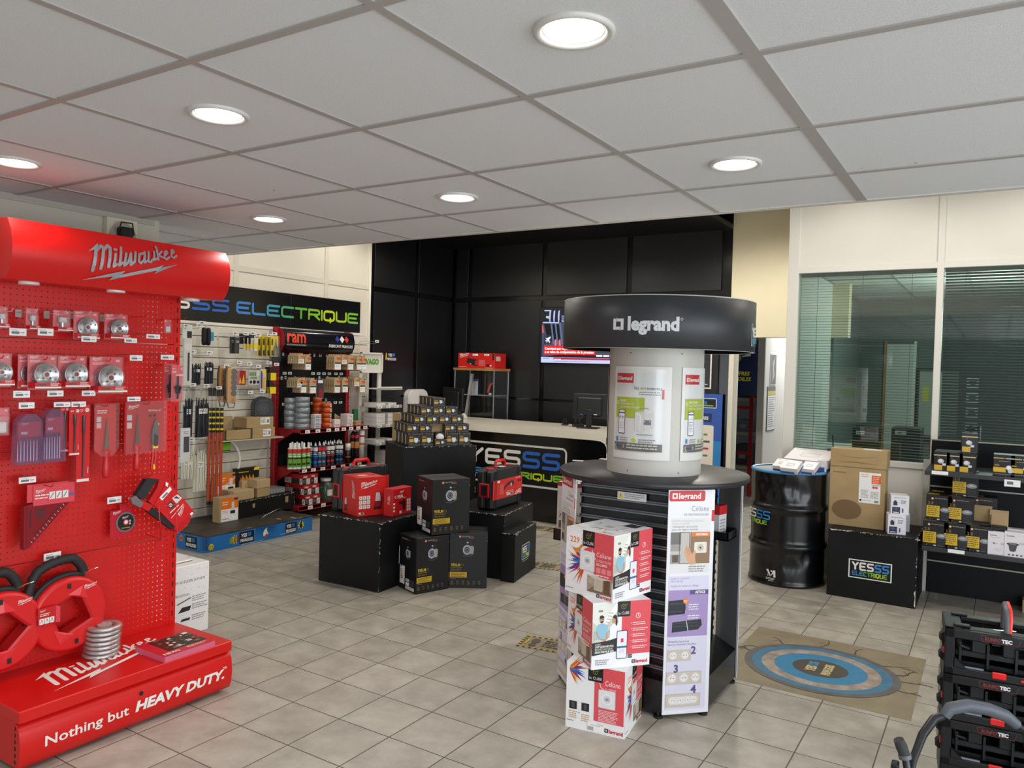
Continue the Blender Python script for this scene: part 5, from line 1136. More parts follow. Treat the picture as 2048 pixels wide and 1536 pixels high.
# adhesive tapes on the top shelf
def roll(m, r, h, label=True, lw=.05):
    b = B(); b.lathe([(r*.55, 0), (r, 0), (r, h), (r*.55, h), (r*.55, 0)], m, 32); return b
DUCT = S('#8d9397', .32, .3); OT = S('#c4501a', .38); CORE = KRAFT2
def stack(u, v, n, m, r, h, z0, word_, lab=None, x=None):
    p = atX(u, v, -5.96 if x is None else x); proto = None
    for k in range(n):
        lb = '%s, %s' % (word_, ('lowest' if k == 0 else 'topmost' if k == n-1 else ORD[k]+' from the bottom'))
        loc = (p.x-.002*(k % 3), p.y+.002*(k % 2), z0+k*(h+.0004))
        if proto is None:
            b = roll(m, r, h); 
            if lab: lab(b, r, h)
            proto = tag(b.build('tape_roll', None, loc, -60), lb, 'tape roll', 'tape rolls on the red shelf')
        else: dup(proto, loc, None, lb)
def olab(b, r, h):
    vs = [(r*1.004*cos(a), r*1.004*sin(a), z) for a in [radians(60+q*9) for q in range(5)] for z in (h*.2, h*.8)]
    b.add(vs, [(2*i, 2*i+2, 2*i+3, 2*i+1) for i in range(4)], WPAPER)
    vs = [(r*1.008*cos(a), r*1.008*sin(a), z) for a in [radians(68+q*8) for q in range(3)] for z in (h*.4, h*.65)]
    b.add(vs, [(2*i, 2*i+2, 2*i+3, 2*i+1) for i in range(2)], TXT)
ZS = .9305
stack(604, 858, 6, DUCT, .073, .0535, ZS, 'grey tape roll in the front stack', None, -5.955)
stack(580, 856, 5, DUCT, .06, .062, ZS, 'grey tape roll in the rear stack', None, -6.06)
stack(653, 857, 5, OT, .05, .051, ZS, 'orange tape roll in the front stack', olab, -5.945)
stack(634, 845, 6, OT, .048, .051, ZS, 'orange tape roll in the rear stack', None, -6.06)
def wbox(w, d, h, mk):
    b = B(); b.box(-w/2, 0, 0, w/2, d, h, S('#e6e3df', .5), .0015); b.face('front', w, d, h); mk(b, w, h); b.face('left', w, d, h); b.rect(.005, h*.2, .012, h*.8, S('#bdb8b4', .5)); return b
def bstack(u, n, w, d, h, z0, x, mk, txt, name='small_carton', rz=90):
    y = atX(u, 850, x).y; proto = None
    for k in range(n):
        lb = '%s, %s' % (txt, 'lowest' if k == 0 and n > 1 else ('topmost' if k == n-1 and n > 1 else (ORD[k]+' from the bottom' if n > 1 else 'alone')))
        if n == 1: lb = txt
        if proto is None: proto = tag(wbox(w, d, h, mk).build(name, None, (x, y, z0), rz), lb, 'box')
        else: dup(proto, (x+.003*(k % 2), y+.002*(k % 3), z0+k*(h+.0004)), rz, lb)
bstack(636, 4, .085, .07, .036, ZS, -5.89, lambda b, w, h: (b.rect(w*.1, h*.25, w*.7, h*.75, S('#9ba0a4', .5)), b.rect(0, 0, w, h*.14, S('#3a58a8', .5)), b.rect(w*.8, h*.3, w*.88, h*.7, TXT)), 'white box with grey print in the stack before the orange tapes')
bstack(675, 1, .085, .06, .08, ZS, -5.90, lambda b, w, h: (b.rect(0, h*.28, w, h*.34, S('#c03a34', .5)), b.lines(w*.2, h*.2, w*.8, 1, h*.12, TXT)), 'single taller white box right of the orange tapes')
bstack(700, 3, .085, .11, .043, ZS, -5.90, lambda b, w, h: (b.rect(0, h*.7, w, h*.8, S('#cf6a60', .5)), b.disc(w*.3, h*.35, h*.12, TXT, 8), b.rect(w*.5, h*.2, w*.75, h*.45, S('#8d6a64', .5))), 'white box with red line in the stack of three')
p = atX(716, 850, -5.92); tag(kraft(.09, .08, .05).build('kraft_box', None, (-5.91, p.y, ZS), 90), 'small brown box at the right end of the red top shelf', 'box')
p = atX(672, 832, -6.1); b = B(); b.add([(0, 0, 0), (.2, 0, 0), (.2, 0, .03), (0, 0, .13), (0, .004, 0), (.2, .004, 0), (.2, .004, .03), (0, .004, .13)], [(0, 1, 2, 3), (7, 6, 5, 4), (0, 4, 5, 1), (3, 2, 6, 7), (1, 5, 6, 2), (0, 3, 7, 4)], KRAFT2); tag(b.build('cut_card_tray', None, (-6.08, p.y-.04, ZS), 90), 'slanted piece of kraft card behind the white boxes', 'card')
q_((704, 818, 713, 840), -6.16, .03, S('#2e7d4f', .45), nul, 'green_net_pack', 'dark green net of plugs hanging at the right end of the shelf unit', 'hanging pack')
# cartridges on the middle shelf
def cart(cap, band, body, strip, h=.205, r=.0245, nozzle='cone', trans=None):
    e = empty('sealant_cartridge', '', 'cartridge')
    b = B(); m = trans or body
    b.lathe([(.001, 0), (r*1.03, 0), (r*1.03, .012), (r, .013), (r, h), (r*1.02, h+.002), (r*1.02, h+.008), (r*.5, h+.014)], m, 20)
    b.build('tube', e)
    b = B(); b.lathe([(r*1.01, h*.80), (r*1.012, h*.99)], band, 20); b.build('band', e)
    b = B(); b.lathe([(r*1.01, h*.10), (r*1.012, h*.80)], body, 20); b.lathe([(r*1.014, h*.5), (r*1.014, h*.57)], strip, 20); b.lathe([(r*1.016, h*.2), (r*1.016, h*.3)], strip, 8, radians(-80), radians(0)); b.lathe([(r*1.016, h*.62), (r*1.016, h*.66)], WPAPER, 8, radians(-90), radians(10)); b.lathe([(r*1.016, h*.70), (r*1.016, h*.74)], WPAPER, 8, radians(-90), radians(-10)); b.build('label', e)
    b = B()
    if nozzle == 'cone': b.lathe([(r*.5, h+.014), (r*.36, h+.03), (r*.14, h+.048), (.001, h+.05)], cap, 14)
    else: b.lathe([(r*.5, h+.012), (r*.46, h+.05), (r*.3, h+.058), (.001, h+.06)], cap, 14)
    b.build('cap', e); return e
WCAP = S('#e9e7e3', .4); ZM = .5345
GRP = [('green', WCAP, S('#c9282c', .4), S('#6fa53a', .4), S('#20221c', .4), 'dome', [(580, 933, -5.95), (589, 935, -5.92), (597, 936, -5.90), (607, 937, -5.89), (616, 936, -5.89), (584, 930, -6.02), (593, 931, -6.00), (603, 932, -5.98)], 'green and black cartridge with domed white cap', S('#cfd6cb', .3)),
       ('white', WCAP, S('#e6e3df', .4), S('#16356b', .4), S('#2f7fc4', .4), 'cone', [(621, 931, -5.95), (630, 934, -5.90), (638, 930, -5.96)], 'white topped cartridge with dark blue label', None),
       ('red', WCAP, S('#cf2a30', .4), S('#35393f', .4), S('#5d9bd1', .4), 'cone', [(638.5, 932, -5.90), (646.5, 931, -5.89), (650, 927, -5.97)], 'red banded cartridge with grey blue label', None),
       ('black', WCAP, S('#e6e0dc', .4), S('#17171b', .4), S('#c92a2f', .4), 'cone', [(656, 930, -5.90), (664, 929, -5.89), (668, 924, -5.98), (660, 925, -5.97)], 'white topped cartridge with black label and red stripe', None),
       ('blue', WCAP, S('#e6e0dc', .4), S('#131c30', .4), S('#2d7fc9', .4), 'cone', [(674, 927, -5.91), (681, 926, -5.89), (677, 922, -5.98)], 'white topped cartridge with navy label and bright blue stripe', None)]
for nm, cap, band, body, strip, noz, pts, lb, tr in GRP:
    proto = None
    for k, (u, v, x) in enumerate(pts):
        y = atX(u, v, x).y; L = lb+', %s from the left' % ORD[sorted(range(len(pts)), key=lambda q: pts[q][0]).index(k)]
        if proto is None: proto = cart(cap, band, body, strip, nozzle=noz, trans=tr); proto.location = (x, y, ZM); proto['label'] = L; proto['group'] = 'cartridges on the red shelf'
        else: dup(proto, (x, y, ZM), RND.random()*20-10, L)
def can(name, label, u, x, r, h, parts, z=ZM):
    e = empty(name, label, 'can', (x, atX(u, 925, x).y, z))
    for pn, prof, m in parts: b = B(); b.lathe([(r*a, h*c) for a, c in prof], m, 20); b.build(pn, e)
CYL = lambda a, c, k=1.0: [(0.01, a), (k, a), (k, c), (0.01, c)]
can('spray_can', 'spray can with white cap and black label, right of the cartridges', 695, -5.905, .030, .21, [('can', CYL(0, .66), S('#17171a', .4)), ('label', [(1.01, .30), (1.01, .34)], S('#d8a02c', .4)), ('cap', CYL(.66, 1, .96), WCAP)])
for k, u in enumerate((705, 712)):
    can('foam_can', 'tall black foam can with black nozzle, %s one of two' % ('left', 'right')[k], u, (-5.97, -5.93)[k], .031, .33, [('can', CYL(0, .80), S('#232121', .35)), ('label', [(1.01, .45), (1.01, .66)], S('#d98a4a', .4)), ('band', [(1.01, .78), (1.01, .88), (.6, .9)], S('#b5202a', .4)), ('nozzle', [(.9, .88), (.95, .93), (.5, .97), (.3, 1.0), (.01, 1.0)], BLACK)])
can('white_can', 'tall white cardboard tube with orange mark at the right end of the shelf', 722, -5.925, .033, .36, [('tube', CYL(0, 1), S('#e4e2de', .45)), ('mark', [(1.01, .5), (1.01, .56)], S('#dd6a2c', .4)), ('print', [(1.01, .74), (1.01, .8)], S('#c24a48', .4))])
# stacked red boxes and a jar on the lowest shelf
def rambox(w, d, h):
    b = B(); b.box(-w/2, 0, 0, w/2, d, h, S('#b3161d', .45), .0015)
    b.face('front', w, d, h); b.rect(w*.04, h*.03, w*.97, h*.60, S('#1c1b1d', .45)); b.rect(w*.5, h*.03, w*.95, h*.58, S('#d9d7d4', .45)); b.stroke([(w*.6, h*.12), (w*.72, h*.3), (w*.86, h*.48)], w*.05, TXT); b.text('ram', w*.12, h*.68, h*.3, WHITE, bold=.04); b.lines(w*.1, h*.48, w*.42, 3, h*.12, GREY)
    b.face('left', w, d, h); b.rect(d*.42, h*.08, d*.84, h*.58, S('#2a2626', .45)); b.rect(d*.05, h*.08, d*.40, h*.58, S('#cdc9c5', .45)); b.rect(d*.85, h*.05, d, h*.6, S('#d9d7d4', .45)); b.stroke([(d*.88, h*.15), (d*.96, h*.5)], .008, TXT); b.text('ram', d*.04, h*.68, h*.26, S('#e8b8b4', .5)); b.lines(d*.08, h*.48, d*.36, 3, h*.12, TXT)
    b.face('top', w, d, h); b.rect(0, 0, w, d, S('#4a4642', .6)); return b
pr0 = None
for k in range(3):
    for c in range(2):
        y = 5.475+.052+c*.106+(.008, 0, -.012)[k]*0-k*.0; lb = 'red and black screw box, %s layer, %s column' % (('bottom', 'middle', 'top')[k], ('left', 'right')[c])
        loc = (XF-.008-.006*k, y-.014*k+.01, .1575+k*.1055)
        if pr0 is None: pr0 = tag(rambox(.104, .27, .105).build('screw_box', None, loc, 90), lb, 'box', 'red screw boxes on the lowest shelf')
        else: dup(pr0, loc, 90, lb)
e = empty('plug_jar', 'clear jar of green plugs with white lid beside the red screw boxes', 'jar', (-5.95, atX(651, 985, -5.95).y, .1575))
b = B(); b.lathe([(.001, .001), (.068, .001), (.072, .02), (.072, .17), (.055, .205), (.05, .21)], CLEAR, 24); b.build('glass', e)
b = B(); r = random.Random(9)
for k in range(120):
    a, rr, z = r.random()*6.28, .058*sqrt(r.random()), .012+.15*r.random(); x, y = rr*cos(a), rr*sin(a); b.tube([(x, y, z), (x+.02*(r.random()-.5), y+.02*(r.random()-.5), z+.02*(r.random()-.5))], .0055, S('#1f7a45', .5), 5)
o = b.build('green_plugs', e); o['kind'] = 'stuff'
b = B(); b.cyl(0, 0, .21, .235, .056, WCAP, 24); b.build('lid', e)
b = B(); b.box(.05, -.03, .06, .0745, .04, .12, WPAPER); b.build('label', e)
b = B(); b.lathe([(.001, .001), (.055, .001), (.058, .02), (.058, .17), (.001, .18)], S('#7a8078', .4), 20); tag(b.build('rear_jar', None, (-6.03, 5.93, .1575)), 'dull grey jar behind the jar of green plugs', 'jar')

# ================================================================== WHITE CONNECTOR STAND
XW = -6.12; Y0, Y1 = 6.49, 6.86
Wg = empty('connector_stand', 'narrow white stand with clear shelves and WAGO header', 'display stand', (-6.0, 6.67, 0))
WST = S('#dedad0', .4)
b = B(); b.box(XW-.02, Y0, 1.505, XW, Y1, 1.74, WST, .003); b.box(XW, Y0, 1.505, XW+.02, Y0+.02, 1.74, WST, .002); b.box(XW, Y1-.02, 1.505, XW+.02, Y1, 1.74, WST, .002); b.box(XW, Y0, 1.72, XW+.02, Y1, 1.74, WST, .002); b.box(XW, Y0, 1.505, XW+.02, Y1, 1.52, WST, .002)
b.on((XW+.001, Y0, 1.505), (0, 1, 0), (0, 0, 1)); G2 = S('#4f9e2b', .4)
b.lay = .001; b.text('WAGO', .055, .10, .085, G2, bold=.06, maxw=.26); wpart(b, 'header', Wg)
for y in (Y0, Y1-.05): b = B(); b.box(XW-.14 if y == Y0 else XW-.03, y, 0, XW, y+.05, 1.51, WST, .003); wpart(b, 'post', Wg)
for y in (Y0, Y1-.05): b = B(); b.box(XW-.16, y, 0, XW+.28, y+.05, .04, WST, .003); wpart(b, 'foot', Wg)
ACR = clear('clear_shelf', gloss=.15, diff=.45, tint='#dcd9d0')
for k, z in enumerate((1.325, 1.115, .90, .70, .46)):
    b = B(); b.box(XW, Y0+.01, z, XW+.26, Y1+.06, z+.008, ACR if k else WST); b.box(XW+.255, Y0+.01, z-.006, XW+.26, Y1+.07, z+.03, ACR if k else WST)
    o = wpart(b, 'shelf', Wg)
    if 0 < k < 4:
        for q in range(3): b = B(); b.box(XW+.261, Y0+.03+q*.14, z-.004, XW+.263, Y0+.10+q*.14, z+.026, WPAPER); b.on((XW+.263, Y0+.03+q*.14, z-.004), (0, 1, 0), (0, 0, 1)); b.rect(.01, .01, .045, .02, GREY); wpart(b, 'price_tag', Wg)
bm = lambda b, w, h: (b.rect(w*.6, h*.4, w*.68, h*.6, GREY), b.rect(w*.1, h*.85, w*.9, h*.95, S('#cfcbc2', .5)))
pr0 = None
for k, (z, lvl, n) in enumerate(((1.1235, 'upper clear shelf', 1), (.9085, 'middle clear shelf', 3), (.7085, 'lower clear shelf', 1), (.4685, 'lowest shelf', 3))):
    for c in range(2 if k < 3 else 1):
        for q in range(n):
            loc = (XW+.245, Y0+.10+c*.19+(.2 if k == 3 else 0), z+q*.0485); lb = 'flat white box on the %s of the WAGO stand, %s, %s' % (lvl, ('left', 'right')[c] if k < 3 else 'right', ('bottom one', 'second one', 'top one')[q] if n > 1 else 'single one')
            lb = lb.replace('WAGO', 'white')
            if pr0 is None: pr0 = tag(wbox(.14, .2, .047, bm).build('connector_box', None, loc, 90), lb, 'box', 'white boxes on the white stand')
            else: dup(pr0, loc, 90, lb)
b = B(); b.on((-6.30, 7.0, 0), (0, 1, 0), (0, 0, 1)); p = atX(770, 722, -6.3); q = atX(793, 704, -6.3); x = p.y-7
b.box(x, p.z, .0, x+(q.y-p.y), q.z-.005, .004, S('#0b0b0d', .4)); b.lay = .0045; w, h = q.y-p.y, q.z-p.z
b.text('YES', x+w*.22, p.z+h*.5, h*.42, WHITE, bold=.04, maxw=w*.4); b.text('SS', x+w*.64, p.z+h*.54, h*.42, CYAN, bold=.04, maxw=w*.34); b.text('PRIVILEGES', x+w*.18, p.z+h*.1, h*.36, WHITE, bold=.04, maxw=w*.78); b.poly([(x, p.z+h*.1), (x+w*.14, p.z+h*.2), (x+w*.12, p.z+h*.9), (x+w*.03, p.z+h*.8)], GOLD)
tag(b.build('wall_sticker'), 'small printed sticker on the black wall beside the white stand', 'sticker')

# ================================================================== CENTRE: BLACK PLINTHS AND THEIR BOXES
tag(plinth(.565, .53, .491, 11).build('black_plinth', None, (-3.915, 4.080, 0), 3), 'black plinth at the front left with the red boxes on it', 'plinth')
b = plinth(.66, .55, .925, 12); b.face('front', .66, .55, .925); b.frame(.24, .46, .56, .62, .012, WPAPER); b.rect(.252, .56, .548, .608, S('#20262e', .4))
for k in range(5): b.rect(.28+k*.045, .575, .315+k*.045, .6, (WHITE, WHITE, WHITE, CYAN, CYAN)[k])
fr = Vector((-4.17, 4.96)); dr = Vector((.36, .55)).normalized(); mid = fr+dr*.33
TALL = tag(b.build('black_plinth', None, (mid.x, mid.y, 0), 56.8), 'tall black plinth carrying the pyramid of small boxes', 'plinth')
tag(plinth(.50, .645, .491, 13).build('black_plinth', None, (-3.118-.25, 4.918-.05, 0), 11), 'black plinth at the right with the black tool case on it', 'plinth')
b = plinth(.49, .11, .368, 14); b.face('front', .49, .11, .368)
shop_badge(b, .155, .135, .17, .115, S('#15181d', .4)); b.lines(.17, .125, .31, 1, .01, LGREY)
b.face('left', .49, .11, .368)
tag(b.build('slim_plinth', None, (-3.012+(-.099+0)*.5+.005, 4.897+.47*.5, 0), 101.5-0), 'slim dark board with a small shop badge leaning at the right plinth', 'plinth')
# cable reel lamp cartons
BCARD = S('#17181b', .42)
def reel_pic(b, x, y, s):
    b.ring(x, y, s*.6, s*1.0, S('#aeb3c2', .4), 28, 1.15); b.disc(x, y, s*.6, S('#2c2e36', .4), 24, s*.7); b.ring(x, y, s*.25, s*.42, S('#8d93a3', .4), 20, 1.15)
    b.poly([(x+s*.75, y+s*.95), (x+s*1.45, y+s*.9), (x+s*1.6, y+s*.2), (x+s*1.45, y-s*.9), (x+s*.75, y-s*1.0), (x+s*1.05, y)], S('#b5b0a4', .5))
    for q in range(3): b.stroke([(x+s*(1.0+q*.16), y+s*.85), (x+s*(1.15+q*.16), y), (x+s*(1.0+q*.16), y-s*.85)], s*.03, S('#8e897e', .5), False)
    b.stroke([(x+s*.2, y+s*1.15), (x+s*.1, y+s*1.55), (x+s*.9, y+s*1.75)], s*.06, S('#5d6066', .4)); b.stroke([(x+s*.9, y+s*1.15), (x+s*.9, y+s*1.7)], s*.05, S('#5d6066', .4)); b.rect(x-s*.1, y+s*1.55, x+s*.3, y+s*1.85, S('#c9ccd2', .4))
    b.stroke([(x-s*.9, y-s*1.35), (x+s*.3, y-s*1.55), (x+s*1.5, y-s*1.0)], s*.12, S('#60636a', .4)); b.disc(x-s*1.05, y-s*.15, s*.14, BLACK, 10)
def reel_carton(w, d, h):
    b = B(); b.box(-w/2, 0, 0, w/2, d, h, BCARD, .002); b.face('front', w, d, h)
    b.disc(w*.27, h*.94, w*.033, S('#d9583a', .4)); b.poly([(w*.255, h*.93), (w*.285, h*.93), (w*.285, h*.945), (w*.27, h*.955), (w*.255, h*.945)], WHITE)
    b.text('IN HOUSE', w*.33, h*.93, h*.036, LGREY, maxw=w*.2); b.text('LED', w*.54, h*.93, h*.036, S('#d9583a', .4), maxw=w*.09); b.lines(w*.5, h*.92, w*.64, 1, h*.012, LGREY)
    reel_pic(b, w*.46, h*.70, w*.115)
    b.text('935LM', w*.05, h*.40, h*.072, GOLD, bold=.03, maxw=w*.24); b.ring(w*.35, h*.425, w*.024, w*.032, S('#8d7a35', .4), 16); b.lines(w*.05, h*.385, w*.36, 2, h*.04, S('#6e612f', .4), hgt=h*.022)
    b.rect(w*.02, h*.195, w*.47, h*.295, S('#d3ac28', .45)); b.lines(w*.06, h*.28, w*.42, 4, h*.02, S('#4f421a', .5)); b.lines(w*.05, h*.175, w*.18, 1, h*.01, LGREY)
    for k in range(6): x = w*(.08+k*.145); b.ring(x, h*.085, w*.018, w*.027, S('#7c7440' if k % 3 else '#a9962f', .5), 12); b.lines(x-w*.03, h*.125, x+w*.03, 1, h*.01, LGREY)
    b.disc(w*.985, h*.87, w*.012, S('#c9803a', .4), 8)
    b.face('left', w, d, h); b.rect(d*.08, h*.10, d*.36, h*.43, WPAPER); b.rect(d*.1, h*.405, d*.2, h*.425, S('#2c4aa0', .5))
    for k, c in enumerate(('#2f8f4a', '#7ab83a', '#d9c72a', '#e39a2a', '#d9662a', '#c9302a')): b.rect(d*.12, h*(.34-k*.03), d*(.2+k*.012), h*(.36-k*.03), S(c, .5))
    b.rect(d*.42, h*.17, d*.62, h*.22, WPAPER); b.rect(d*.42, h*.10, d*.62, h*.155, WPAPER); b.rect(d*.42, h*.03, d*.9, h*.09, WPAPER); b.lines(d*.45, h*.08, d*.86, 3, h*.018, TXT); b.lines(d*.45, h*.21, d*.6, 2, h*.018, TXT); b.rect(d*.66, h*.12, d*.9, h*.22, S('#3a3b40', .5))
    reel_pic(b, d*.5, h*.68, d*.11); b.disc(d*.2, h*.93, d*.03, S('#d9583a', .4)); b.text('IN HOUSE', d*.27, h*.92, h*.03, LGREY, maxw=d*.26); b.text('LED', d*.55, h*.92, h*.03, S('#d9583a', .4), maxw=d*.13)
    b.face('top', w, d, h); b.rect(0, d*.48, w, d*.52, S('#25262a', .25)); return b
C1 = reel_carton(.275, .24, .393)
tag(C1.build('cable_reel_carton', None, ((-3.40-3.309)/2, (4.218+4.477)/2, 0), 70.6), 'black cable reel lamp carton on the floor, front left one', 'carton')
tag(reel_carton(.275, .275, .40).build('cable_reel_carton', None, ((-3.318-3.093)/2, (4.493+4.651)/2, 0), 35), 'black cable reel lamp carton on the floor, right one', 'carton')
tag(reel_carton(.30, .275, .395).build('cable_reel_carton', None, ((-3.37-3.235)/2, (4.345+4.612)/2, .4005), 63), 'black cable reel lamp carton standing on top of the other two', 'carton')
# small white-framed sign between plinth and carton
b = B(); b.box(-.05, 0, .17, .05, .006, .30, S('#e1e0dc', .5)); b.box(-.04, -.001, .182, .05, 0, .288, S('#15181c', .4)); b.on((-.05, -.001, .17), (1, 0, 0), (0, 0, 1)); b.rect(.015, .03, .05, .055, CYAN); b.rect(.02, .08, .05, .1, WHITE)
b.M = Matrix.Identity(4); tag(b.build('plinth_sticker', None, (-3.619, 4.345, 0), 91.5), 'white framed shop sticker on the side of the front left plinth', 'sticker')
# red cartons
MR = S('#cf1d1c', .38)
def lamp_pic(b, x, y, s):
    b.poly([(x-s*.32, y+s*.1), (x+s*.3, y+s*.1), (x+s*.22, y+s*.95), (x+s*.05, y+s), (x-s*.22, y+s*.95)], S('#c9c6c4', .4)); b.poly([(x-s*.4, y-s*.5), (x+s*.38, y-s*.5), (x+s*.34, y+s*.12), (x-s*.34, y+s*.12)], S('#8f1316', .4)); b.poly([(x-s*.42, y-s*.72), (x+s*.4, y-s*.72), (x+s*.42, y-s*.45), (x-s*.44, y-s*.45)], S('#1d1b1c', .4)); b.stroke([(x+s*.22, y+s*.95), (x+s*.45, y+s*.2), (x+s*.38, y-s*.4)], s*.09, S('#1d1b1c', .4)); b.stroke([(x-s*.22, y+s), (x+s*.1, y+s)], s*.09, S('#55393a', .4))
w, d, h = .225, .235, .285
b = B(); b.box(-w/2, 0, 0, w/2, d, h, MR, .002); b.face('front', w, d, h); script_logo(b, w*.08, h*.70, w*.62, WHITE); lamp_pic(b, w*.74, h*.34, h*.26)
for i in range(3):
    for j in range(3): b.rect(w*(.05+i*.14), h*(.2+j*.115), w*(.17+i*.14), h*(.295+j*.115), S('#e7dedb', .4)); b.disc(w*(.1+i*.14), h*(.25+j*.115), w*.022, S('#c2423c', .4), 8)
b.rect(w*.04, h*.07, w*.22, h*.11, WPAPER); b.rect(w*.12, h*.073, w*.21, h*.107, TXT); b.lines(w*.04, h*.055, w*.27, 1, h*.02, WHITE)
b.face('left', w, d, h); b.M = b.M @ Matrix.Translation((d*.86, h*.42, 0)) @ Matrix.Rotation(pi/2, 4, 'Z'); script_logo(b, 0, 0, h*.48, S('#e8cfca', .4)); b.face('left', w, d, h); lamp_pic(b, d*.22, h*.22, h*.2)
b.face('top', w, d, h); b.rrect(w*.25, d*.35, w*.6, d*.6, .01, S('#e3cfc6', .4)); b.rect(w*.15, d*.1, w*.9, d*.16, S('#e8a39c', .4)); b.rect(0, d*.49, w, d*.505, S('#a8161a', .4))
RBD = Vector((.072, .213)).normalized()
tag(b.build('site_lamp_carton', None, (-3.906+.036, 4.152+.1065, .492), degrees(atan2(RBD.y, RBD.x))), 'bigger red carton with a site lamp picture on the front left plinth', 'carton')
w, d, h = .225, .085, .20
b = B(); b.box(-w/2, 0, 0, w/2, d, h, S('#c3151b', .38), .002); b.face('front', w, d, h); script_logo(b, w*.36, h*.80, w*.22, WHITE)
b.rect(w*.1, h*.66, w*.27, h*.745, WHITE); b.rect(w*.12, h*.675, w*.25, h*.73, S('#7a1016', .4)); b.text('FUEL', w*.3, h*.66, h*.13, WHITE, bold=.03, maxw=w*.5); b.lines(w*.3, h*.64, w*.72, 1, h*.025, WHITE)
b.poly([(w*.3, h*.5), (w*.62, h*.56), (w*.68, h*.42), (w*.66, h*.18), (w*.55, h*.16), (w*.52, h*.38), (w*.34, h*.42)], S('#3a0d10', .4)); b.disc(w*.48, h*.48, h*.05, S('#6b1a1d', .4))
for i in range(2):
    for j in range(4): b.rect(w*(.74+i*.11), h*(.1+j*.12), w*(.83+i*.11), h*(.2+j*.12), S('#e3c9c6', .4))
for j in range(3): b.rect(w*.03, h*(.16+j*.13), w*.12, h*(.23+j*.13), S('#e9d9d6', .4))
b.rect(w*.36, h*.06, w*.46, h*.16, WHITE); b.rect(w*.97, h*.4, w, h*.95, BLACK)
b.face('left', w, d, h); b.M = b.M @ Matrix.Translation((d*.7, h*.45, 0)) @ Matrix.Rotation(pi/2, 4, 'Z'); b.text('FUEL', 0, 0, d*.35, S('#e8cfca', .4)); 
tag(b.build('drill_carton', None, (-3.728+.002, 4.325+.112, .492), 92), 'smaller red carton with a drill picture beside the lamp carton', 'carton')
# tool cases
CASE = S('#17181b', .45)
def tool_case(name, label, loc, rz, label_flip, L=.50, D=.15, H=.315):
    """black moulded case standing on its edge; the broad face looks to -y"""
    e = empty(name, label, 'tool case', loc, rz)
    b = B(); b.box(-L/2, 0, 0, L/2, D*.48, H, CASE, .02); b.box(-L/2, D*.52, 0, L/2, D, H, CASE, .02); b.box(-L/2+.006, D*.46, .006, L/2-.006, D*.54, H-.006, BLK, .01)
    for s in (-1, 1):
        for k in range(3): x = s*(L/2-.03-k*.018); b.box(x-.004, -.006, .012, x+.004, D*.4, H-.008, CASE, .003)
    b.box(-L/2+.08, -.002, H-.05, L/2-.08, D+.002, H+.004, CASE, .008); b.build('shell', e)
    b = B(); b.tube([(-.075, D*.5, H-.004), (-.075, D*.5, H+.04), (-.062, D*.5, H+.052), (.062, D*.5, H+.052), (.075, D*.5, H+.04), (.075, D*.5, H-.004)], [.011, .012, .013, .013, .012, .011], RED, 10); b.build('handle', e)
    for s in (-1, 1): b = B(); b.box(s*.16-.026, D*.3, H-.03, s*.16+.026, D*.7, H+.008, RED, .005); b.build('latch', e)
    b = B(); b.box(-L/2-.004, D*.2, H*.32, -L/2+.01, D*.8, H*.66, RED, .004); b.box(-L/2-.006, D*.32, H*.36, -L/2-.003, D*.68, H*.62, BLACK); b.build('end_latch', e)
    b = B(); b.box(-.03, D*.25, H+.0045, .035, D*.6, H+.0055, WPAPER); b.build('price_tag', e)
    b = B(); y = -.0075; x0, x1, z0, z1 = -L*.40, L*.48, H*.26, H*.74; b.box(x0, y, z0, x1, y+.004, z1, MR, .001); b.box(x0-.05, -.004, z0, x0, -.001, z1, MR)
    w, h = x1-x0, z1-z0
    if label_flip: b.on((x1, y, z1), (-1, 0, 0), (0, 0, -1))
    else: b.on((x0, y, z0), (1, 0, 0), (0, 0, 1))
    script_logo(b, w*.03, h*.66, w*.26, WHITE); b.rect(w*.36, h*.76, w*.47, h*.92, WHITE); b.rect(w*.375, h*.785, w*.455, h*.895, S('#2a0c0e', .4)); b.text('FUEL', w*.49, h*.76, h*.2, WHITE, bold=.04, maxw=w*.25); b.lines(w*.36, h*.7, w*.62, 1, h*.05, WHITE)
    b.poly([(w*.33, h*.36), (w*.42, h*.5), (w*.44, h*.3), (w*.62, h*.42), (w*.72, h*.58), (w*.72, h*.44), (w*.6, h*.26), (w*.46, h*.16), (w*.36, h*.18)], S('#2d2426', .4)); b.disc(w*.45, h*.37, h*.1, S('#b9aaa6', .4)); b.disc(w*.43, h*.42, h*.06, S('#d06a64', .4))
    for i in range(3):
        for j in range(4): b.frame(w*(.74+i*.055), h*(.25+j*.14), w*(.785+i*.055), h*(.36+j*.14), .0015, S('#e3aaa4', .4))
    b.rect(w*.9, h*.03, w*.985, h*.14, WPAPER); b.lines(w*.1, h*.08, w*.3, 1, h*.07, WHITE)
    for k in range(3): b.rect(w*(.05+k*.05), h*.2, w*(.085+k*.05), h*.3, S('#2a1012', .4))
    b.build('label_sleeve', e); return e
tool_case('tool_case', 'black tool case with red label, standing on the right plinth', (-3.30, 5.23, .492), 94, True, .49, .15, .315)
tool_case('tool_case', 'black tool case with red handle behind the red cartons on the left plinth', (-4.125, 4.475, .492), 86, False, .50, .12, .315)
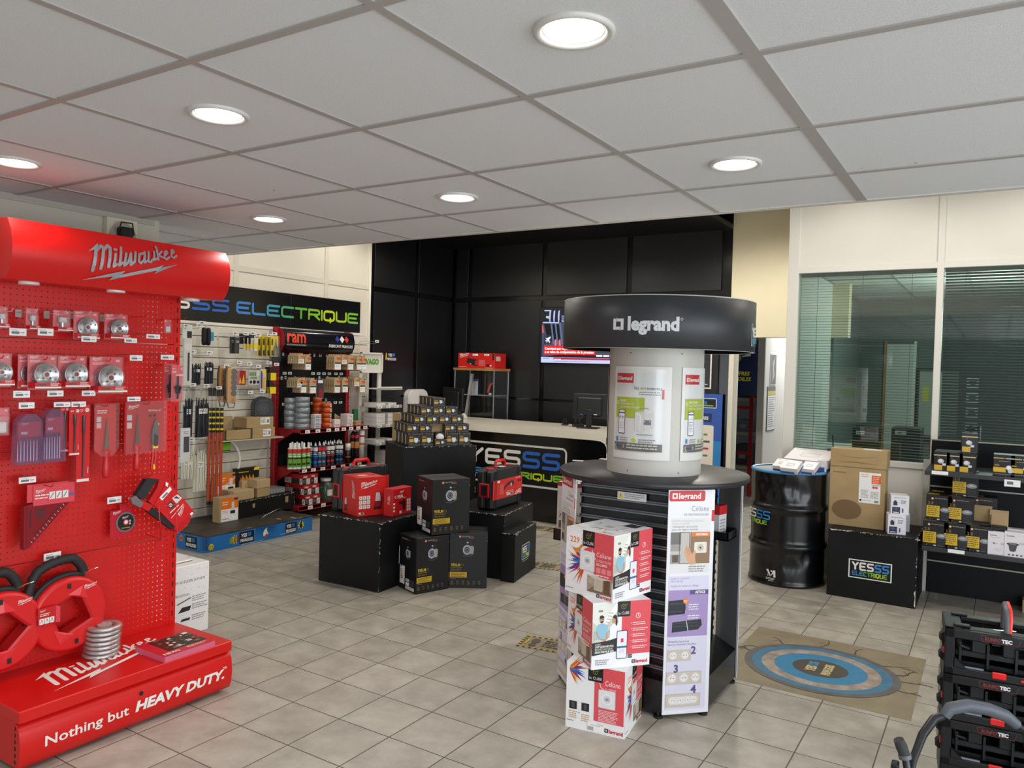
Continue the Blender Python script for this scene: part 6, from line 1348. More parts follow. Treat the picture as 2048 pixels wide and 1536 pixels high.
# ------------------------------------------------------------------ pyramid of spotlight boxes on the tall plinth
SPB = S('#1b1a19', .42)
def spot_box(w, d, h, big=False):
    b = B(); b.box(-w/2, 0, 0, w/2, d, h, SPB, .0012); b.face('front', w, d, h)
    b.poly([(0, h*.82), (w*.1, h), (0, h)], S('#b8302a', .4)); b.rect(w*.07, h*.32, w*.42, h*.55, S('#d3a92b', .45)); b.rect(w*.07, h*.62, w*.38, h*.74, S('#8d762a', .45)); b.disc(w*.92, h*.9, w*.035, GOLD, 8); b.lines(w*.35, h*.93, w*.75, 1, h*.05, GREY); b.lines(w*.4, h*.12, w*.95, 1, h*.07, S('#7c7869', .5)); b.lines(w*.05, h*.22, w*.4, 2, h*.07, S('#6a675e', .5))
    x, y, r = w*.62, h*(.5 if not big else .42), min(w, h)*.17
    b.disc(x, y, r, S('#c9c8cc', .4), 16); b.poly([(x-r*.9, y+r*.3), (x-r*1.0, y+r*1.3), (x+r*.9, y+r*1.2), (x+r*.95, y)], S('#dddcdf', .4)); b.disc(x+r*.1, y-r*.1, r*.55, S('#eeedf0', .4), 12); b.rect(x+r*1.3, y-r*.4, x+r*1.6, y+r*.4, LGREY)
    b.face('left', w, d, h); b.rect(d*.1, h*.12, d*.32, h*.88, S('#c4baa4', .5)); b.rect(d*.5, h*.2, d*.9, h*.7, S('#4a3c2c', .5)); b.rect(d*.05, 0, d*.07, h, S('#b9b09c', .5))
    b.face('top', w, d, h); b.rect(0, 0, w*.2, d*.08, S('#6f5d24', .5)); b.lines(w*.1, d*.7, w*.8, 2, d*.2, S('#55534e', .5)); return b
ez = Vector((dr.x, dr.y)); ny = Vector((-dr.y, dr.x))                # along the front, into the depth
def pl_at(x, y, z): q = mid+ez*x+ny*y; return (q.x, q.y, z)
bw, bd, bh, BH = .1085, .098, .074, .113
LV = [('bottom', 5, .925, BH, .0, .02), ('second', 5, .925+BH, bh, -.012, .035), ('third', 4, .925+BH+bh, bh, -.004, .045), ('fourth', 3, .925+BH+2*bh, bh, .0, .055), ('top', 1, .925+BH+3*bh, bh, -.0, .06)]
small = big = None
for nm, n, z, h, xo, yo in LV:
    for i in range(n):
        for j in range(4 if i == 0 else 1):
            if nm in ('bottom', 'second') and i == 2 and j == 0: continue
            x = xo+(i-(n-1)/2)*(bw+.004); y = yo+j*(bd+.004); loc = pl_at(x, y, z+.0006)
            lb = 'black and yellow spotlight box, %s row of the pyramid, %s from the left%s' % (nm, ORD[i], '' if j == 0 else ', %s behind' % ORD[j-1])
            if n == 1: lb = 'black and yellow spotlight box, top row of the pyramid%s' % (', front one' if j == 0 else ', %s behind the front one' % ORD[j-1])
            src = big if h == BH else small
            if src is None:
                o = tag(spot_box(bw, bd, h, h == BH).build('spotlight_box', None, loc, 56.8), lb, 'box', 'spotlight boxes in the pyramid')
                if h == BH: big = o
                else: small = o
            else: dup(src, loc, 56.8, lb)
e = empty('open_spotlight_box', 'opened spotlight box in the middle of the pyramid, lamp and brown flap showing', 'box', pl_at(.0, -.005, .9256), 56.8)
b = spot_box(bw, bd*.5, bh*.85); b.build('carton', e)
b = B(); b.box(-bw/2, .10, 0, bw/2, .104, .20, KRAFT2); b.box(bw/2-.003, .03, .07, bw/2, .10, .15, KRAFT); b.build('flap', e)
b = B(); b.box(-.045, .03, bh*.85, .05, .09, bh*.85+.055, S('#121214', .5), .01); b.build('black_insert', e)
b = B(); b.at((0, .035, bh*.85+.012), rx=50); b.lathe([(.001, .03), (.02, .026), (.034, .014), (.038, 0), (.03, -.02)], S('#dcdad8', .35), 20); b.build('lamp', e)
# big brown cartons behind the tall plinth
tag(kraft(.44, .36, .54).build('brown_carton', None, (-4.93, 6.33, 0), 90), 'brown carton on the floor behind the tall plinth, lower one', 'carton')
b = kraft(.44, .36, .57); b.face('left', .44, .36, .57); b.lines(.1, .1, .25, 3, .02, S('#6d5230', .6)); tag(b.build('brown_carton', None, (-4.93, 6.33, .5405), 90), 'brown carton behind the tall plinth, beside the white stand', 'carton')

# ================================================================== COUNTER
CT_ = empty('service_counter', 'black service counter with thick white worktop and shop logo', 'counter', (-4.2, 7.0, 0))
YC = 7.0
b = B(); b.box(-5.92, YC+.02, 0, -3.235, YC+.82, .90, S('#0a0a0c', .16), .004); b.on((0, YC+.0195, 0), (1, 0, 0), (0, 0, 1)); b.lay = .001
b.rframe(-5.2, .352, -3.718, .795, .06, .021, S('#d9d7d1', .4))
# lettering taken at its place on the front
word(b, 'YESSS', -4.9545, .568, .182, .141, .058, .036, YSH+[BLU]*2)
word(b, 'ELECTRIQUE', -3.792-9*.124+.026, .440, .098, .056, .026, .019, EGRAD)
wpart(b, 'front', CT_)
WT_ = S('#e9e2cf', .22)
b = B(); pts = [(-5.98, .905), (-3.40, .905), (-3.33, .90), (-3.285, .88), (-3.262, .845), (-3.258, .80), (-3.258, .0), (-3.19, .0), (-3.19, .93), (-3.20, .965), (-3.225, .982), (-5.98, .982)]
n = len(pts); vs = [(x, YC-.02, z) for x, z in pts]+[(x, YC+.86, z) for x, z in pts]
b.add(vs, [tuple(range(n)), tuple(range(2*n-1, n-1, -1))], WT_); b.add(vs, [(i, n+i, n+(i+1) % n, (i+1) % n) for i in range(n)], WT_)
wpart(b, 'worktop', CT_)
ZC = .9825
def monitor(label, loc, rz, w=.36, h=.27, tilt=0):
    e = empty('monitor', label, 'monitor', loc, rz); MB_ = S('#131416', .4)
    b = B(); b.box(-w/2, .0, .10, w/2, .028, .10+h, MB_, .006); b.box(-w*.36, .028, .13, w*.36, .05, .10+h*.85, MB_, .012); b.on((w*.36, .0505, .1), (-1, 0, 0), (0, 0, 1)); b.lines(.03, h*.5, .12, 1, .01, DGREY); b.rect(.04, .04, .07, .052, S('#2d55b8', .4)); b.rect(w*.5, .045, w*.6, .055, LGREY); b.build('screen_back', e)
    b = B(); b.box(-.03, .035, .01, .03, .055, .2, MB_, .004); b.build('neck', e)
    b = B(); b.box(-.11, -.02, 0, .11, .14, .012, MB_, .004); b.build('foot', e)
    b = B(); b.tube([(.05, .05, .14), (.10, .08, .08), (.06, .09, .03), (.03, .1, .013)], .004, BLACK, 6); b.build('cable', e); return e
m1 = atZ(1190, 853, ZC); monitor('black monitor seen from behind on the counter, right of the display column', (m1.x+.06, m1.y-.25, ZC), 190, .38, .27)
m2 = atZ(905, 833, ZC); e = monitor('black monitor seen from behind at the left of the counter, before the glass showcase', (-5.47, 7.42, ZC), 168, .36, .27)
b = B(); b.box(-.05, -.02, 0, .05, .02, .01, S('#2a2a2c', .5), .003); b.build('foot_plate', e)
b = B(); b.box(-.035, -.05, 0, .035, .05, .012, BLACK, .003); b.tube([(-.02, 0, .012), (-.02, .01, .06), (.0, .0, .075), (.02, -.02, .03)], .007, BLACK, 8); p = atZ(1130, 850, ZC); tag(b.build('tape_dispenser', None, (p.x, p.y, ZC), 20), 'small black and white stapler-like device on the counter', 'desk item')
b = B(); b.box(-.012, -.01, .01, .014, .012, .05, S('#d9d9d6', .4), .003); 
b.at((0, 0, 0)); tag(b.build('phone_card', None, (p.x-.015, p.y+.005, ZC+.075), 20), 'little white tag on the small black device on the counter', 'tag') if False else None
b = B(); b.tube([(-.06, 0, .03), (-.05, 0, .10), (.0, 0, .10)], .012, BLACK, 8); b.box(-.09, -.05, 0, .04, .05, .03, BLACK, .006); p = atZ(1164, 853, ZC); tag(b.build('desk_phone', None, (p.x, p.y-.04, ZC), 30), 'black desk telephone beside the right monitor', 'telephone')
b = B(); b.lathe([(.001, 0), (.05, 0), (.05, .012), (.03, .04), (.02, .055), (.001, .06)], S('#d6d3cc', .3), 20); p = atZ(927, 836, ZC); tag(b.build('counter_bell', None, (p.x, p.y, ZC)), 'small silvery object at the foot of the left monitor', 'desk item')
# glass showcase behind the counter, red carton on top
SX0, SX1, SY0, SY1 = -5.93, -5.31, 8.03, 8.38
e = empty('glass_showcase', 'narrow glass showcase with wooden top behind the counter', 'showcase', (-5.62, 8.2, 0)); AL = S('#8e9296', .3, .9)
for x in (SX0, SX1-.016):
    for y in (SY0, SY1-.016): b = B(); b.box(x, y, 0, x+.016, y+.016, 1.56, AL, .002); wpart(b, 'post', e)
b = B(); b.box(SX0-.01, SY0-.01, 1.56, SX1+.01, SY1+.01, 1.592, noisy('showcase_wood', '#9c6432', '#b57a42', 12, .5), .002); wpart(b, 'top', e)
b = B(); b.box(SX0, SY0, 0, SX1, SY1, .9, BLACK, .003); wpart(b, 'cabinet', e)
CL2 = clear('showcase_glass', gloss=.04, rough=0.0)
b = B(); b.box(SX0+.016, SY0+.005, .9, SX1-.016, SY0+.009, 1.56, CL2); wpart(b, 'glass_front', e); b = B(); b.box(SX1-.009, SY0+.016, .9, SX1-.005, SY1-.016, 1.56, CL2); wpart(b, 'glass_side', e)
b = B(); b.box(SX0+.016, SY0+.016, 1.245, SX1-.016, SY1-.016, 1.252, S('#a9b2b2', .2)); wpart(b, 'shelf', e)
b = B(); b.box(-.045, 0, 0, .045, .006, .20, S('#c6c8cf', .35)); b.on((-.045, -.0005, 0), (1, 0, 0), (0, 0, 1)); b.rect(0, .17, .09, .2, S('#4a4a8c', .4)); b.disc(.03, .09, .025, LGREY); tag(b.build('boxed_tool', None, (-5.72, 8.2, 1.2525), 10), 'pale blister pack standing on the shelf of the glass showcase', 'tool pack')
b = B(); b.tube([(0, 0, .0), (.03, 0, .09), (.05, 0, .13), (.10, 0, .14)], [.014, .016, .013, .008], S('#c23a44', .4), 8); tag(b.build('red_hand_tool', None, (-5.52, 8.2, 1.265)), 'red hand tool on the shelf of the glass showcase', 'tool')
b = B(); b.box(-.05, 0, 0, .05, .1, .03, BLACK); b.on((.005, -.0005, 0), (1, 0, 0), (0, 0, 1)); b.rect(0, .005, .04, .028, WPAPER); tag(b.build('black_block', None, (-5.45, 8.12, 1.2525)), 'small black block with white tag in the glass showcase', 'box')
b = B(); b.box(-.016, 0, 0, .016, .03, .62, S('#b9b6ae', .4)); tag(b.build('white_rail', None, (-5.80, 8.1, .905), 0, (0, radians(9), 0)), 'slanted pale rail leaning inside the glass showcase', 'rail')
w, d, h = .565, .26, .19
b = B(); b.box(-w/2, 0, 0, w/2, d, h, S('#d3201c', .38), .002); b.face('front', w, d, h); script_logo(b, w*.03, h*.66, w*.27, WHITE); b.rect(w*.40, h*.82, w*.55, h*.95, WPAPER); b.text('M18', w*.415, h*.84, h*.1, S('#8a1a1a', .4), bold=.03); b.rect(w*.72, h*.84, w*.85, h*.95, WPAPER); b.rect(w*.74, h*.87, w*.82, h*.91, GREY)
b.poly([(w*.24, h*.34), (w*.26, h*.66), (w*.50, h*.58), (w*.54, h*.52), (w*.53, h*.16), (w*.48, h*.14)], S('#2a2426', .4)); b.poly([(w*.48, h*.2), (w*.52, h*.2), (w*.53, h*.48), (w*.48, h*.5)], S('#c03a34', .4)); b.rect(w*.33, h*.27, w*.37, h*.31, S('#d9c9c6', .4))
for i in range(3):
    for j in range(3): b.frame(w*(.58+i*.055), h*(.18+j*.13), w*(.625+i*.055), h*(.28+j*.13), .003, S('#e8b0aa', .4))
b.rect(w*.78, h*.12, w*.86, h*.26, S('#35201f', .4)); b.rect(w*.88, h*.13, w*.92, h*.22, WPAPER); b.lines(w*.02, h*.08, w*.25, 1, h*.05, WHITE); b.rect(w*.74, h*.02, w*.96, h*.035, WHITE); b.rect(w*.94, h*.55, w*.99, h*.98, S('#2a1a1a', .4))
b.face('right', w, d, h); b.rect(d*.1, h*.5, d*.5, h*.8, S('#e3bdb8', .4)); tag(b.build('radio_carton', None, (-5.625, 8.08, 1.5925)), 'long red carton with a black radio picture on top of the glass showcase', 'carton')
# white dispenser on the black wall
p0 = atX(808, 850, -6.28); p1 = atX(848, 778, -6.28); w = abs(p1.y-p0.y); h = p1.z-.92
e = empty('hand_dryer', 'white rounded plastic unit on the black wall behind the pyramid', 'wall unit', (-6.279, (p0.y+p1.y)/2, .92), 90)
b = B(); o = []
for cx, cy, a, r in ((w/2-.03, .03, -90, .03), (w/2-.10, h-.10, 0, .10), (-w/2+.10, h-.10, 90, .10), (-w/2+.03, .03, 180, .03)): o += [(cx+r*cos(radians(a+90*i/6)), cy+r*sin(radians(a+90*i/6))) for i in range(7)]
b.on((0, 0, 0), (1, 0, 0), (0, 0, 1)); b.prism(o, -.02, .06, S('#e3e0da', .22)); b.prism([(x*.95, .01+y*.96) for x, y in o], .06, .075, S('#e6e3dd', .22)); b.build('cover', e)
b = B(); b.on((.03, -.0752, h*.8), (1, 0, 0), (0, 0, 1)); b.ring(0, 0, .018, .026, S('#bfbcb6', .3)); b.stroke([(-.01, -.005), (.014, .01)], .005, S('#bfbcb6', .3)); b.build('emblem', e)
# wall television
TX0, TX1, TZ0, TZ1 = -4.885, -3.70, 1.695, 2.362; TY = 8.40
e = empty('wall_television', 'wall television showing a red and dark tool bag advert', 'television', (-4.3, 8.44, 1.7))
b = B(); b.box(TX0-.015, TY+.002, TZ0-.02, TX1+.015, TY+.045, TZ1+.015, S('#0a0a0b', .3), .004); wpart(b, 'casing', e)
b = B(); b.on((TX0, TY+.0015, TZ0), (1, 0, 0), (0, 0, 1)); TWd, THt = TX1-TX0, TZ1-TZ0
def tv(u, v): p = atY(1080+u/10.24, 590+v/10.24, TY); return (p.x-TX0, p.z-TZ0)
E1 = lambda h_, s=1.1: EM(h_, s)
b.rect(0, 0, TWd, THt, E1('#1b1d27', .5))
P_ = lambda m, *pts: b.poly([tv(*q) for q in pts], m)
P_(E1('#3a4258'), (45, 560), (560, 560), (560, 1200), (30, 1270)); P_(E1('#05060a'), (80, 590), (210, 590), (290, 1000), (130, 810)); P_(E1('#05060a'), (235, 600), (300, 600), (345, 930), (300, 960)); P_(E1('#05060a'), (320, 600), (385, 600), (420, 930), (380, 960)); P_(E1('#23293c'), (470, 660), (1500, 660), (1500, 1050), (560, 1050))
for x in (205, 290, 385): P_(E1('#aab4ee'), (x-8, 330), (x+22, 310), (x+14, 420), (x+6, 560), (x-14, 560), (x-20, 440)); P_(E1('#5b6686'), (x+10, 570), (x+40, 570), (x+85, 1010), (x+55, 1010))
P_(E1('#c5ccf4'), (92, 312), (230, 312), (230, 330), (92, 330)); P_(E1('#a7b0e4'), (60, 550), (390, 555), (390, 580), (60, 575))
for y in (425, 465, 505, 535): P_(E1('#93a0d8'), (440, y), (1500, y), (1500, y+14), (440, y+16))
P_(E1('#b5babf'), (130, 425), (190, 440), (190, 485), (120, 470)); P_(E1('#c9d4ea'), (490, 555), (585, 555), (585, 640), (490, 640)); P_(E1('#c0505a'), (40, 620), (60, 620), (85, 770), (40, 780))
for x in (300, 385): P_(E1('#e86a72'), (x, 930), (x+30, 900), (x+40, 1040), (x, 1040))
P_(E1('#2a2f42'), (90, 820), (245, 830), (235, 1005), (80, 1000)); P_(E1('#e4ecff'), (105, 880), (150, 885), (212, 850), (218, 870), (185, 915), (205, 975), (190, 980), (165, 935), (140, 975), (130, 970), (140, 925), (110, 950), (115, 925), (150, 910))
P_(E1('#dd1f22'), (85, 1035), (1130, 1035), (1130, 1235), (70, 1215)); x, y = tv(100, 1118); b.text('Convient aux voyages en avion', x, y, .042, E1('#f4f2f2', 1.2), bold=.03, maxw=.52); x, y = tv(98, 1185); b.text('a sa valve de compensation de la pression', x, y, .042, E1('#f4f2f2', 1.2), bold=.03, maxw=tv(1100, 1185)[0]-x)
P_(E1('#3c4052'), (1130, 1170), (1500, 1180), (1500, 1230), (1130, 1225)); P_(E1('#0c0f1c'), (1135, 1222), (1500, 1228), (1500, 1290), (1135, 1285)); x, y = tv(1150, 1268); b.text('Tool bag XL 2', x, y, .026, E1('#f4f2f2', 1.2), bold=.02, maxw=.2) if False else b.lines(x, y+.022, x+.24, 1, .03, E1('#f4f2f2', 1.2), hgt=.02)
P_(E1('#b8c0e6'), (22, 1270), (1500, 1300), (1500, 1412), (20, 1382)); P_(E1('#a8163a'), (275, 1280), (1500, 1305), (1500, 1345), (272, 1322)); x, y = tv(290, 1305); b.lines(x, y, x+.1, 1, .02, E1('#f0d0d6', 1.2), hgt=.012); b.lines(x+.12, y-.004, TWd-.04, 1, .02, E1('#d67a8c', 1.0), hgt=.006)
x, y = tv(290, 1350); b.lines(x, y, x+.5, 1, .02, E1('#7c86b4', 1), hgt=.007); x, y = tv(60, 1290); b.lines(x, y, x+.1, 1, .02, E1('#6c76a4', 1), hgt=.008)
P_(E1('#3c4052'), (1130, 1035), (1500, 1040), (1500, 1170), (1130, 1170)); wpart(b, 'screen', e)
# framed poster and partner roll-up by the passage
b = B(); b.box(-.09, 0, 0, .09, .012, .40, S('#e4e0d6', .5)); b.box(-.075, -.002, .015, .075, 0, .385, S('#151517', .3)); b.on((-.075, -.0022, .015), (1, 0, 0), (0, 0, 1)); b.rect(.05, .05, .14, .3, S('#2a2c30', .4)); b.lines(.02, .04, .13, 1, .02, WHITE); p = atY(1421, 778, 8.43); tag(b.build('framed_poster', None, (p.x-.088, 8.435, p.z)), 'dark poster in a pale frame on the black wall by the passage', 'poster')
p0, p1 = atY(1445, 789, 8.38), atY(1438, 930, 8.38); w = .62; h = 1.50
b = B(); b.box(p0.x-w, 8.385, .02, p0.x, 8.395, p0.z, S('#2f55a8', .4)); b.box(p0.x-w-.02, 8.33, 0, p0.x+.02, 8.42, .03, AL); b.on((p0.x-w, 8.3845, .02), (1, 0, 0), (0, 0, 1)); H_ = p0.z-.02
b.rect(w*.86, 0, w, H_*.62, S('#2d7fc0', .4)); b.rrect(w*.08, H_*.05, w*.86, H_*.745, .02, S('#e3dacb', .45)); b.rframe(w*.3, H_*.885, w*.9, H_*.965, .012, .006, WHITE); b.rect(w*.33, H_*.895, w*.88, H_*.955, S('#0e1420', .4)); b.text('YES', w*.46, H_*.915, .045, WHITE, bold=.04, maxw=.1); b.text('SS', w*.66, H_*.915, .045, CYAN, bold=.04, maxw=.1); b.rect(w*.4, H_*.899, w*.84, H_*.91, S('#8aa82c', .4))
b.rect(w*.3, H_*.77, w*.82, H_*.84, S('#1a2c5c', .4)); b.text('PARTENAIRES', w*.34, H_*.79, .05, WHITE, bold=.03, maxw=w*.42)
r = random.Random(8)
for k in range(11):
    for q in range(4): x, y = w*(.14+q*.18), H_*(.09+k*.057); b.rrect(x, y, x+w*(.07+.05*r.random()), y+.022, .004, S(r.choice(['#35363a', '#c23a36', '#7a8f3a', '#3a4f8f', '#55585c', '#2f8f8f']), .5)) if k not in (6,) else None
b.lines(w*.1, H_*.5, w*.84, 1, .03, LGREY, hgt=.003)
tag(b.build('partner_banner'), 'blue roll-up banner with a cream panel of partner logos by the passage', 'banner')

# ================================================================== ROUND DISPLAY KIOSK
KX, KY = -1.5, 3.79
K = empty('display_kiosk', 'round display kiosk with white column, dark crown and round table top', 'display stand', (KX, KY, 0))
ANT = S('#2a2c30', .42); KB = S('#101113', .3)
def cylwarp(r, a0, z0): return lambda p: Vector((KX+(r+p.z)*cos(a0+p.x/r), KY+(r+p.z)*sin(a0+p.x/r), z0+p.y))
def kl(b, prof, m, n=72): b.M = Matrix.Translation((KX, KY, 0)); b.lathe(prof, m, n); b.M = Matrix.Identity(4)
RC, RT, RK = .485, .483, .240
b = B(); kl(b, [(RC-.004, 1.716), (RC, 1.718), (RC, 1.962), (RC-.004, 1.964), (RC-.012, 1.964), (RC-.012, 1.735), (RK, 1.735)], ANT)
kl(b, [(RC-.012, 1.7165), (RC-.002, 1.7155), (RC-.0005, 1.7175)], S('#cfccc6', .4)); kl(b, [(RC+.0004, 1.960), (RC+.0004, 1.9645), (RC-.013, 1.9645)], S('#b9b7b0', .4)); kl(b, [(RC-.012, 1.955), (.01, 1.955)], S('#c9c6bf', .6))
CRN = wpart(b, 'crown', K)
b = B(); b.lay = .001; b.warp = cylwarp(RC, radians(-93.2), 1.80); LG = S('#c7c8ca', .4)
brackets(b, .0, .0, .052, LG); b.text('legrand', .072, .0, .086, LG, bold=.045, maxw=.235); b.ring(.318, .052, .0045, .006, LG, 14); b.text('R', .3157, .0498, .006, LG)
b.build('lettering', CRN)
b = B(); b.lay = .001; b.warp = cylwarp(RC, radians(-1.5), 1.745); shop_badge(b, 0, 0, .19, .11, S('#15171b', .4)); b.build('shop_badge', CRN)
b = B(); kl(b, [(RK, 1.09), (RK, 1.74)], S('#c6c3ba', .38)); 
for a in (-100, -38, 20): 
    for z in (1.115, 1.70): b.lay = .001; b.warp = cylwarp(RK, radians(a), z); b.disc(0, 0, .004, S('#5d5a55', .4), 10); b.warp = None
wpart(b, 'column', K)
b = B(); kl(b, [(.01, 1.0965), (RT-.002, 1.0965), (RT, 1.0945), (RT, 1.073), (RT-.002, 1.071), (.01, 1.071)], S('#232327', .38)); wpart(b, 'table_top', K)
def poster(a0, second):
    e_ = B(); e_.lay = .002; e_.warp = cylwarp(RK+.002, radians(a0), 1.175); W_, H_ = .312, .458
    b = e_; b.rect(0, 0, W_, H_, S('#e4e2de', .35), 14); b.rect(.015, .04, W_-.03, H_-.03, S('#dddedd', .35), 14)
    x0, x1, z0, z1 = .018, W_-.035, .045, H_-.028
    b.rect(x0, z1-.054, x0+.106, z1-.006, S('#c3161f', .35), 5); brackets(b, x0+.008, z1-.04, .017, WHITE); b.text('legrand', x0+.030, z1-.04, .026, WHITE, bold=.04, maxw=.068)
    if not second: b.text('les econnectes', x0+.112, z1-.086, .025, S('#4d4f55', .4), maxw=.135); b.text('eco', x0+.145, z1-.0859, .025, LIME, maxw=.03); b.lines(x0+.135, z1-.096, x0+.245, 2, .011, GTXT)
    b.rect(x1-.012, z1-.13, x1, z1-.083, S('#c8202a', .35)); b.rect(x0+.002, z1-.228, x0+.165, z1-.125, S('#a6b71b', .35), 7)
    t = ('MAITRISER', 'LA CONSOMMATION', 'DES ECLAIRAGES') if second else ('GERER', 'CONFORT ET', "ECONOMIES D'ENERGIE")
    for k in range(3): b.text(t[k], x0+.028, z1-.147-k*.016, .014, WHITE, bold=.03 if k == 0 else 0, maxw=.13)
    b.ring(x0+.014, z1-.152, .006, .0085, WHITE, 14)
    px_ = x0+.022; b.rrect(px_, z1-.308, px_+.042, z1-.188, .006, S('#2c2e3a', .3)); b.rrect(px_+.003, z1-.304, px_+.039, z1-.192, .004, S('#eceef2', .3)); b.rect(px_+.003, z1-.206, px_+.039, z1-.2, S('#3a4aa8', .3))
    for k in range(5): b.rect(px_+.006+k*.006, z1-.235+.006*(k % 3), px_+.009+k*.006, z1-.222+.004*(k % 2), S('#3a4268', .4)) if not second else b.rect(px_+.006, z1-.228-k*.015, px_+.034, z1-.224-k*.015, S('#8f96c8' if k % 2 else '#c9ccd8', .4))
    b.lines(px_+.006, z1-.25, px_+.034, 4, .009, LGREY)
    if not second:
        q = x0+.12; b.poly([(q, z1-.20), (q+.05, z1-.192), (q+.05, z1-.282), (q+.024, z1-.298), (q, z1-.286)], S('#cfcdca', .35)); b.poly([(q+.024, z1-.213), (q+.09, z1-.192), (q+.09, z1-.272), (q+.024, z1-.298)], S('#dcdad6', .35)); b.poly([(q, z1-.2), (q+.024, z1-.213), (q+.09, z1-.192), (q+.05, z1-.184)], S('#ebe9e6', .35)); b.rect(q+.045, z1-.257, q+.08, z1-.234, S('#6d6f74', .4)); b.lines(q+.048, z1-.238, q+.078, 1, .016, WHITE); b.lines(q+.02, z1-.175, q+.07, 1, .009, GTXT); b.lines(q+.01, z1-.305, q+.09, 1, .009, GTXT)
    b.rect(x0+.01, z1-.345, x0+.022, z1-.323, S('#3a86d0', .4)); b.lines(x0+.036, z1-.325, x0+.085, 4, .011, GTXT); b.ring(x0+.115, z1-.337, .002, .011, LIME, 14); b.lines(x0+.14, z1-.33, x0+.225, 5, .011, GTXT); b.lines(x0+.005, z1-.35, x0+.028, 1, .008, GTXT)
    b.rect(x0, z0-.004, x1-.004, z0+.034, S('#6a6762', .35), 10); b.rrect(x0+.006, z0+.006, x0+.062, z0+.026, .008, WHITE); b.text('Object', x0+.012, z0+.012, .013, S('#3a55a8', .4), bold=.03, maxw=.04); b.rect(x0+.002, z0-.003, x0+.02, z0+.003, S('#9cab2f', .4)); b.lines(x0+.078, z0+.028, x0+.232, 2, .014, S('#c9c8c4', .4), ragged=.05)
    return b.build
for k, (a0, sec) in enumerate(((-124, False), (-37, True), (50, False), (137, True))):
    o = poster(a0, sec)('poster', K); o.location = -K.location
    b = B(); b.warp = cylwarp(RK+.006, radians(a0), 1.19); b.rect(.025, .02, .285, .43, CLEAR, 14); o2 = b.build('poster_sleeve', K); o2.location = -K.location
# body under the table
b = B(); b.box(KX-.235, KY-.352, .16, KX+.235, KY+.352, 1.071, KB, .003); wpart(b, 'core', K)
o8 = [(-.235, -.395), (.235, -.395), (.392, -.238), (.392, .238), (.235, .395), (-.235, .395), (-.392, .238), (-.392, -.238)]
b = B(); b.prism([(KX+x, KY+y) for x, y in o8], .028, .175, KB); wpart(b, 'plinth', K)
for x, y in ((.215, -.385), (.375, -.225), (.375, .225), (.215, .385), (-.215, -.385), (-.375, -.225), (-.375, .225), (-.215, .385)):
    b = B(); b.cyl(KX+x, KY+y, 0, .012, .022, BLACK, 16); b.cyl(KX+x, KY+y, .012, .03, .009, BLACK, 10); wpart(b, 'foot', K)
ALR = S('#8d9196', .32, .85)
for s in (-1, 1):
    for k in range(17):
        z = .215+k*.0512; y = KY+s*.352
        b = B(); b.box(KX-.235, y-.002 if s > 0 else y-.016, z, KX+.235, y+.016 if s > 0 else y+.002, z+.006, ALR, .001); b.box(KX-.235, y-.002 if s > 0 else y-.012, z+.006, KX+.235, y+.012 if s > 0 else y+.002, z+.013, S('#5d6166', .4, .8)); b.box(KX-.235, y-.002 if s > 0 else y-.018, z+.013, KX+.235, y+.018 if s > 0 else y+.002, z+.017, ALR, .001); wpart(b, 'rail', K)
b = B(); b.box(KX-.03, KY-.3725, .992, KX+.118, KY-.371, 1.030, S('#d4d3d0', .4)); b.on((KX-.03, KY-.3726, .992), (1, 0, 0), (0, 0, 1)); b.poly([(.004, .006), (.03, .006), (.017, .033)], S('#e3c31f', .4)); b.rect(.0158, .014, .0182, .026, BLACK); b.lines(.036, .031, .14, 3, .009, GTXT); wpart(b, 'warning_label', K)
# the four printed corner strips
PUR = S('#a48fc0', .4); LAV = S('#d6d4e6', .4); SOCK = S('#cbbfb2', .4)
def sockets(b, w, n, y, x0, x1, hh):
    b.rect(x0, y, x1, y+hh, SOCK); b.frame(x0, y, x1, y+hh, .0015, S('#b3a797', .4))
    if n == 4: b.rrect(x0+.014, y+hh*.2, x1-.014, y+hh*.8, hh*.29, S('#dedbd8', .4))
    for k in range(n):
        cx = x0+(x1-x0)*(k+.5)/n if n < 4 else x0+(x1-x0)*(.2+.2*k); r = hh*.36 if n < 4 else hh*.27
        b.disc(cx, y+hh*.5, r, S('#e6e4e2', .35), 20); b.ring(cx, y+hh*.5, r*.82, r*.9, S('#c9c6c2', .4), 20)
        for s in (-1, 1): b.disc(cx+s*r*.36, y+hh*.5, r*.13, TXT, 8)
        b.disc(cx, y+hh*.62, r*.09, GREY, 8)
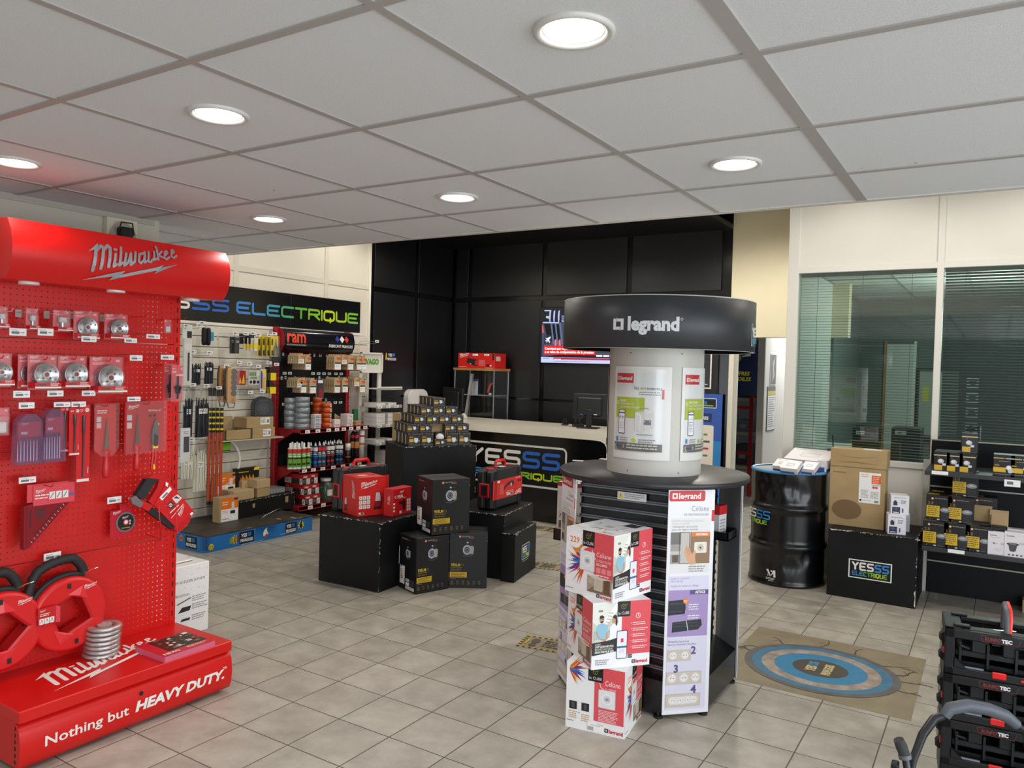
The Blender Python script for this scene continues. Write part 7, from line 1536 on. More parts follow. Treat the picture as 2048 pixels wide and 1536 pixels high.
def full_strip():
    w, h = .232, 1.04
    b = B(); b.box(-w/2, 0, .022, w/2, .004, 1.068, S('#e9e8e6', .4), .001); b.box(-w/2+.004, .0042, .03, w/2-.004, .01, 1.06, S('#84878a', .4)); b.on((-w/2, 0, .024), (1, 0, 0), (0, 0, 1))
    Z = lambda f: h*f
    b.rect(0, 0, w, h, S('#e6e6ec', .35)); b.rrect(w*.015, Z(.953), w*.79, Z(1.0), .010, S('#c8232a', .35)); brackets(b, w*.08, Z(.964), .026, WHITE); b.text('legrand', w*.22, Z(.964), .038, WHITE, bold=.03, maxw=w*.50); b.rect(w*.94, Z(.862), w, Z(.912), S('#c8232a', .35))
    b.text('C\u00e9liane', w*.5, Z(.908), .036, GTXT, maxw=w*.38); b.text('VOS FONCTIONS EVOLUEES', w*.33, Z(.888), .015, S('#5d5f6a', .4), maxw=w*.54)
    b.rect(w*.06, Z(.632), w*.92, Z(.878), S('#dfdedd', .38)); b.text('INTERRUPTEUR SANS CONTACT', w*.1, Z(.861), .012, S('#b9a894', .4), maxw=w*.68); b.text('POUR ECLAIRAGE', w*.1, Z(.849), .012, S('#b9a894', .4), maxw=w*.36); b.text('Commander sans toucher', w*.1, Z(.836), .014, S('#4c5878', .4), maxw=w*.55); b.text('pour une hygiene optimale', w*.1, Z(.823), .014, S('#4c5878', .4), maxw=w*.55)
    x0, x1, y0, y1 = w*.07, w*.92, Z(.674), Z(.815); u = x1-x0; v = y1-y0
    b.rect(x0, y0, x1, y1, S('#8e8780', .4)); b.rect(x0, y0, x0+u*.48, y1, S('#9b9792', .4)); b.rect(x0, y0+v*.62, x0+u*.48, y1, S('#6f6c69', .4)); b.rect(x0+u*.05, y0+v*.05, x0+u*.2, y0+v*.28, S('#5c4f3f', .4)); b.rect(x0, y0+v*.3, x0+u*.48, y0+v*.4, S('#c4bfb8', .4)); b.rect(x0+u*.26, y0+v*.02, x0+u*.5, y1, S('#bdb9b2', .4)); b.frame(x0+u*.22, y0, x0+u*.48, y1, .0025, S('#26242c', .4)); b.rect(x0+u*.5, y0, x1, y1, S('#8d6f52', .4)); b.rect(x0+u*.53, y1-v*.14, x1, y1, S('#dd7a2c', .4)); b.text('NOUVEAU', x0+u*.64, y1-v*.11, .015, WHITE, bold=.04, maxw=u*.3)
    b.rrect(x0+u*.6, y0+v*.33, x0+u*.92, y0+v*.68, .006, S('#dfdbd4', .35)); b.ring(x0+u*.76, y0+v*.5, .005, .017, S('#c8bba4', .4), 20); b.disc(x0+u*.76, y0+v*.5, .005, TXT, 10)
    SK = S('#d3a17d', .5); b.poly([(x0+u*.40, y0+v*.60), (x0+u*.44, y0+v*.56), (x0+u*.55, y0+v*.3), (x0+u*.60, y0+v*.42), (x0+u*.645, y0+v*.40), (x0+u*.63, y0+v*.2), (x0+u*.66, y0-v*.02), (x0+u*.5, y0-v*.04), (x0+u*.42, y0+v*.12), (x0+u*.35, y0+v*.36)], SK); b.stroke([(x0+u*.40, y0+v*.5), (x0+u*.47, y0+v*.25)], .0015, S('#a87a58', .5)); b.stroke([(x0+u*.44, y0+v*.5), (x0+u*.5, y0+v*.27)], .0015, S('#a87a58', .5))
    b.lines(w*.47, Z(.663), w*.86, 3, .011, GTXT)
    b.rect(w*.06, Z(.02), w*.92, Z(.618), LAV); b.text('PRISES DE COURANT', w*.10, Z(.604), .012, S('#8d86a8', .4), maxw=w*.4); b.text('PRECABLEES', w*.10, Z(.592), .012, S('#8d86a8', .4), maxw=w*.26); b.text('Gagnez du temps au cablage', w*.10, Z(.571), .014, S('#7a7a98', .4), maxw=w*.6)
    y0, y1 = Z(.348), Z(.556); b.rect(w*.06, y0, w*.92, y1, PUR); b.rect(w*.52, y1-.022, w*.92, y1, S('#5d4f86', .4)); b.text('ASTUCE', w*.63, y1-.017, .017, WHITE, bold=.04, maxw=w*.22)
    BK, BK2 = S('#262a30', .4), S('#3d434b', .4)
    b.poly([(w*.06, y0+.10), (w*.42, y0+.105), (w*.44, y0+.135), (w*.42, y0+.16), (w*.40, y0+.172), (w*.06, y0+.168)], BK); b.rect(w*.1, y0+.15, w*.38, y0+.158, BK2); b.rect(w*.08, y0+.115, w*.36, y0+.12, BK2); b.disc(w*.435, y0+.165, .013, ORANGE, 16); b.lines(w*.4, y0+.169, w*.47, 2, .007, WHITE)
    b.poly([(w*.15, y0+.02), (w*.72, y0+.03), (w*.8, y0+.05), (w*.78, y0+.078), (w*.16, y0+.068)], BK); b.rect(w*.18, y0+.045, w*.74, y0+.05, BK2); b.rect(w*.2, y0+.06, w*.7, y0+.065, BK2); b.stroke([(w*.46, y0+.072), (w*.5, y0+.026)], .004, LGREY, False)
    b.lines(w*.5, y0+.15, w*.72, 3, .011, WHITE); b.lines(w*.48, y0+.098, w*.75, 2, .011, WHITE)
    b.text('Multipliez les prises', w*.08, Z(.322), .014, S('#7a7a98', .4), maxw=w*.45); b.text('dans un minimum de place', w*.08, Z(.309), .014, S('#7a7a98', .4), maxw=w*.6)
    NUM = S('#5d4a86', .4)
    for n, ya, yb, xa, xb, nx, ny in ((2, .239, .288, .07, .58, .58, .268), (3, .134, .19, .06, .82, .22, .188), (4, .033, .09, .06, .81, .6, .092)):
        sockets(b, w, n, Z(ya), w*xa, w*xb, Z(yb-ya)); b.text(str(n), w*nx, Z(ny), .05, NUM, bold=.03)
    return b
pr0 = None
for k, (sx, sy, rz) in enumerate(((1, -1, 45), (1, 1, 135), (-1, 1, 225), (-1, -1, 315))):
    c_ = (.3135+.004)
    if pr0 is None:
        b = full_strip(); pr0 = b.build('sign_strip', K)
        pr0.location = (sx*(c_+.004), sy*(c_+.004), 0); pr0.rotation_euler = (0, 0, radians(rz))
    else:
        o = pr0.copy(); COL.objects.link(o); o.parent = K; o.location = (sx*(c_+.004), sy*(c_+.004), 0); o.rotation_euler = (0, 0, radians(rz))
# side trays with cartons
b = B(); b.box(-2.14, 3.90, .625, -1.735, 4.10, .63, KB); b.box(-2.14, 3.90, .625, -1.735, 3.906, .69, KB); b.box(-2.14, 4.094, .625, -1.735, 4.10, .69, KB); b.box(-2.14, 3.90, .625, -2.134, 4.10, .69, KB); wpart(b, 'side_tray', K)
def catalog(w, d, h, red=True):
    b = B(); b.box(-w/2, 0, 0, w/2, d, h, S('#d9d2cb', .45), .002); b.face('front', w, d, h)
    if red: b.rect(w*.0, h*.93, w, h, S('#b9262c', .4))
    b.rect(w*.48, 0, w*.5, h, S('#b9b1a8', .5))
    for k in range(3):
        for q in range(2): b.rect(w*(.08+q*.5), h*(.03+k*.17), w*(.42+q*.5), h*(.16+k*.17), S(('#b9a58e', '#7a6248', '#c9c0b6')[k], .45)); b.stroke([(w*(.12+q*.5), h*(.06+k*.17)), (w*(.2+q*.5), h*(.13+k*.17)), (w*(.36+q*.5), h*(.1+k*.17))], .004, TXT)
    r = random.Random(3)
    for k in range(9): b.stroke([(w*r.random(), h*(.55+.35*r.random())), (w*r.random(), h*(.55+.35*r.random()))], .001, S('#bdb5ac', .5), False)
    return b
tag(catalog(.17, .13, .33).build('catalogue_carton', None, (-2.045, 3.915, .6305), 0), 'tall beige printed carton standing in the side tray of the kiosk', 'carton')
tag(catalog(.16, .13, .31).build('catalogue_carton', None, (-1.845, 3.93, .6305), 0), 'beige printed carton in the side tray, tucked behind the corner strip', 'carton')
b = B(); b.box(-1.265, 3.90, .757, -1.13, 4.06, .762, KB); b.box(-1.136, 3.90, .757, -1.13, 4.06, .80, KB); b.box(-1.265, 3.90, .757, -1.13, 3.906, .80, KB); b.box(-1.265, 4.054, .757, -1.13, 4.06, .80, KB); wpart(b, 'side_tray', K)
b = B(); b.box(-.04, 0, 0, .04, .05, .16, S('#dcdada', .45), .001); b.box(-.041, -.001, .115, .041, .051, .161, S('#c8232a', .4)); b.face('front', .08, .05, .16); b.lines(.01, .09, .07, 5, .016, GTXT); tag(b.build('switch_box', None, (-1.185, 3.985, .7625), 80), 'small white box with red top in the right side tray of the kiosk', 'box')
for u, v, a, lb in ((1156, 921, 20, 'small pale card scrap on the table top, left of the column'), (1210, 918, 0, 'white paper slip on the table top, behind the column')):
    p = atZ(u, v, 1.098); b = B(); b.box(-.03, -.02, 0, .03, .02, .0012, WPAPER); tag(b.build('paper_slip', None, (p.x, p.y, 1.0968), a), lb, 'paper')

# ------------------------------------------------------------------ promotional cube cartons
CORAL = S('#dd5059', .42); CW = S('#eeeef0', .42)
SPL = [S(c, .45) for c in ('#d9782a', '#c92a2f', '#e8a02c', '#8a2f6a', '#3a4fae', '#2d86b8', '#b5253a', '#5d3a8f', '#e8c22c', '#c9483a')]
def splash(b, x, y, s, a0, a1, seed, n=34):
    r = random.Random(seed)
    for k in range(n):
        t = k/n; a = radians(a0+(a1-a0)*t+10*r.random()); l = s*(.55+.5*r.random()); w = s*.07*(.5+r.random()); nx, ny_ = -sin(a)*w, cos(a)*w; q = s*.15
        b.poly([(x+cos(a)*q+nx, y+sin(a)*q+ny_), (x+cos(a)*l, y+sin(a)*l), (x+cos(a)*q-nx, y+sin(a)*q-ny_), (x, y)], SPL[int(t*9.99+2*r.random()) % 10])
def cubelogo(b, x, y, w, h):
    b.rect(x, y, x+w, y+h, S('#17161a', .4)); b.text('le CUBE', x+w*.08, y+h*.14, h*.26, WHITE, maxw=w*.84)
    cx, cy, s = x+w*.48, y+h*.68, h*.17; G_ = S('#b5b04a', .4)
    b.stroke([(cx-s, cy+s*.3), (cx-s, cy-s*.7), (cx, cy-s*1.1), (cx+s*.9, cy-s*.6), (cx+s*.9, cy+s*.4), (cx, cy+s*.9), (cx-s, cy+s*.3), (cx, cy-.1*s), (cx+s*.9, cy+s*.4)], h*.015, G_); b.stroke([(cx, cy-s*.1), (cx, cy-s*1.1)], h*.015, G_); b.stroke([(cx+s*1.2, cy+s*.3), (cx+s*1.4, cy+s*.8), (cx+s*1.2, cy+s*1.2)], h*.015, G_)
def switch_plate(b, x, y, s):
    b.rrect(x-.003, y-.003, x+s+.002, y+s*1.06, s*.08, S('#bfbfc4', .4)); b.rrect(x, y, x+s, y+s*1.06, s*.08, S('#e4e4e6', .32)); b.ring(x+s*.5, y+s*.53, s*.25, s*.33, S('#f1f1f2', .3), 26); b.disc(x+s*.5, y+s*.53, s*.25, S('#dadadd', .32), 24); b.rect(x+s*.36, y+s*.43, x+s*.66, y+s*.63, S('#b9bfc6', .35)); b.rect(x+s*.44, y+s*.46, x+s*.56, y+s*.6, S('#8a95a3', .4))
def face_229(b, w, h):
    b.rect(0, 0, w, h, CW); splash(b, w*.42, h*.5, w*.42, 118, 255, 4)
    b.poly([(w*.08, h*.77), (w*.4, h*.77), (w*.22, h*.62)], S('#df8a2c', .42)); b.disc(w*.2, h*.83, w*.14, S('#f2f2f3', .42), 24); b.text('229', w*.09, h*.785, h*.125, S('#dd7a2c', .42), bold=.02, maxw=w*.21); b.text('27', w*.12, h*.70, h*.06, WHITE, bold=.02); b.text('e', w*.32, h*.85, h*.05, S('#dd7a2c', .42))
    b.rect(w*.36, h*.33, w, h, CORAL) if False else b.poly([(w*.60, h*.37), (w, h*.3), (w, h), (w*.60, h)], CORAL); b.poly([(w*.36, h*.5), (w*.62, h*.4), (w*.62, h*.8), (w*.40, h*.72)], CORAL)
    cubelogo(b, w*.36, h*.76, w*.25, h*.24); b.text('Celiane', w*.66, h*.64, h*.10, S('#f4dede', .42), maxw=w*.3); b.text('Ce POUR TOUTES', w*.66, h*.565, h*.05, WHITE, maxw=w*.3); b.text('LES LAMPES', w*.66, h*.51, h*.05, WHITE, bold=.02, maxw=w*.22); b.stroke([(w*.57, h*.72), (w*.59, h*.65), (w*.64, h*.6)], .004, WHITE)
    for k in range(3): b.rrect(w*(.66+k*.11), h*.40, w*(.75+k*.11), h*.48, .003, S('#e98a90', .42))
    b.lines(w*.66, h*.375, w*.93, 3, h*.04, S('#f4dede', .42))
    b.rect(w*.48, h*.09, w*.985, h*.34, S('#a49684', .4)); b.poly([(w*.48, h*.09), (w*.985, h*.09), (w*.985, h*.14), (w*.6, h*.18)], S('#7c6a55', .4)); b.rect(w*.62, h*.13, w*.8, h*.3, S('#c4b9a8', .4)); b.rect(w*.82, h*.11, w*.95, h*.32, S('#6d4f36', .4)); b.rect(w*.5, h*.22, w*.6, h*.3, S('#b5aa98', .4)); b.poly([(w*.48, h*.34), (w*.985, h*.34), (w*.8, h*.3), (w*.6, h*.3)], S('#d3cabb', .4))
    switch_plate(b, w*.32, h*.40, w*.30); switch_word(b, w*.68, h*.03, h*.065, TXT, S('#d03a46', .42), maxw=w*.24); b.lines(w*.02, h*.075, w*.2, 1, h*.02, TXT)
def face_people(b, w, h):
    b.rect(0, 0, w, h, CW); b.rect(0, h*.38, w*.44, h*.985, S('#c9cabd', .42)); b.poly([(0, h*.985), (w*.4, h*.985), (w*.12, h*.62), (0, h*.72)], S('#e3e4dc', .42)); b.poly([(w*.40, h*.985), (w*.46, h*.9), (w*.2, h*.62), (w*.15, h*.66)], S('#f1f1ee', .42)); b.rect(w*.1, h*.86, w*.17, h*.89, S('#8a8272', .42))
    for k in range(5): b.stroke([(w*(.2+k*.02), h*(.66+k*.045)), (w*(.27+k*.02), h*(.65+k*.045))], .004, S('#b5ad9c', .42), False)
    b.rect(w*.02, h*.44, w*.46, h*.58, S('#bdb5a4', .42))
    # printed picture of a seated man in a pale blue top and a woman in white
    SK, HR = S('#c79676', .45), S('#2c221e', .45)
    b.poly([(w*.05, h*.42), (w*.06, h*.62), (w*.1, h*.68), (w*.2, h*.69), (w*.26, h*.64), (w*.265, h*.5), (w*.2, h*.44)], S('#8fc0d6', .42)); b.poly([(w*.04, h*.44), (w*.2, h*.46), (w*.22, h*.36), (w*.1, h*.34)], S('#d9d2c6', .42)); b.disc(w*.155, h*.745, w*.04, SK, 16, h*.055); b.poly([(w*.115, h*.76), (w*.12, h*.8), (w*.16, h*.815), (w*.195, h*.79), (w*.195, h*.765)], HR); b.poly([(w*.122, h*.715), (w*.155, h*.688), (w*.19, h*.715), (w*.17, h*.725)], HR); b.stroke([(w*.13, h*.75), (w*.185, h*.75)], .0022, TXT, False); b.stroke([(w*.07, h*.56), (w*.12, h*.46), (w*.22, h*.43)], .007, SK); b.stroke([(w*.25, h*.54), (w*.24, h*.45)], .007, SK)
    b.poly([(w*.30, h*.42), (w*.30, h*.62), (w*.34, h*.67), (w*.43, h*.67), (w*.46, h*.6), (w*.46, h*.42)], S('#eef0f2', .42)); b.disc(w*.365, h*.73, w*.034, SK, 16, h*.05); b.poly([(w*.335, h*.77), (w*.37, h*.81), (w*.41, h*.79), (w*.425, h*.7), (w*.415, h*.63), (w*.39, h*.66), (w*.39, h*.74)], HR); b.poly([(w*.27, h*.42), (w*.44, h*.46), (w*.46, h*.36), (w*.3, h*.33)], S('#2a2c32', .42)); b.stroke([(w*.32, h*.56), (w*.3, h*.46), (w*.24, h*.42)], .006, S('#eef0f2', .42))
    b.rect(w*.5, h*.19, w, h, CORAL); cubelogo(b, w*.42, h*.77, w*.22, h*.23); b.ring(w*.78, h*.77, w*.035, w*.043, S('#f6dfe0', .42), 18); b.stroke([(w*.78, h*.8), (w*.78, h*.77), (w*.8, h*.755)], .003, WHITE)
    for k in range(5): b.disc(w*.665, h*(.66-k*.09), w*.007, WHITE, 8); b.lines(w*.69, h*(.672-k*.09), w*.96, 2, h*.028, S('#f6dfe0', .42), seed=k)
    b.poly([(0, h*.21), (w*.5, h*.26), (w*.44, h*.44), (0, h*.40)], S('#2b2829', .42)); b.text('AVEC', w*.05, h*.36, h*.04, WHITE); b.text("L'APP LEGRAND PRO,", w*.05, h*.325, h*.042, WHITE, bold=.03, maxw=w*.32); b.text('RECEVEZ VOS DEVIS', w*.05, h*.285, h*.042, WHITE, maxw=w*.3); b.text('DEUX FOIS PLUS VITE', w*.05, h*.245, h*.042, WHITE, bold=.04, maxw=w*.32)
    b.rrect(w*.415, h*.13, w*.60, h*.56, .007, S('#2b2c4c', .3)); b.rrect(w*.425, h*.14, w*.59, h*.55, .005, S('#eaeaf0', .3)); b.rrect(w*.485, h*.38, w*.535, h*.44, .003, S('#e0505c', .4)); b.rect(w*.425, h*.295, w*.59, h*.325, S('#3a6f9c', .4)); b.lines(w*.46, h*.27, w*.55, 2, h*.03, LGREY)
    b.rect(w*.615, h*.165, w*.69, h*.185, TXT); b.rect(w*.615, h*.135, w*.69, h*.155, TXT); b.lines(w*.06, h*.14, w*.3, 3, h*.03, GTXT); switch_word(b, w*.69, h*.05, h*.065, TXT, S('#d03a46', .42), maxw=w*.2)
def face_top(b, w, d):
    b.rect(0, 0, w, d, CW); splash(b, w*.5, d*.5, w*.4, 0, 360, 9, 40); b.poly([(w*.26, d*.3), (w*.72, d*.3), (w*.76, d*.68), (w*.24, d*.68)], S('#e4e4e6', .35)); b.rect(w*.42, d*.42, w*.58, d*.56, S('#b5bac2', .4)); b.text('Celiane', w*.06, d*.1, d*.1, LGREY, maxw=w*.25); b.rect(w*.6, d*.72, w*.85, d*.95, S('#3a3836', .4)); b.text('legrand', w*.68, d*.08, d*.09, S('#d03a46', .42), maxw=w*.22)
def face_barcode(b, w, h):
    b.rect(0, 0, w, h, CW); splash(b, w*.05, h*.9, w*.32, -70, 50, 6, 26); b.rect(w*.48, h*.18, w*.98, h*.985, CORAL); cubelogo(b, w*.37, h*.76, w*.25, h*.22); b.text('Celiane', w*.66, h*.73, h*.11, S('#f6e4e4', .42), maxw=w*.25); b.text('Ce OFFERT', w*.66, h*.66, h*.05, WHITE, maxw=w*.18); b.stroke([(w*.57, h*.75), (w*.59, h*.69), (w*.64, h*.67)], .003, WHITE); switch_plate(b, w*.56, h*.40, w*.27)
    for x in (.06, .27): b.rect(w*x, h*.29, w*(x+.13), h*.41, S('#232427', .4)); b.rect(w*(x+.04), h*.31, w*(x+.09), h*.39, S('#4b4d52', .4))
    b.disc(w*.23, h*.25, .003, S('#3a6fc0', .4), 8); b.lines(w*.05, h*.26, w*.2, 4, h*.03, S('#c9a06a', .45)); b.lines(w*.27, h*.24, w*.42, 4, h*.03, S('#c9a06a', .45)); b.lines(w*.56, h*.36, w*.9, 9, h*.022, S('#f6dfe0', .42)); b.rect(w*.38, h*.02, w*.66, h*.16, WPAPER); b.text('CV986B', w*.54, h*.125, h*.03, GTXT, maxw=w*.11); b.lines(w*.44, h*.115, w*.6, 1, h*.02, GTXT)
    for k in range(12): b.rect(w*(.385+k*.0085), h*.03, w*(.389+k*.0085+.003*(k % 3 == 0)), h*.085, S('#7a7a80', .5))
    b.lines(w*.02, h*.12, w*.15, 1, h*.02, TXT); switch_word(b, w*.67, h*.045, h*.07, TXT, S('#d03a46', .42), maxw=w*.23)
def cube(w, d, h, faces):
    b = B(); b.box(-w/2, 0, 0, w/2, d, h, CW, .002)
    for nm, fn in faces: b.face(nm, w, d, h); fn(b, w if nm in ('front', 'back', 'top') else d, d if nm == 'top' else h)
    b.face('top', w, d, h); b.rect(0, d*.497, w, d*.503, S('#b9b9bc', .5)); return b
def _unused(b, name, lb, corner, edge, w):
    """corner: the near vertical edge on the floor; edge: direction of the front face seen from it (to the left)"""
    e_ = Vector(edge).normalized(); c = Vector(corner)+e_*(w/2); return c, degrees(atan2(-e_.y, -e_.x))
def cube_at(F_, deg, z, w, d, h, faces, lb):
    a = radians(deg); c = Vector(F_)+Vector((-sin(a), cos(a)))*(w/2)
    tag(cube(w, d, h, faces).build('promo_cube_carton', None, (c.x, c.y, z), deg-90), lb, 'carton')
cube_at((-1.325, 3.111), 97.4, 0, .275, .269, .30, (('front', face_barcode), ('right', face_229)), 'white and coral cube carton on the floor, lowest of the three beside the kiosk')
cube_at((-1.457, 3.032), 50.1, .3005, .279, .282, .293, (('front', face_229), ('right', face_people)), 'white and coral cube carton with a printed couple, middle one of the three')
cube_at((-1.387, 3.077), 77.3, .594, .271, .288, .295, (('front', face_229), ('right', face_people), ('top', face_top)), 'white and coral cube carton with 229 euro print, topmost of the three')

# ================================================================== RIGHT: DRUM, PLINTH, SHELVING
dn = Vector((-1.363, 6.315)); R_ = .283
e = empty('oil_drum', 'black dented oil drum with blue rim, under the window', 'drum', (dn.x, dn.y, 0)); DB = S('#0e0f11', .24)
b = B(); prof = [(.001, .012), (R_-.012, .012), (R_-.008, 0), (R_+.002, .004), (R_+.004, .02), (R_-.004, .03)]
for zc in (.302, .592): prof += [(R_-.006, zc-.035), (R_, zc-.022), (R_+.009, zc-.008), (R_+.009, zc+.008), (R_, zc+.022), (R_-.006, zc+.035)]
prof += [(R_-.004, .862)]
full = []
for (r0, z0), (r1, z1) in zip(prof, prof[1:]):
    n = max(1, int(abs(z1-z0)/.02)); full += [(r0+(r1-r0)*i/n, z0+(z1-z0)*i/n) for i in range(n)]
full.append(prof[-1]); b.lathe(full, DB, 96)
dents = [(-75, .76, .10, .016, 22), (-105, .70, .09, .014, 18), (-55, .72, .10, .016, 15), (-92, .80, .06, .012, 12), (-70, .16, .09, .014, 20), (-100, .18, .09, .016, 20), (-50, .22, .08, .014, 15), (-120, .78, .1, .016, 20)]
for i, p in enumerate(b.v):
    an = degrees(atan2(p.y, p.x)); k = 0
    if hypot_ := sqrt(p.x*p.x+p.y*p.y): pass
    if p.z > .03 and hypot_ > R_-.02:
        for a0, z0, hz, dp, wa in dents:
            da = ((an-a0+180) % 360)-180; q = max(0, 1-(abs(da)/wa+abs(p.z-z0)/hz)); k += dp*q
        s_ = (hypot_-k)/hypot_; b.v[i] = Vector((p.x*s_, p.y*s_, p.z))
b.build('body', e)
b = B(); b.lathe([(.01, .868), (R_-.02, .868), (R_-.008, .872)], S('#0c0d0e', .4), 64); b.build('lid', e)
b = B(); b.lathe([(R_-.012, .862), (R_-.004, .858), (R_+.005, .864), (R_+.005, .874), (R_-.002, .880), (R_-.012, .874)], S('#4a93c8', .35), 72); b.build('rim', e)
b = B(); b.lay = .004; b.warp = lambda p: Vector(((R_+p.z)*cos(radians(-160)+p.x/R_), (R_+p.z)*sin(radians(-160)+p.x/R_), p.y))
w = .42; word(b, 'YESSS', .012-.10+.035, .505, .052, .055, .016, .012, YSH+[S('#2f7fc4', .4)]*2); word(b, 'ELECTRIQUE', .005-.10+.035, .462, .026, .026, .0085, .0065, EGRAD); b.build('shop_lettering', e)
b = B(); b.lay = .003; b.warp = lambda p: Vector(((R_+p.z)*cos(radians(-110)+p.x/R_), (R_+p.z)*sin(radians(-110)+p.x/R_), p.y)); x, y = .01, .06; WD = S('#e6e6e2', .4)
b.poly([(x, y+.062), (x+.018, y+.066), (x+.036, y+.026), (x+.034, y+.012)], WD); b.poly([(x+.014, y+.02), (x+.02, y+.055), (x+.017, y+.01)], WD); b.poly([(x+.056, y+.062), (x+.072, y+.064), (x+.075, y+.01), (x+.058, y+.01), (x+.06, y+.04), (x+.036, y+.012)], WD); b.disc(x+.043, y+.054, .007, WD, 12); b.lines(x, y+.002, x+.075, 2, .009, WD, hgt=.004); b.lines(x+.02, y-.018, x+.06, 1, .009, WD, hgt=.004); b.build('emblem', e)
# white switch boxes on the drum
SBW = S('#e3dfe0', .42)
def sbox(w, d, h, pic=1.0):
    b = B(); b.box(-w/2, 0, 0, w/2, d, h, SBW, .0015); b.face('top', w, d, h); b.frame(w*.3, d*.3, w*.72, d*.62, .003, GTXT); b.frame(w*.36, d*.38, w*.66, d*.54, .0015, LGREY); b.lines(w*.06, d*.92, w*.3, 1, .008, GTXT); b.lines(w*.78, d*.92, w*.95, 1, .008, GTXT)
    b.face('front', w, d, h); b.rect(0, 0, w*.8, h*.35, S('#33518f', .45)); b.rect(0, h*.35, w, h*.42, S('#a9b7d9', .45)); b.face('right', w, d, h); b.rect(0, 0, d, h, S('#d3ced2', .45)); b.rect(0, 0, d, h*.25, S('#33518f', .45)); return b
def tilted(w, d, h, u, v, tilt, rz, lb, nm='switch_panel_box'):
    p = atZ(u, v, .882); o = sbox(w, d, h).build(nm, None, (p.x, p.y, .881), rot=(radians(tilt), 0, radians(rz))); tag(o, lb, 'box'); return o
tilted(.35, .20, .07, 1612, 936, 22, -14, 'long white box with a socket drawing leaning at the back on the drum')
tilted(.125, .10, .045, 1562, 942, 30, -14, 'small white box with blue edge on the drum, left one')
tilted(.135, .10, .05, 1579, 947, 33, -14, 'small white box with blue edge on the drum, front middle one')
tilted(.105, .10, .045, 1616, 948, 30, -14, 'small white box with blue edge on the drum, right one')
b = sbox(.07, .10, .085); tag(b.build('switch_panel_box', None, (-1.115, 6.26, .881), -14), 'short white box at the right back edge of the drum beside the kraft carton', 'box')
# black plinth with shop plate, cartons on it
def plate(b):
    b.face('front', .585, .575, .491); b.rect(.145, .155, .43, .29, WPAPER); b.rect(.153, .162, .422, .283, S('#101216', .4)); x, y, w, h = .153, .162, .269, .121
    sw = .0125; lw = .0335; word(b, 'YESSS', x+.02, y+.058, lw, .047, .0165, sw, YSH+[S('#3a86c8', .4)]*2); word(b, 'ELECTRIQUE', x+.02, y+.016, .0172, .026, .0078, .006, EGRAD)
    b.face('front', .585, .575, .491); b.poly([(.575, .02), (.58, .08), (.572, .11), (.582, .13), (.584, .01)], CHIP); b.poly([(.01, .489), (.09, .489), (.05, .483), (.02, .479)], CHIP)
tag(plinth(.585, .575, .491, 21, sticker=plate).build('black_plinth', None, (-.725, 6.065, 0), 0), 'black plinth with white shop plate beside the oil drum', 'plinth')
p = atZ(1767, 1061, .492); q = atZ(1656, 1047, .492); w = (p-q).length; dv = p-q; rz = degrees(atan2(dv.y, dv.x)); h = .42
b = kraft(w, .14, .445); b.face('front', w, .14, .445); hh = .445
b.rect(w*.54, hh*.42, w*.92, hh*.93, WPAPER); b.rect(w*.76, hh*.75, w*.92, hh*.89, S('#e8641f', .45)); b.lines(w*.78, hh*.87, w*.9, 4, hh*.03, S('#f7d0b5', .45)); b.lines(w*.57, hh*.9, w*.72, 2, hh*.03, S('#e3a38c', .45)); b.rect(w*.76, hh*.72, w*.92, hh*.735, S('#8fc0d0', .45)); b.disc(w*.8, hh*.69, .01, S('#d9574a', .45), 12); b.disc(w*.85, hh*.69, .01, S('#d9574a', .45), 12); b.lines(w*.58, hh*.64, w*.72, 7, hh*.02, GTXT); b.lines(w*.75, hh*.62, w*.9, 6, hh*.02, GTXT); b.disc(w*.575, hh*.465, .008, TXT, 10); b.rect(w*.82, hh*.44, w*.89, hh*.475, GREY); b.lines(w*.6, hh*.47, w*.76, 1, hh*.012, GTXT)
b.disc(w*.33, hh*.28, w*.27, S('#7c6142', .75), 32, hh*.165); b.rect(w*.06, hh*.895, w*.3, hh*.91, S('#8a6c45', .75))
tag(b.build('tall_kraft_carton', None, ((p.x+q.x)/2, (p.y+q.y)/2, .4915), rz), 'tall kraft carton with label and oval hand hole, on the plinth by the drum', 'carton')
b = kraft(w*1.01, .17, .135, tape=False); b.face('top', w*1.01, .17, .135); b.rect(w*.58, .02, w*.9, .12, WPAPER); b.rect(w*.8, .08, w*.9, .12, S('#e8a07c', .45)); b.face('front', w, .17, .135); b.poly([(w*.1, .03), (w*.45, .035), (w*.9, .028), (w*.45, .045)], S('#8f7048', .75)); b.poly([(w*.1, .085), (w*.5, .075), (w*.9, .09), (w*.5, .07)], S('#8f7048', .75))
tag(b.build('flat_kraft_carton', None, ((p.x+q.x)/2+.004, (p.y+q.y)/2-.006, .937), rz), 'flat crumpled kraft carton lying on top of the tall kraft carton', 'carton')
def spotw(w, d, h):
    b = B(); b.box(-w/2, 0, 0, w/2, d, h, S('#e3e1e8', .42), .0015); b.face('front', w, d, h); b.rect(w*.08, h*.06, w*.52, h*.4, S('#2b2a50', .42)); b.rect(w*.14, h*.48, w*.36, h*.68, S('#1a1a1e', .4)); b.rect(w*.18, h*.68, w*.3, h*.74, S('#1a1a1e', .4)); b.lines(w*.55, h*.75, w*.85, 3, h*.07, S('#4a4a66', .45)); b.lines(w*.15, h*.9, w*.85, 1, h*.07, GTXT); b.rect(w*.62, h*.12, w*.7, h*.34, S('#4a4a66', .45)); b.rect(w*.14, h*.1, w*.44, h*.14, WHITE); b.disc(w*.3, h*.3, w*.08, S('#4a4878', .42), 12); return b
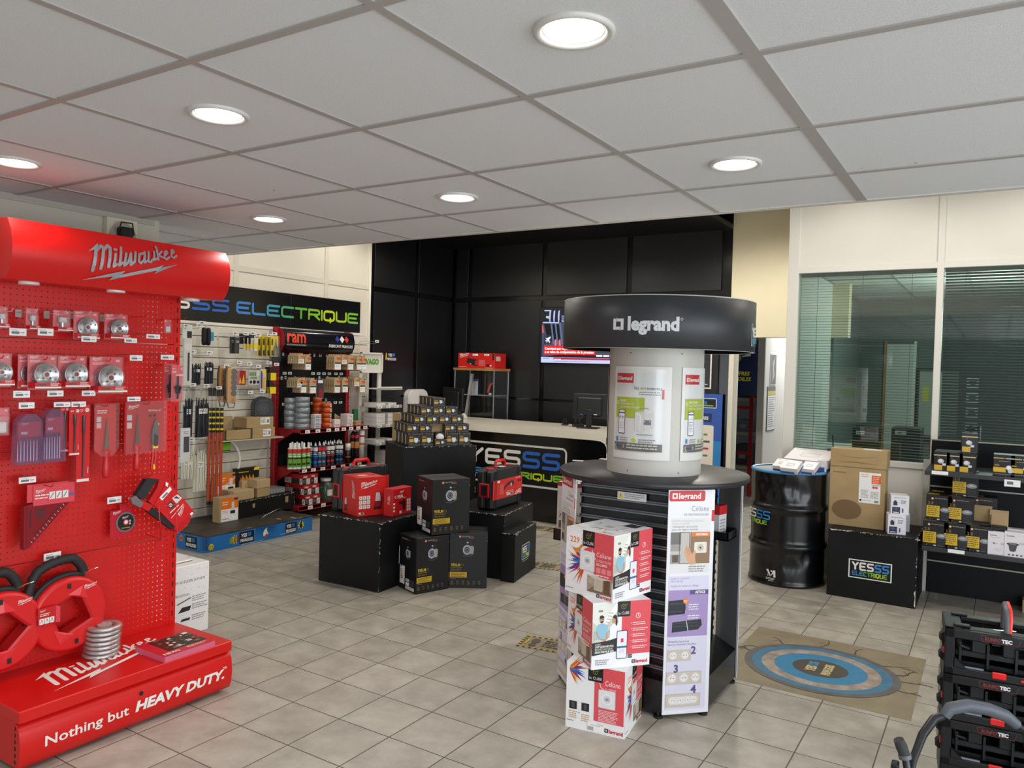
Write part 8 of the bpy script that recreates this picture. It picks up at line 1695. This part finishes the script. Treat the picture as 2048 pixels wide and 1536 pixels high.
for k, (u, v, z) in enumerate(((1793, 1069, .4915), (1797, 1029, .4915+.1385))):
    p = atZ(u, v, z) if k == 0 else Vector((p.x+.012, p.y+.03, z)); tag(spotw(.118, .13, .138).build('white_spotlight_box', None, (p.x, p.y, z), 12), 'small white and violet spotlight box on the plinth, %s' % ('lower front one', 'upper one')[k], 'box')
tag(spotw(.118, .13, .138).build('white_spotlight_box', None, (p.x+.0, p.y+.115, .4915), 12), 'small white spotlight box at the back of the pair on the plinth', 'box')
# black shelving in front of the window partition
NV = S('#0a0c11', .5, 0, .25); GX = -.405
Sg = empty('black_shelving', 'low black slat-backed shelving under the second window', 'shelf unit', (.4, 6.64, 0))
b = B(); zs = [0, .237, .247, .517, .527, .80, .81, 1.15]
for k in range(0, 8, 2): b.box(GX, 6.635, zs[k], 1.3, 6.66, zs[k+1], NV, .002)
wpart(b, 'back_panel', Sg)
for z in (.242, .522, .805): b = B(); b.box(GX, 6.625, z-.005, 1.3, 6.64, z+.005, S('#a9a89f', .4, .4)); wpart(b, 'rail', Sg)
b = B(); b.box(GX-.006, 6.63, 1.15, 1.3, 6.664, 1.157, S('#8f8b80', .5)); wpart(b, 'top_trim', Sg)
b = B(); b.box(GX-.05, 6.64, 0, GX-.004, 6.66, 1.0, S('#b9b6ae', .5)); wpart(b, 'side_post', Sg)
SHM = noisy('dark_shelf', '#2c2d30', '#36373a', 6, .4)
SY = 6.10; ZU, ZL = .972, .318
pz_ = atY(2007, 1122, SY); ZL = pz_.z+.03
for z in (ZU, ZL): b = B(); b.box(GX-.005, SY, z-.03, 1.3, 6.634, z, SHM, .002); wpart(b, 'shelf', Sg)
for (u, v, z, a) in ((1880, 943, ZU, 14), (1912, 1108, ZL, 12)):
    p = atY(u, v, SY); b = B(); b.box(p.x-.05, SY-.006, z-.02, p.x+.05, SY-.002, z+.004, WPAPER); wpart(b, 'price_tag', Sg)
p = atY(2025, 958, SY-.003); b = B(); b.box(p.x-.045, SY-.006, z-.0 if False else ZU-.06, p.x+.045, SY-.003, ZU-.015, WPAPER); b.on((p.x-.045, SY-.006, ZU-.06), (1, 0, 0), (0, 0, 1)); b.rect(.015, .014, .05, .034, S('#6d7078', .5)); wpart(b, 'price_tag', Sg)
def lampbox(w, d, h, kind):
    b = B(); b.box(-w/2, 0, 0, w/2, d, h, S('#19181a', .42), .0015); b.face('front', w, d, h)
    if kind == 'small':
        b.rect(0, h*.80, w, h*.85, S('#c9b98a', .45)); b.rect(w*.04, h*.05, w*.55, h*.32, S('#cfa92a', .45)); b.disc(w*.45, h*.52, w*.2, S('#b9b6b9', .4), 18, h*.12); b.disc(w*.42, h*.55, w*.13, S('#dcdadd', .4), 14, h*.09); b.rect(w*.55, h*.3, w*.76, h*.42, S('#cdd6e6', .4)); b.disc(w*.32, h*.72, w*.03, S('#d9774a', .4), 8); b.lines(w*.1, h*.03, w*.9, 1, h*.03, GREY)
    elif kind == 'wide':
        b.rect(0, h*.82, w*.5, h*.86, S('#cfb95a', .45)); b.rect(w*.55, h*.82, w*.95, h*.86, LGREY); b.rect(0, h*.2, w*.58, h*.42, S('#d3ad2b', .45)); b.rect(w*.05, h*.48, w*.28, h*.55, S('#8d762a', .45)); b.disc(w*.72, h*.42, w*.13, S('#dcdadf', .35), 20); b.disc(w*.80, h*.27, w*.12, S('#c9c8cf', .35), 20); b.disc(w*.72, h*.42, w*.08, S('#eeedf2', .35), 14); b.disc(w*.3, h*.7, w*.03, S('#d9774a', .4), 8); b.lines(w*.36, h*.72, w*.75, 1, h*.06, GREY); b.lines(w*.08, h*.12, w*.92, 1, h*.05, GREY)
    else:
        b.rect(w*.02, h*.14, w*.53, h*.58, S('#d3ad2b', .45)); b.lines(w*.07, h*.54, w*.48, 5, h*.075, S('#6a571c', .5)); b.disc(w*.74, h*.44, w*.2, S('#8f9094', .3, .6), 24, h*.10); b.disc(w*.74, h*.46, w*.11, S('#d6d8dc', .25, .5), 18, h*.05); b.poly([(w*.57, h*.4), (w*.91, h*.4), (w*.9, h*.1), (w*.82, h*.06), (w*.64, h*.06), (w*.58, h*.12)], S('#2a2c31', .4)); b.ring(w*.74, h*.44, w*.11, w*.2, S('#a3a5a8', .3, .6), 24, .5)
        b.text('2', w*.07, h*.62, h*.16, S('#a08a32', .45)); b.rect(w*.2, h*.62, w*.28, h*.74, S('#6a5c28', .45)); b.disc(w*.24, h*.86, w*.05, S('#d98a6a', .4), 14); b.disc(w*.24, h*.86, w*.03, S('#f0dcd0', .4), 10); b.lines(w*.33, h*.89, w*.82, 1, h*.06, S('#9a8a7c', .45)); b.rect(w*.44, h*.03, w*.54, h*.08, LGREY); b.lines(w*.6, h*.05, w*.95, 1, h*.03, GREY); b.disc(w*.18, h*.06, w*.02, GREY, 8)
        b.face('top', w, d, h); b.rect(w*.05, d*.1, w*.5, d*.6, S('#b0963a', .45)); b.rect(w*.55, d*.3, w*.95, d*.4, S('#5d564a', .45))
    return b
sm = None
for k, (u, v, zadd) in enumerate(((1883, 944, 0), (1909, 945, 0), (1935, 946, 0), (1884, 930, -1), (1910, 931, -1), (1936, 931, -1))):
    p = atZ(u, 939+ (1 if k % 3 else 0), ZU); x = p.x; y = SY+.03 if zadd == 0 else SY+.155
    lb = 'small black and yellow lamp box on the upper shelf, %s row, %s from the left' % ('front' if zadd == 0 else 'rear', ORD[k % 3])
    loc = (atY(u, 930, SY+.03).x, y, ZU+.0005)
    if sm is None: sm = tag(lampbox(.098, .11, .135, 'small').build('lamp_box', None, loc, 0), lb, 'box', 'small lamp boxes on the upper black shelf')
    else: dup(sm, loc, 0, lb)
dup(sm, (atY(1939, 900, SY+.06).x, SY+.085, ZU+.1365), 4, 'black and yellow lamp box alone on top of the others, upper shelf')
wd = None
for k, u in enumerate((2008, 2043)):
    loc = (atY(u, 935, SY+.02).x, SY+.02, ZU+.0005); lb = 'black lamp box with two white discs on the upper shelf, %s' % ('left of the pair', 'at the right photo edge')[k]
    if wd is None: wd = tag(lampbox(.122, .14, .145, 'wide').build('lamp_box', None, loc, 0), lb, 'box')
    else: dup(wd, loc, 0, lb)
bg = None; z1 = ZL+.0005; hB = .178; wB = .158
for k, (u, lvl, y, lb) in enumerate(((1871, 0, .03, 'bottom row, left'), (1914, 0, .03, 'bottom row, middle'), (1958, 0, .03, 'bottom row, third, under the open brown lid'), (1876, 1, .06, 'middle row, left'), (1920, 1, .06, 'middle row, second'), (1966, 1, .19, 'middle row, third, behind the open brown lid'), (1927, 2, .10, 'single one on top'), (1884, 1, .23, 'rear middle row, left'), (1880, 0, .20, 'rear bottom row, left'), (1922, 0, .20, 'rear bottom row, middle'), (1966, 0, .20, 'rear bottom row, right'))):
    loc = (atY(u, 1060, SY+y).x, SY+y, z1+lvl*(hB+.001)); L = 'yellow-labelled spotlight carton, lower shelf, '+lb
    if bg is None: bg = tag(lampbox(wB, .16, hB, 'big').build('floor_spot_box', None, loc, 0), L, 'box', 'spotlight cartons on the lower black shelf')
    else: dup(bg, loc, 0, L)
x = atY(1957, 1060, SY+.03).x
b = B(); b.box(-wB*.47, 0, 0, wB*.47, .004, .125, KRAFT, .001); b.box(-wB*.47, -.06, 0, -wB*.47+.003, 0, .05, KRAFT); b.box(wB*.47-.003, -.06, 0, wB*.47, 0, .07, KRAFT); b.box(-wB*.4, -.10, 0, wB*.4, -.02, .018, S('#17171a', .5), .004)
tag(b.build('open_box_flaps', None, (x, SY+.03+.13, z1+hB+.0005), 0), 'raised brown inner flaps of the opened spotlight carton, bottom row', 'box flaps')
def luxbox(w, d, h, opened):
    e = empty('white_lamp_box', '', 'box')
    b = B(); b.box(-w/2, 0, 0, w/2, d, h, S('#e2dde2', .42), .0015); b.face('front', w, d, h); b.text('Luxina', w*.1, h*.82, h*.1, S('#6d6a76', .45), bold=.02, maxw=w*.45)
    if opened: b.disc(w*.3, h*.5, w*.06, GREY, 12); b.rect(w*.38, h*.48, w*.5, h*.52, LGREY); b.lines(w*.62, h*.55, w*.85, 3, h*.04, GTXT); b.lines(w*.35, h*.3, w*.7, 3, h*.05, LGREY); b.lines(w*.1, h*.76, w*.6, 1, h*.03, GTXT)
    else: b.disc(w*.38, h*.52, w*.28, S('#3a3b3e', .4), 22, h*.06); b.poly([(w*.18, h*.5), (w*.58, h*.5), (w*.52, h*.26), (w*.44, h*.22), (w*.3, h*.22), (w*.24, h*.26)], S('#4a4b50', .4)); b.disc(w*.38, h*.53, w*.18, S('#77787c', .35), 18, h*.035); b.lines(w*.66, h*.6, w*.92, 2, h*.04, GTXT); [b.rect(w*(.18+q*.18), h*.06, w*(.28+q*.18), h*.12, S('#55565c', .45)) for q in range(4)]
    b.build('carton', e)
    if opened: b = B(); b.box(-w*.47, d-.006, h*.98, w*.47, d-.003, h*1.0+.13, KRAFT2, .001); b.build('flap', e); b = B(); b.box(-w*.42, d*.3, h, w*.42, d*.95, h+.028, S('#1a1a1c', .5), .006); b.build('foam', e)
    else: b = B(); b.box(-w*.5, d*.5, h, w*.5, d, h+.012, S('#d0cbd0', .45), .001); b.build('lid', e)
    return e
e = luxbox(.118, .13, .155, True); e.location = (atY(1996, 1090, SY+.02).x, SY+.02, z1); e['label'] = 'opened white lamp box with brown flap on the lower shelf'
e = luxbox(.125, .13, .165, False); e.location = (atY(2031, 1090, SY+.015).x, SY+.015, z1); e['label'] = 'white lamp box with a dark recessed lamp picture on the lower shelf'
p = atZ(2040, 1212, 0); b = kraft(.14, .1, .09); tag(b.build('small_kraft_carton', None, (.27, 6.45, 0), 0), 'small kraft carton on the floor under the black shelving, at the right edge', 'carton')

# ------------------------------------------------------------------ behind the window: office
b = B(); b.box(-1.44, 6.95, .93, -1.06, 8.2, .955, S('#d9dcd8', .45)); b.box(-1.42, 6.97, 0, -1.38, 7.0, .93, LGREY); b.box(-1.1, 8.1, 0, -1.07, 8.15, .93, LGREY); tag(b.build('office_sideboard'), 'white office ledge seen through the left window', 'desk')
p = atY(1660, 888, 7.1); b = B(); b.box(-.06, -.03, 0, .06, .03, .03, BLACK, .006); b.tube([(-.01, 0, .03), (-.02, 0, .15)], .005, BLACK, 8); b.box(.0, -.02, .03, .05, .02, .05, BLACK, .006); tag(b.build('radio_phone', None, (-1.17, 7.12, .9555), 10), 'black radio handset with a short aerial behind the left window', 'telephone')
for k, (u0, u1) in enumerate(((1712, 1746), (1790, 1835))):  # dark boxes that stand in for shelving reflected in the glass
    p = atY((u0+u1)/2, 865, 7.35); w = atY(u1, 865, 7.35).x-atY(u0, 865, 7.35).x
    e = empty('window_reflection_box', 'white-labelled dark box standing in for a reflection in the left window, %s one' % ('left', 'right')[k], 'cabinet', (p.x, 7.35, 0)); b = B(); b.box(-w/2-.03, 0, 0, w/2+.02, .4, p.z+.035, S('#1b1f21', .5), .004); b.build('body', e); b = B(); b.box(-w/2, -.002, p.z-.02, 0, 0, p.z+.012, WPAPER); b.on((-w/2, -.0025, p.z-.02), (1, 0, 0), (0, 0, 1)); b.rect(.02, .01, w*.3, .022, S('#5d6068', .5)); b.build('price_label', e)
b = B(); b.box(-1.15, 10.36, .0, -.86, 10.395, 2.02, S('#b9beb8', .5)); b.box(-1.18, 10.37, 0, -1.15, 10.4, 2.06, S('#a5722f', .5)); b.box(-.86, 10.37, 0, -.83, 10.4, 2.06, S('#cfd3cd', .5)); struct('door_1', b)
b = B(); b.box(-.8, 10.3, .9, .1, 10.38, 1.75, S('#2b3033', .5), .004); b.on((-.8, 10.299, .9), (1, 0, 0), (0, 0, 1)); b.rect(.02, .05, .42, .8, S('#8d9690', .5)); b.rect(.05, .45, .12, .62, S('#b9b13a', .5))
for k in range(4): b.rect(.5, .08+k*.18, .62, .22+k*.18, S('#c9cfc9', .5)); b.disc(.56, .15+k*.18, .04, TXT, 10)
tag(b.build('office_board'), 'dark notice board with pictures on the office back wall', 'notice board')
b = B(); b.box(.15, 9.7, .7, 2.6, 10.3, .74, S('#4a5256', .5)); b.box(.2, 9.75, 0, .25, 10.25, .7, DGREY); b.box(2.5, 9.75, 0, 2.55, 10.25, .7, DGREY); tag(b.build('office_desk'), 'dark office desk seen dimly through the right window blind', 'desk')
l = bpy.data.lights.new('office_fill_light', 'POINT'); l.shadow_soft_size = .2; l.energy = 60; l.color = (.9, 1, .95); lo = bpy.data.objects.new('office_fill_light', l); COL.objects.link(lo); lo.location = (.1, 8.3, 2.1)  # point lamp added to lift the office ceiling, has no fitting

# ------------------------------------------------------------------ store room seen through the passage
RK_ = S('#9d1119', .45); BEI = S('#8d887a', .6)
e = empty('storage_rack', 'red storage rack with beige shelves in the dark store room', 'rack', (-2.9, 10.6, 0))
for x in (-3.95, -3.45, -2.75): 
    for y in (10.25, 10.85):
        b = B(); b.box(x, y, 0, x+.05, y+.03, 2.35, RK_, .002); b.on((x, y-.0005, 0), (1, 0, 0), (0, 0, 1))
        for k in range(46): b.rect(.02, .05+k*.05, .03, .07+k*.05, S('#40060a', .6))
        wpart(b, 'upright', e)
for z in (.35, .80, 1.25, 1.72): b = B(); b.box(-3.95, 10.28, z, -2.71, 10.88, z+.045, BEI, .003); wpart(b, 'shelf', e)
for z in (.55, 1.15, 2.1): b = B(); b.box(-3.95, 10.222, z, -2.69, 10.248, z+.04, RK_, .002); wpart(b, 'cross_beam', e)
r = random.Random(4); kk = 0
for z in (.396, .846, 1.296):
    for q in range(5):
        w = .14+.06*r.random(); h = .12+.18*r.random(); c = r.choice(['#4a3c2b', '#2b2c2f', '#3a4044', '#6d7276', '#54452f']); b = B(); b.box(-w/2, 0, 0, w/2, .3, h, S(c, .6), .003); b.face('front', w, .3, h); b.rect(w*.2, h*.3, w*.7, h*.6, S('#8d8f90', .5))
        tag(b.build('stored_carton', None, (-3.78+q*.23, 10.42, z), 0), 'dim carton on the %s shelf of the red store rack, %s from the left' % ({.396: 'lowest', .846: 'middle', 1.296: 'upper'}[z], ORD[q]), 'box', 'cartons in the store room')
p = atY(1480, 735, 9.3); w, h = .42, .66
b = B(); b.box(-w/2, 0, -h/2, w/2, .004, h/2, S('#15224c', .4)); b.on((-w/2, -.0005, -h/2), (1, 0, 0), (0, 0, 1)); b.poly([(w*.2, h*.98), (w*.32, h*.6), (w*.46, h*.62), (w*.5, h*.98)], S('#2f8fd0', .4)); b.ring(w*.4, h*.68, .02, .055, S('#8a9a3a', .4)); b.disc(w*.4, h*.68, .02, S('#2f5a6a', .4))
for k, a in enumerate((58, 35, 12)): b.poly([(w*.4+.065*cos(radians(a-6)), h*.68+.065*sin(radians(a-6))), (w*.4+.17*cos(radians(a-5)), h*.68+.17*sin(radians(a-5))), (w*.4+.17*cos(radians(a+8)), h*.68+.17*sin(radians(a+8))), (w*.4+.065*cos(radians(a+4)), h*.68+.065*sin(radians(a+4)))], S('#b9c6c9', .4))
b.text('OFFRES', w*.28, h*.36, .062, S('#d9cf3a', .4), bold=.03, skew=.2, maxw=w*.52); b.text('ETOILES', w*.28, h*.26, .062, S('#d9cf3a', .4), bold=.03, skew=.2, maxw=w*.56); b.M = Matrix.Identity(4); b.tube([(-w*.4, .002, h/2), (-w*.4, .002, 3.42-p.z)], .0015, LGREY, 4); b.tube([(w*.4, .002, h/2), (w*.4, .002, 3.42-p.z)], .0015, LGREY, 4); tag(b.build('hanging_poster', None, (p.x, 9.3, p.z)), 'blue promotional poster with yellow lettering hanging in the passage', 'poster')
# notices on the passage wall
for (u0, v0, u1, v1, kind, lb) in ((1540, 708, 1552, 770, 0, 'dark glossy picture in a white frame on the passage wall'), (1533, 773, 1549, 861, 1, 'white notice with yellow band on the passage wall')):
    xw = -2.4295; a, c = atX(u0, (v0+v1)/2, xw), atX(u1, (v0+v1)/2, xw); t, d = atX((u0+u1)/2, v0, xw), atX((u0+u1)/2, v1, xw); w, h = c.y-a.y, t.z-d.z
    b = B(); b.box(0, a.y, d.z, .005, c.y, t.z, WPAPER if kind == 0 else S('#23264a', .4)); b.on((.0052, a.y, d.z), (0, 1, 0), (0, 0, 1))
    if kind: b.rect(w*.08, h*.02, w*.98, h*.80, WPAPER); b.rect(w*.05, h*.81, w*.98, h*.9, S('#d3bd3a', .4)); b.rect(w*.05, h*.91, w*.98, h, S('#55595c', .4)); b.lines(w*.15, h*.76, w*.92, 14, h*.05, GTXT)
    else: b.rect(w*.05, h*.02, w*.95, h*.98, S('#1d2022', .3)); b.poly([(w*.4, h*.1), (w*.7, h*.3), (w*.55, h*.6), (w*.75, h*.9), (w*.35, h*.7), (w*.45, h*.4)], S('#9aa5a3', .3))
    tag(b.build('wall_notice', None, (xw, 0, 0)), lb, 'notice')

# ------------------------------------------------------------------ floor stickers
c = [atZ(*q) for q in ((1519, 1252), (1853, 1321), (1822, 1443), (1476, 1358))]
x0, x1, y0, y1 = -1.235, -.29, 4.07, 5.015
b = B(); b.box(x0, y0, 0, x1, y1, .0008, noisy('sticker_ground', '#897c66', '#958870', 8, .35)); b.on((x0, y0, .0008), (1, 0, 0), (0, 1, 0)); w = x1-x0; d = y1-y0
cx, cy = w*.49, d*.45; RX, RY = .40, .36
CK = S('#3d352c', .5)
for a, L in ((100, .17), (70, .15), (45, .2), (130, .14), (158, .17), (10, .16), (-12, .12), (25, .15), (172, .1)):
    r = random.Random(a); x, y = cx+RX*.98*cos(radians(a)), cy+RY*.98*sin(radians(a)); pts = [(x, y)]; aa = a
    for k in range(4): aa += r.uniform(-45, 45); x += L/4*cos(radians(aa)); y += L/4*sin(radians(aa)); pts.append((x, y))
    b.stroke(pts, .006, CK, False); x, y = pts[2]; b.stroke([(x, y), (x+.05*cos(radians(aa+60)), y+.05*sin(radians(aa+60)))], .003, CK, False)
    b.stroke(pts[:3], .007, CK, False)
for k, (f, cc) in enumerate(((1.0, '#5d5a5a'), (.90, '#3f708e'), (.77, '#8b7c72'), (.60, '#3a7fa6'), (.36, '#4e4842'))): b.disc(cx, cy, RX*f, noisy('ring_%d' % k, cc, {'#5d5a5a': '#6a6866', '#3f708e': '#4d7f9c', '#8b7c72': '#b5a596', '#3a7fa6': '#3f86ae', '#4e4842': '#565049'}[cc], 14, .35), 56, RY*f)
b.M = b.M @ Matrix.Translation((cx, cy, 0)) @ Matrix.Rotation(radians(90), 4, 'Z'); YS = S('#cdb98a', .4)
b.text('YES', -.07, .02, .07, YS, bold=.05, maxw=.09); b.text('SS', .03, .02, .07, S('#4a86ae', .4), bold=.05, maxw=.06); b.text('PRIVILEGES', -.085, -.06, .06, YS, bold=.05, maxw=.17)
tag(b.build('floor_sticker'), 'square beige floor sticker with a blue ringed shield and cracks', 'floor sticker')
def foot_sticker(w, d):
    b = B(); b.box(-w/2, -d/2, 0, w/2, d/2, .0008, S('#9c8f78', .4)); b.on((-w/2, -d/2, .0008), (1, 0, 0), (0, 1, 0)); n = 22
    for k in range(n):
        m = S('#c9a92c', .45) if k % 2 else S('#3a352c', .45); a, e_ = w*k/n, w*(k+1)/n; b.rect(a, 0, e_, .018, m); b.rect(a, d-.018, e_, d, m)
    for k in range(12):
        m = S('#c9a92c', .45) if k % 2 else S('#3a352c', .45); b.rect(0, d*k/12, .018, d*(k+1)/12, m); b.rect(w-.018, d*k/12, w, d*(k+1)/12, m)
    DK = S('#5d5346', .5)
    for x in (w*.2, w*.8): b.disc(x, d*.62, d*.13, DK, 16, d*.2); b.disc(x, d*.28, d*.11, DK, 14, d*.12)
    b.rect(w*.07, d*.3, w*.1, d*.7, S('#d9b92c', .45)); b.lines(w*.34, d*.78, w*.66, 4, d*.15, DK, ragged=.3); return b
FS = None
for k, (u, v, rz, lb) in enumerate(((1108, 1292, 10, 'worn footprint floor sticker with striped border, left of the cube cartons'), (1098, 1133, 12, 'worn footprint floor sticker near the slim plinth'), (1078, 1056, 5, 'worn footprint floor sticker in front of the counter'))):
    p = atZ(u, v)
    if FS is None: FS = tag(foot_sticker(.40, .20).build('floor_sticker', None, (p.x, p.y, 0), rz), lb, 'floor sticker')
    else: dup(FS, (p.x, p.y, 0), rz, lb)

# ================================================================== TROLLEY WITH STACKED CRATES (front right)
TKX, TKY, TRZ = -.135, 3.335, 5.6
PLB = S('#0f1013', .42, 0, .35); PLB2 = S('#17191c', .4, 0, .35)
def crate(w, d, h, top):
    """black open-fronted cable crate; front -y, left edge at x=0"""
    e = empty('cable_crate', '', 'crate')
    b = B()
    b.box(0, 0, 0, w, .02, .030, PLB, .004); b.box(0, 0, h-.034, w, .022, h, PLB, .004); b.box(0, 0, 0, .034, .022, h, PLB, .004); b.box(w-.034, 0, 0, w, .022, h, PLB, .004)
    b.prism([(.034, .030), (.075, .030), (.034, .065)], 0, .02, PLB) ; k = len(b.v)-12
    for i in range(k, len(b.v)): p = b.v[i]; b.v[i] = Vector((p.x, p.z, p.y))
    b.box(0, d-.02, 0, w, d, h, PLB, .004); b.box(0, .02, 0, .012, d-.02, .05, PLB); b.box(0, .02, h-.05, .012, d-.02, h, PLB); b.box(w-.012, .02, 0, w, d-.02, h, PLB); b.box(.01, .02, .0, w-.01, d-.02, .008, PLB)
    b.build('frame', e)
    b = B()
    for k in range(5): b.box(.05+k*.09, .03, .03, .058+k*.09, d-.03, h*.7, PLB2)
    b.box(.04, .045, h*.36, w-.04, .055, h*.5, PLB2, .003); b.box(.04, .05, .02, w-.04, .06, h*.24, PLB2, .003)
    for k in range(4): b.box(.09+k*.1, .04, h*.48, .14+k*.1, .05, h*.78, PLB2, .004)
    b.tube([(.05, .03, h*.62), (.1, .06, h*.5), (.16, .1, h*.3)], .006, PLB2, 8); b.build('inner_ribs', e)
    b = B(); b.on((.0, -.0005, 0), (1, 0, 0), (0, 0, 1)); x, y = .115, h-.029; DR = S('#5d1c1c', .4)
    for s0, s1 in (((x, y+.022), (x+.005, y)), ((x, y+.022), (x+.02, y+.023)), ((x+.005, y), (x+.118, y-.001)), ((x+.118, y-.001), (x+.125, y+.022))): b.stroke([s0, s1], .0022, DR, False)
    b.text('RUNPO', x+.013, y+.005, .018, S('#6d2020', .4), bold=.05, skew=.15, maxw=.05); b.text('TEC', x+.066, y+.005, .018, S('#cfcfd2', .4), bold=.06, maxw=.045); b.build('brand_plate', e)
    b = B(); b.box(.155, -.007, .012, .200, .004, .036, RED, .003); b.build('latch', e)
    b = B(); b.box(.245, -.004, .014, .272, .002, .022, RED, .001); b.build('side_mark', e)
    for z in (h*.30, h*.70):
        b = B(); b.prism([(0, -.008), (-.016, .004), (-.016, .02), (0, .034)], .05, .085, PLB2); k = 0
        for i in range(len(b.v)): p = b.v[i]; b.v[i] = Vector((p.x, p.z, z-.012+p.y))
        b.f = [f[::-1] for f in b.f]; b.box(-.006, .11, z-.02, 0, d-.04, z+.02, S('#8a8578', .45), .002); b.build('side_clip', e)
    b = B(); b.box(-.004, .012, h*.42, .004, .026, h*.55, RED, .001); b.build('side_latch', e)
    b = B(); b.box(.036, .004, .030, .13, .016, .036, S('#6f7681', .3), .002); b.build('runner', e)
    if top:
        b = B(); b.box(.0, .02, h-.012, .06, d-.02, h+.004, PLB, .003); b.box(.06, .02, h-.012, w, .07, h+.002, PLB, .003); b.box(.06, d-.07, h-.012, w, d-.02, h+.004, PLB, .003); b.box(.16, .07, h-.06, w, d-.07, h-.052, PLB2)
        b.box(.03, .03, h+.004, .085, .06, h+.012, PLB2, .003); b.box(.03, d-.06, h+.004, .085, d-.03, h+.012, PLB2, .003); b.tube([(.12, d*.25, h), (.24, d*.55, h-.012)], .004, CHROME, 6); b.build('top_tray', e)
        b = B(); xx = .205; b.tube([(xx, .05, h-.01), (xx, .055, h+.055), (xx, .075, h+.075), (xx, d-.105, h+.085), (xx, d-.085, h+.06), (xx, d-.085, h-.01)], [.013, .013, .013, .013, .013, .013], S('#5d6268', .45), 10); b.build('carry_handle', e)
        b = B(); b.tube([(xx+.007, .045, h), (xx+.008, .048, h+.056), (xx+.008, .07, h+.082), (xx+.006, d-.11, h+.094)], .007, S('#d9372c', .4), 8); b.build('handle_inlay', e)
        b = B(); b.box(.12, d*.42, h-.03, .19, d*.62, h-.02, S('#d23a26', .4), .003); b.build('red_insert', e)
    return e
ca, sa = cos(radians(TRZ)), sin(radians(TRZ))
def tk(x, y, z): return (TKX+x*ca-y*sa, TKY+x*sa+y*ca, z)
CH = .171
TR_ = empty('crate_trolley', 'low black trolley with a grey gripped pull handle under the crates', 'trolley', (TKX, TKY, 0), TRZ)
b = B(); b.box(0, .02, .075, .50, .24, .158, PLB, .006); b.build('base', TR_)
for x in (.05, .45):
    for y in (.05, .21): b = B(); b.at((x, y+.012, .037), rx=90); b.cyl(0, 0, 0, .024, .037, BLACK, 20); b.M = Matrix.Identity(4); b.box(x-.02, y-.016, .04, x+.02, y+.016, .08, PLB2); b.build('wheel', TR_)
for k, nm in enumerate(('lowest', 'middle', 'top')):
    o = crate(.50, .245, CH, k == 2); o.location = tk(0, 0, .1585+k*(CH+.001)); o.rotation_euler = (0, 0, radians(TRZ)); o['label'] = ('lowest black cable crate with red latch, stacked on the trolley', 'middle black cable crate with red latch, stacked on the trolley', 'top black cable crate of the stack, with red and grey carry handle')[k]
def loc_(v): d_ = Vector(v)-Vector((TKX, TKY, 0)); return (d_.x*ca+d_.y*sa, -d_.x*sa+d_.y*ca, d_.z)
D0 = 2.62
pt = [atD(u, v, D0) for u, v in ((1889, 1432), (1900, 1417), (1935, 1411), (1975, 1418), (2012, 1432), (2034, 1450))]
b = B(); b.tube([loc_(p) for p in pt], [.018, .021, .0215, .0215, .021, .017], S('#4c525a', .5), 14); b.build('grip', TR_)
pl_ = [atD(u, v, d) for u, v, d in ((1892, 1430, 2.62), (1868, 1438, 2.62), (1845, 1470, 2.58), (1826, 1520, 2.52), (1818, 1575, 2.48), (1830, 1640, 2.55))]
b = B(); b.tube([loc_(p) for p in pl_], [.012, .015, .014, .012, .011, .011], PLB2, 10); b.build('handle_arm', TR_)
pr2 = [atD(u, v, 2.62) for u, v in ((2030, 1448), (2052, 1462), (2060, 1520), (2062, 1620))]
b = B(); b.tube([loc_(p) for p in pr2], .013, PLB2, 10); b.build('handle_arm', TR_)
PC = empty('hand_truck', 'black folded hand truck handle with foam grip, bottom right of the photo', 'hand truck', (-.34, 3.05, 0))
g = [atD(u, v, d) for u, v, d in ((1797, 1479, 2.50), (1803, 1493, 2.50), (1810, 1512, 2.49))]
b = B(); b.tube(g, [.016, .0185, .0165], S('#333335', .8), 12); wpart(b, 'foam_grip', PC)
g2 = [atD(u, v, d) for u, v, d in ((1810, 1512, 2.49), (1816, 1545, 2.47), (1822, 1600, 2.44), (1830, 1700, 2.40))]; g2.append(Vector((g2[-1].x+.02, g2[-1].y+.0, .02)))
b = B(); b.tube(g2, .012, S('#23252a', .3), 10); wpart(b, 'tube', PC)
b = B(); b.tube([atD(1809, 1509, 2.49), atD(1811, 1517, 2.488)], .020, S('#5d6066', .35), 14); wpart(b, 'collar', PC)
b = B(); q0 = atD(1803, 1540, 2.47); b.box(q0.x-.03, q0.y-.02, q0.z-.05, q0.x-.008, q0.y+.02, q0.z+.02, PLB2, .004); wpart(b, 'bracket', PC)
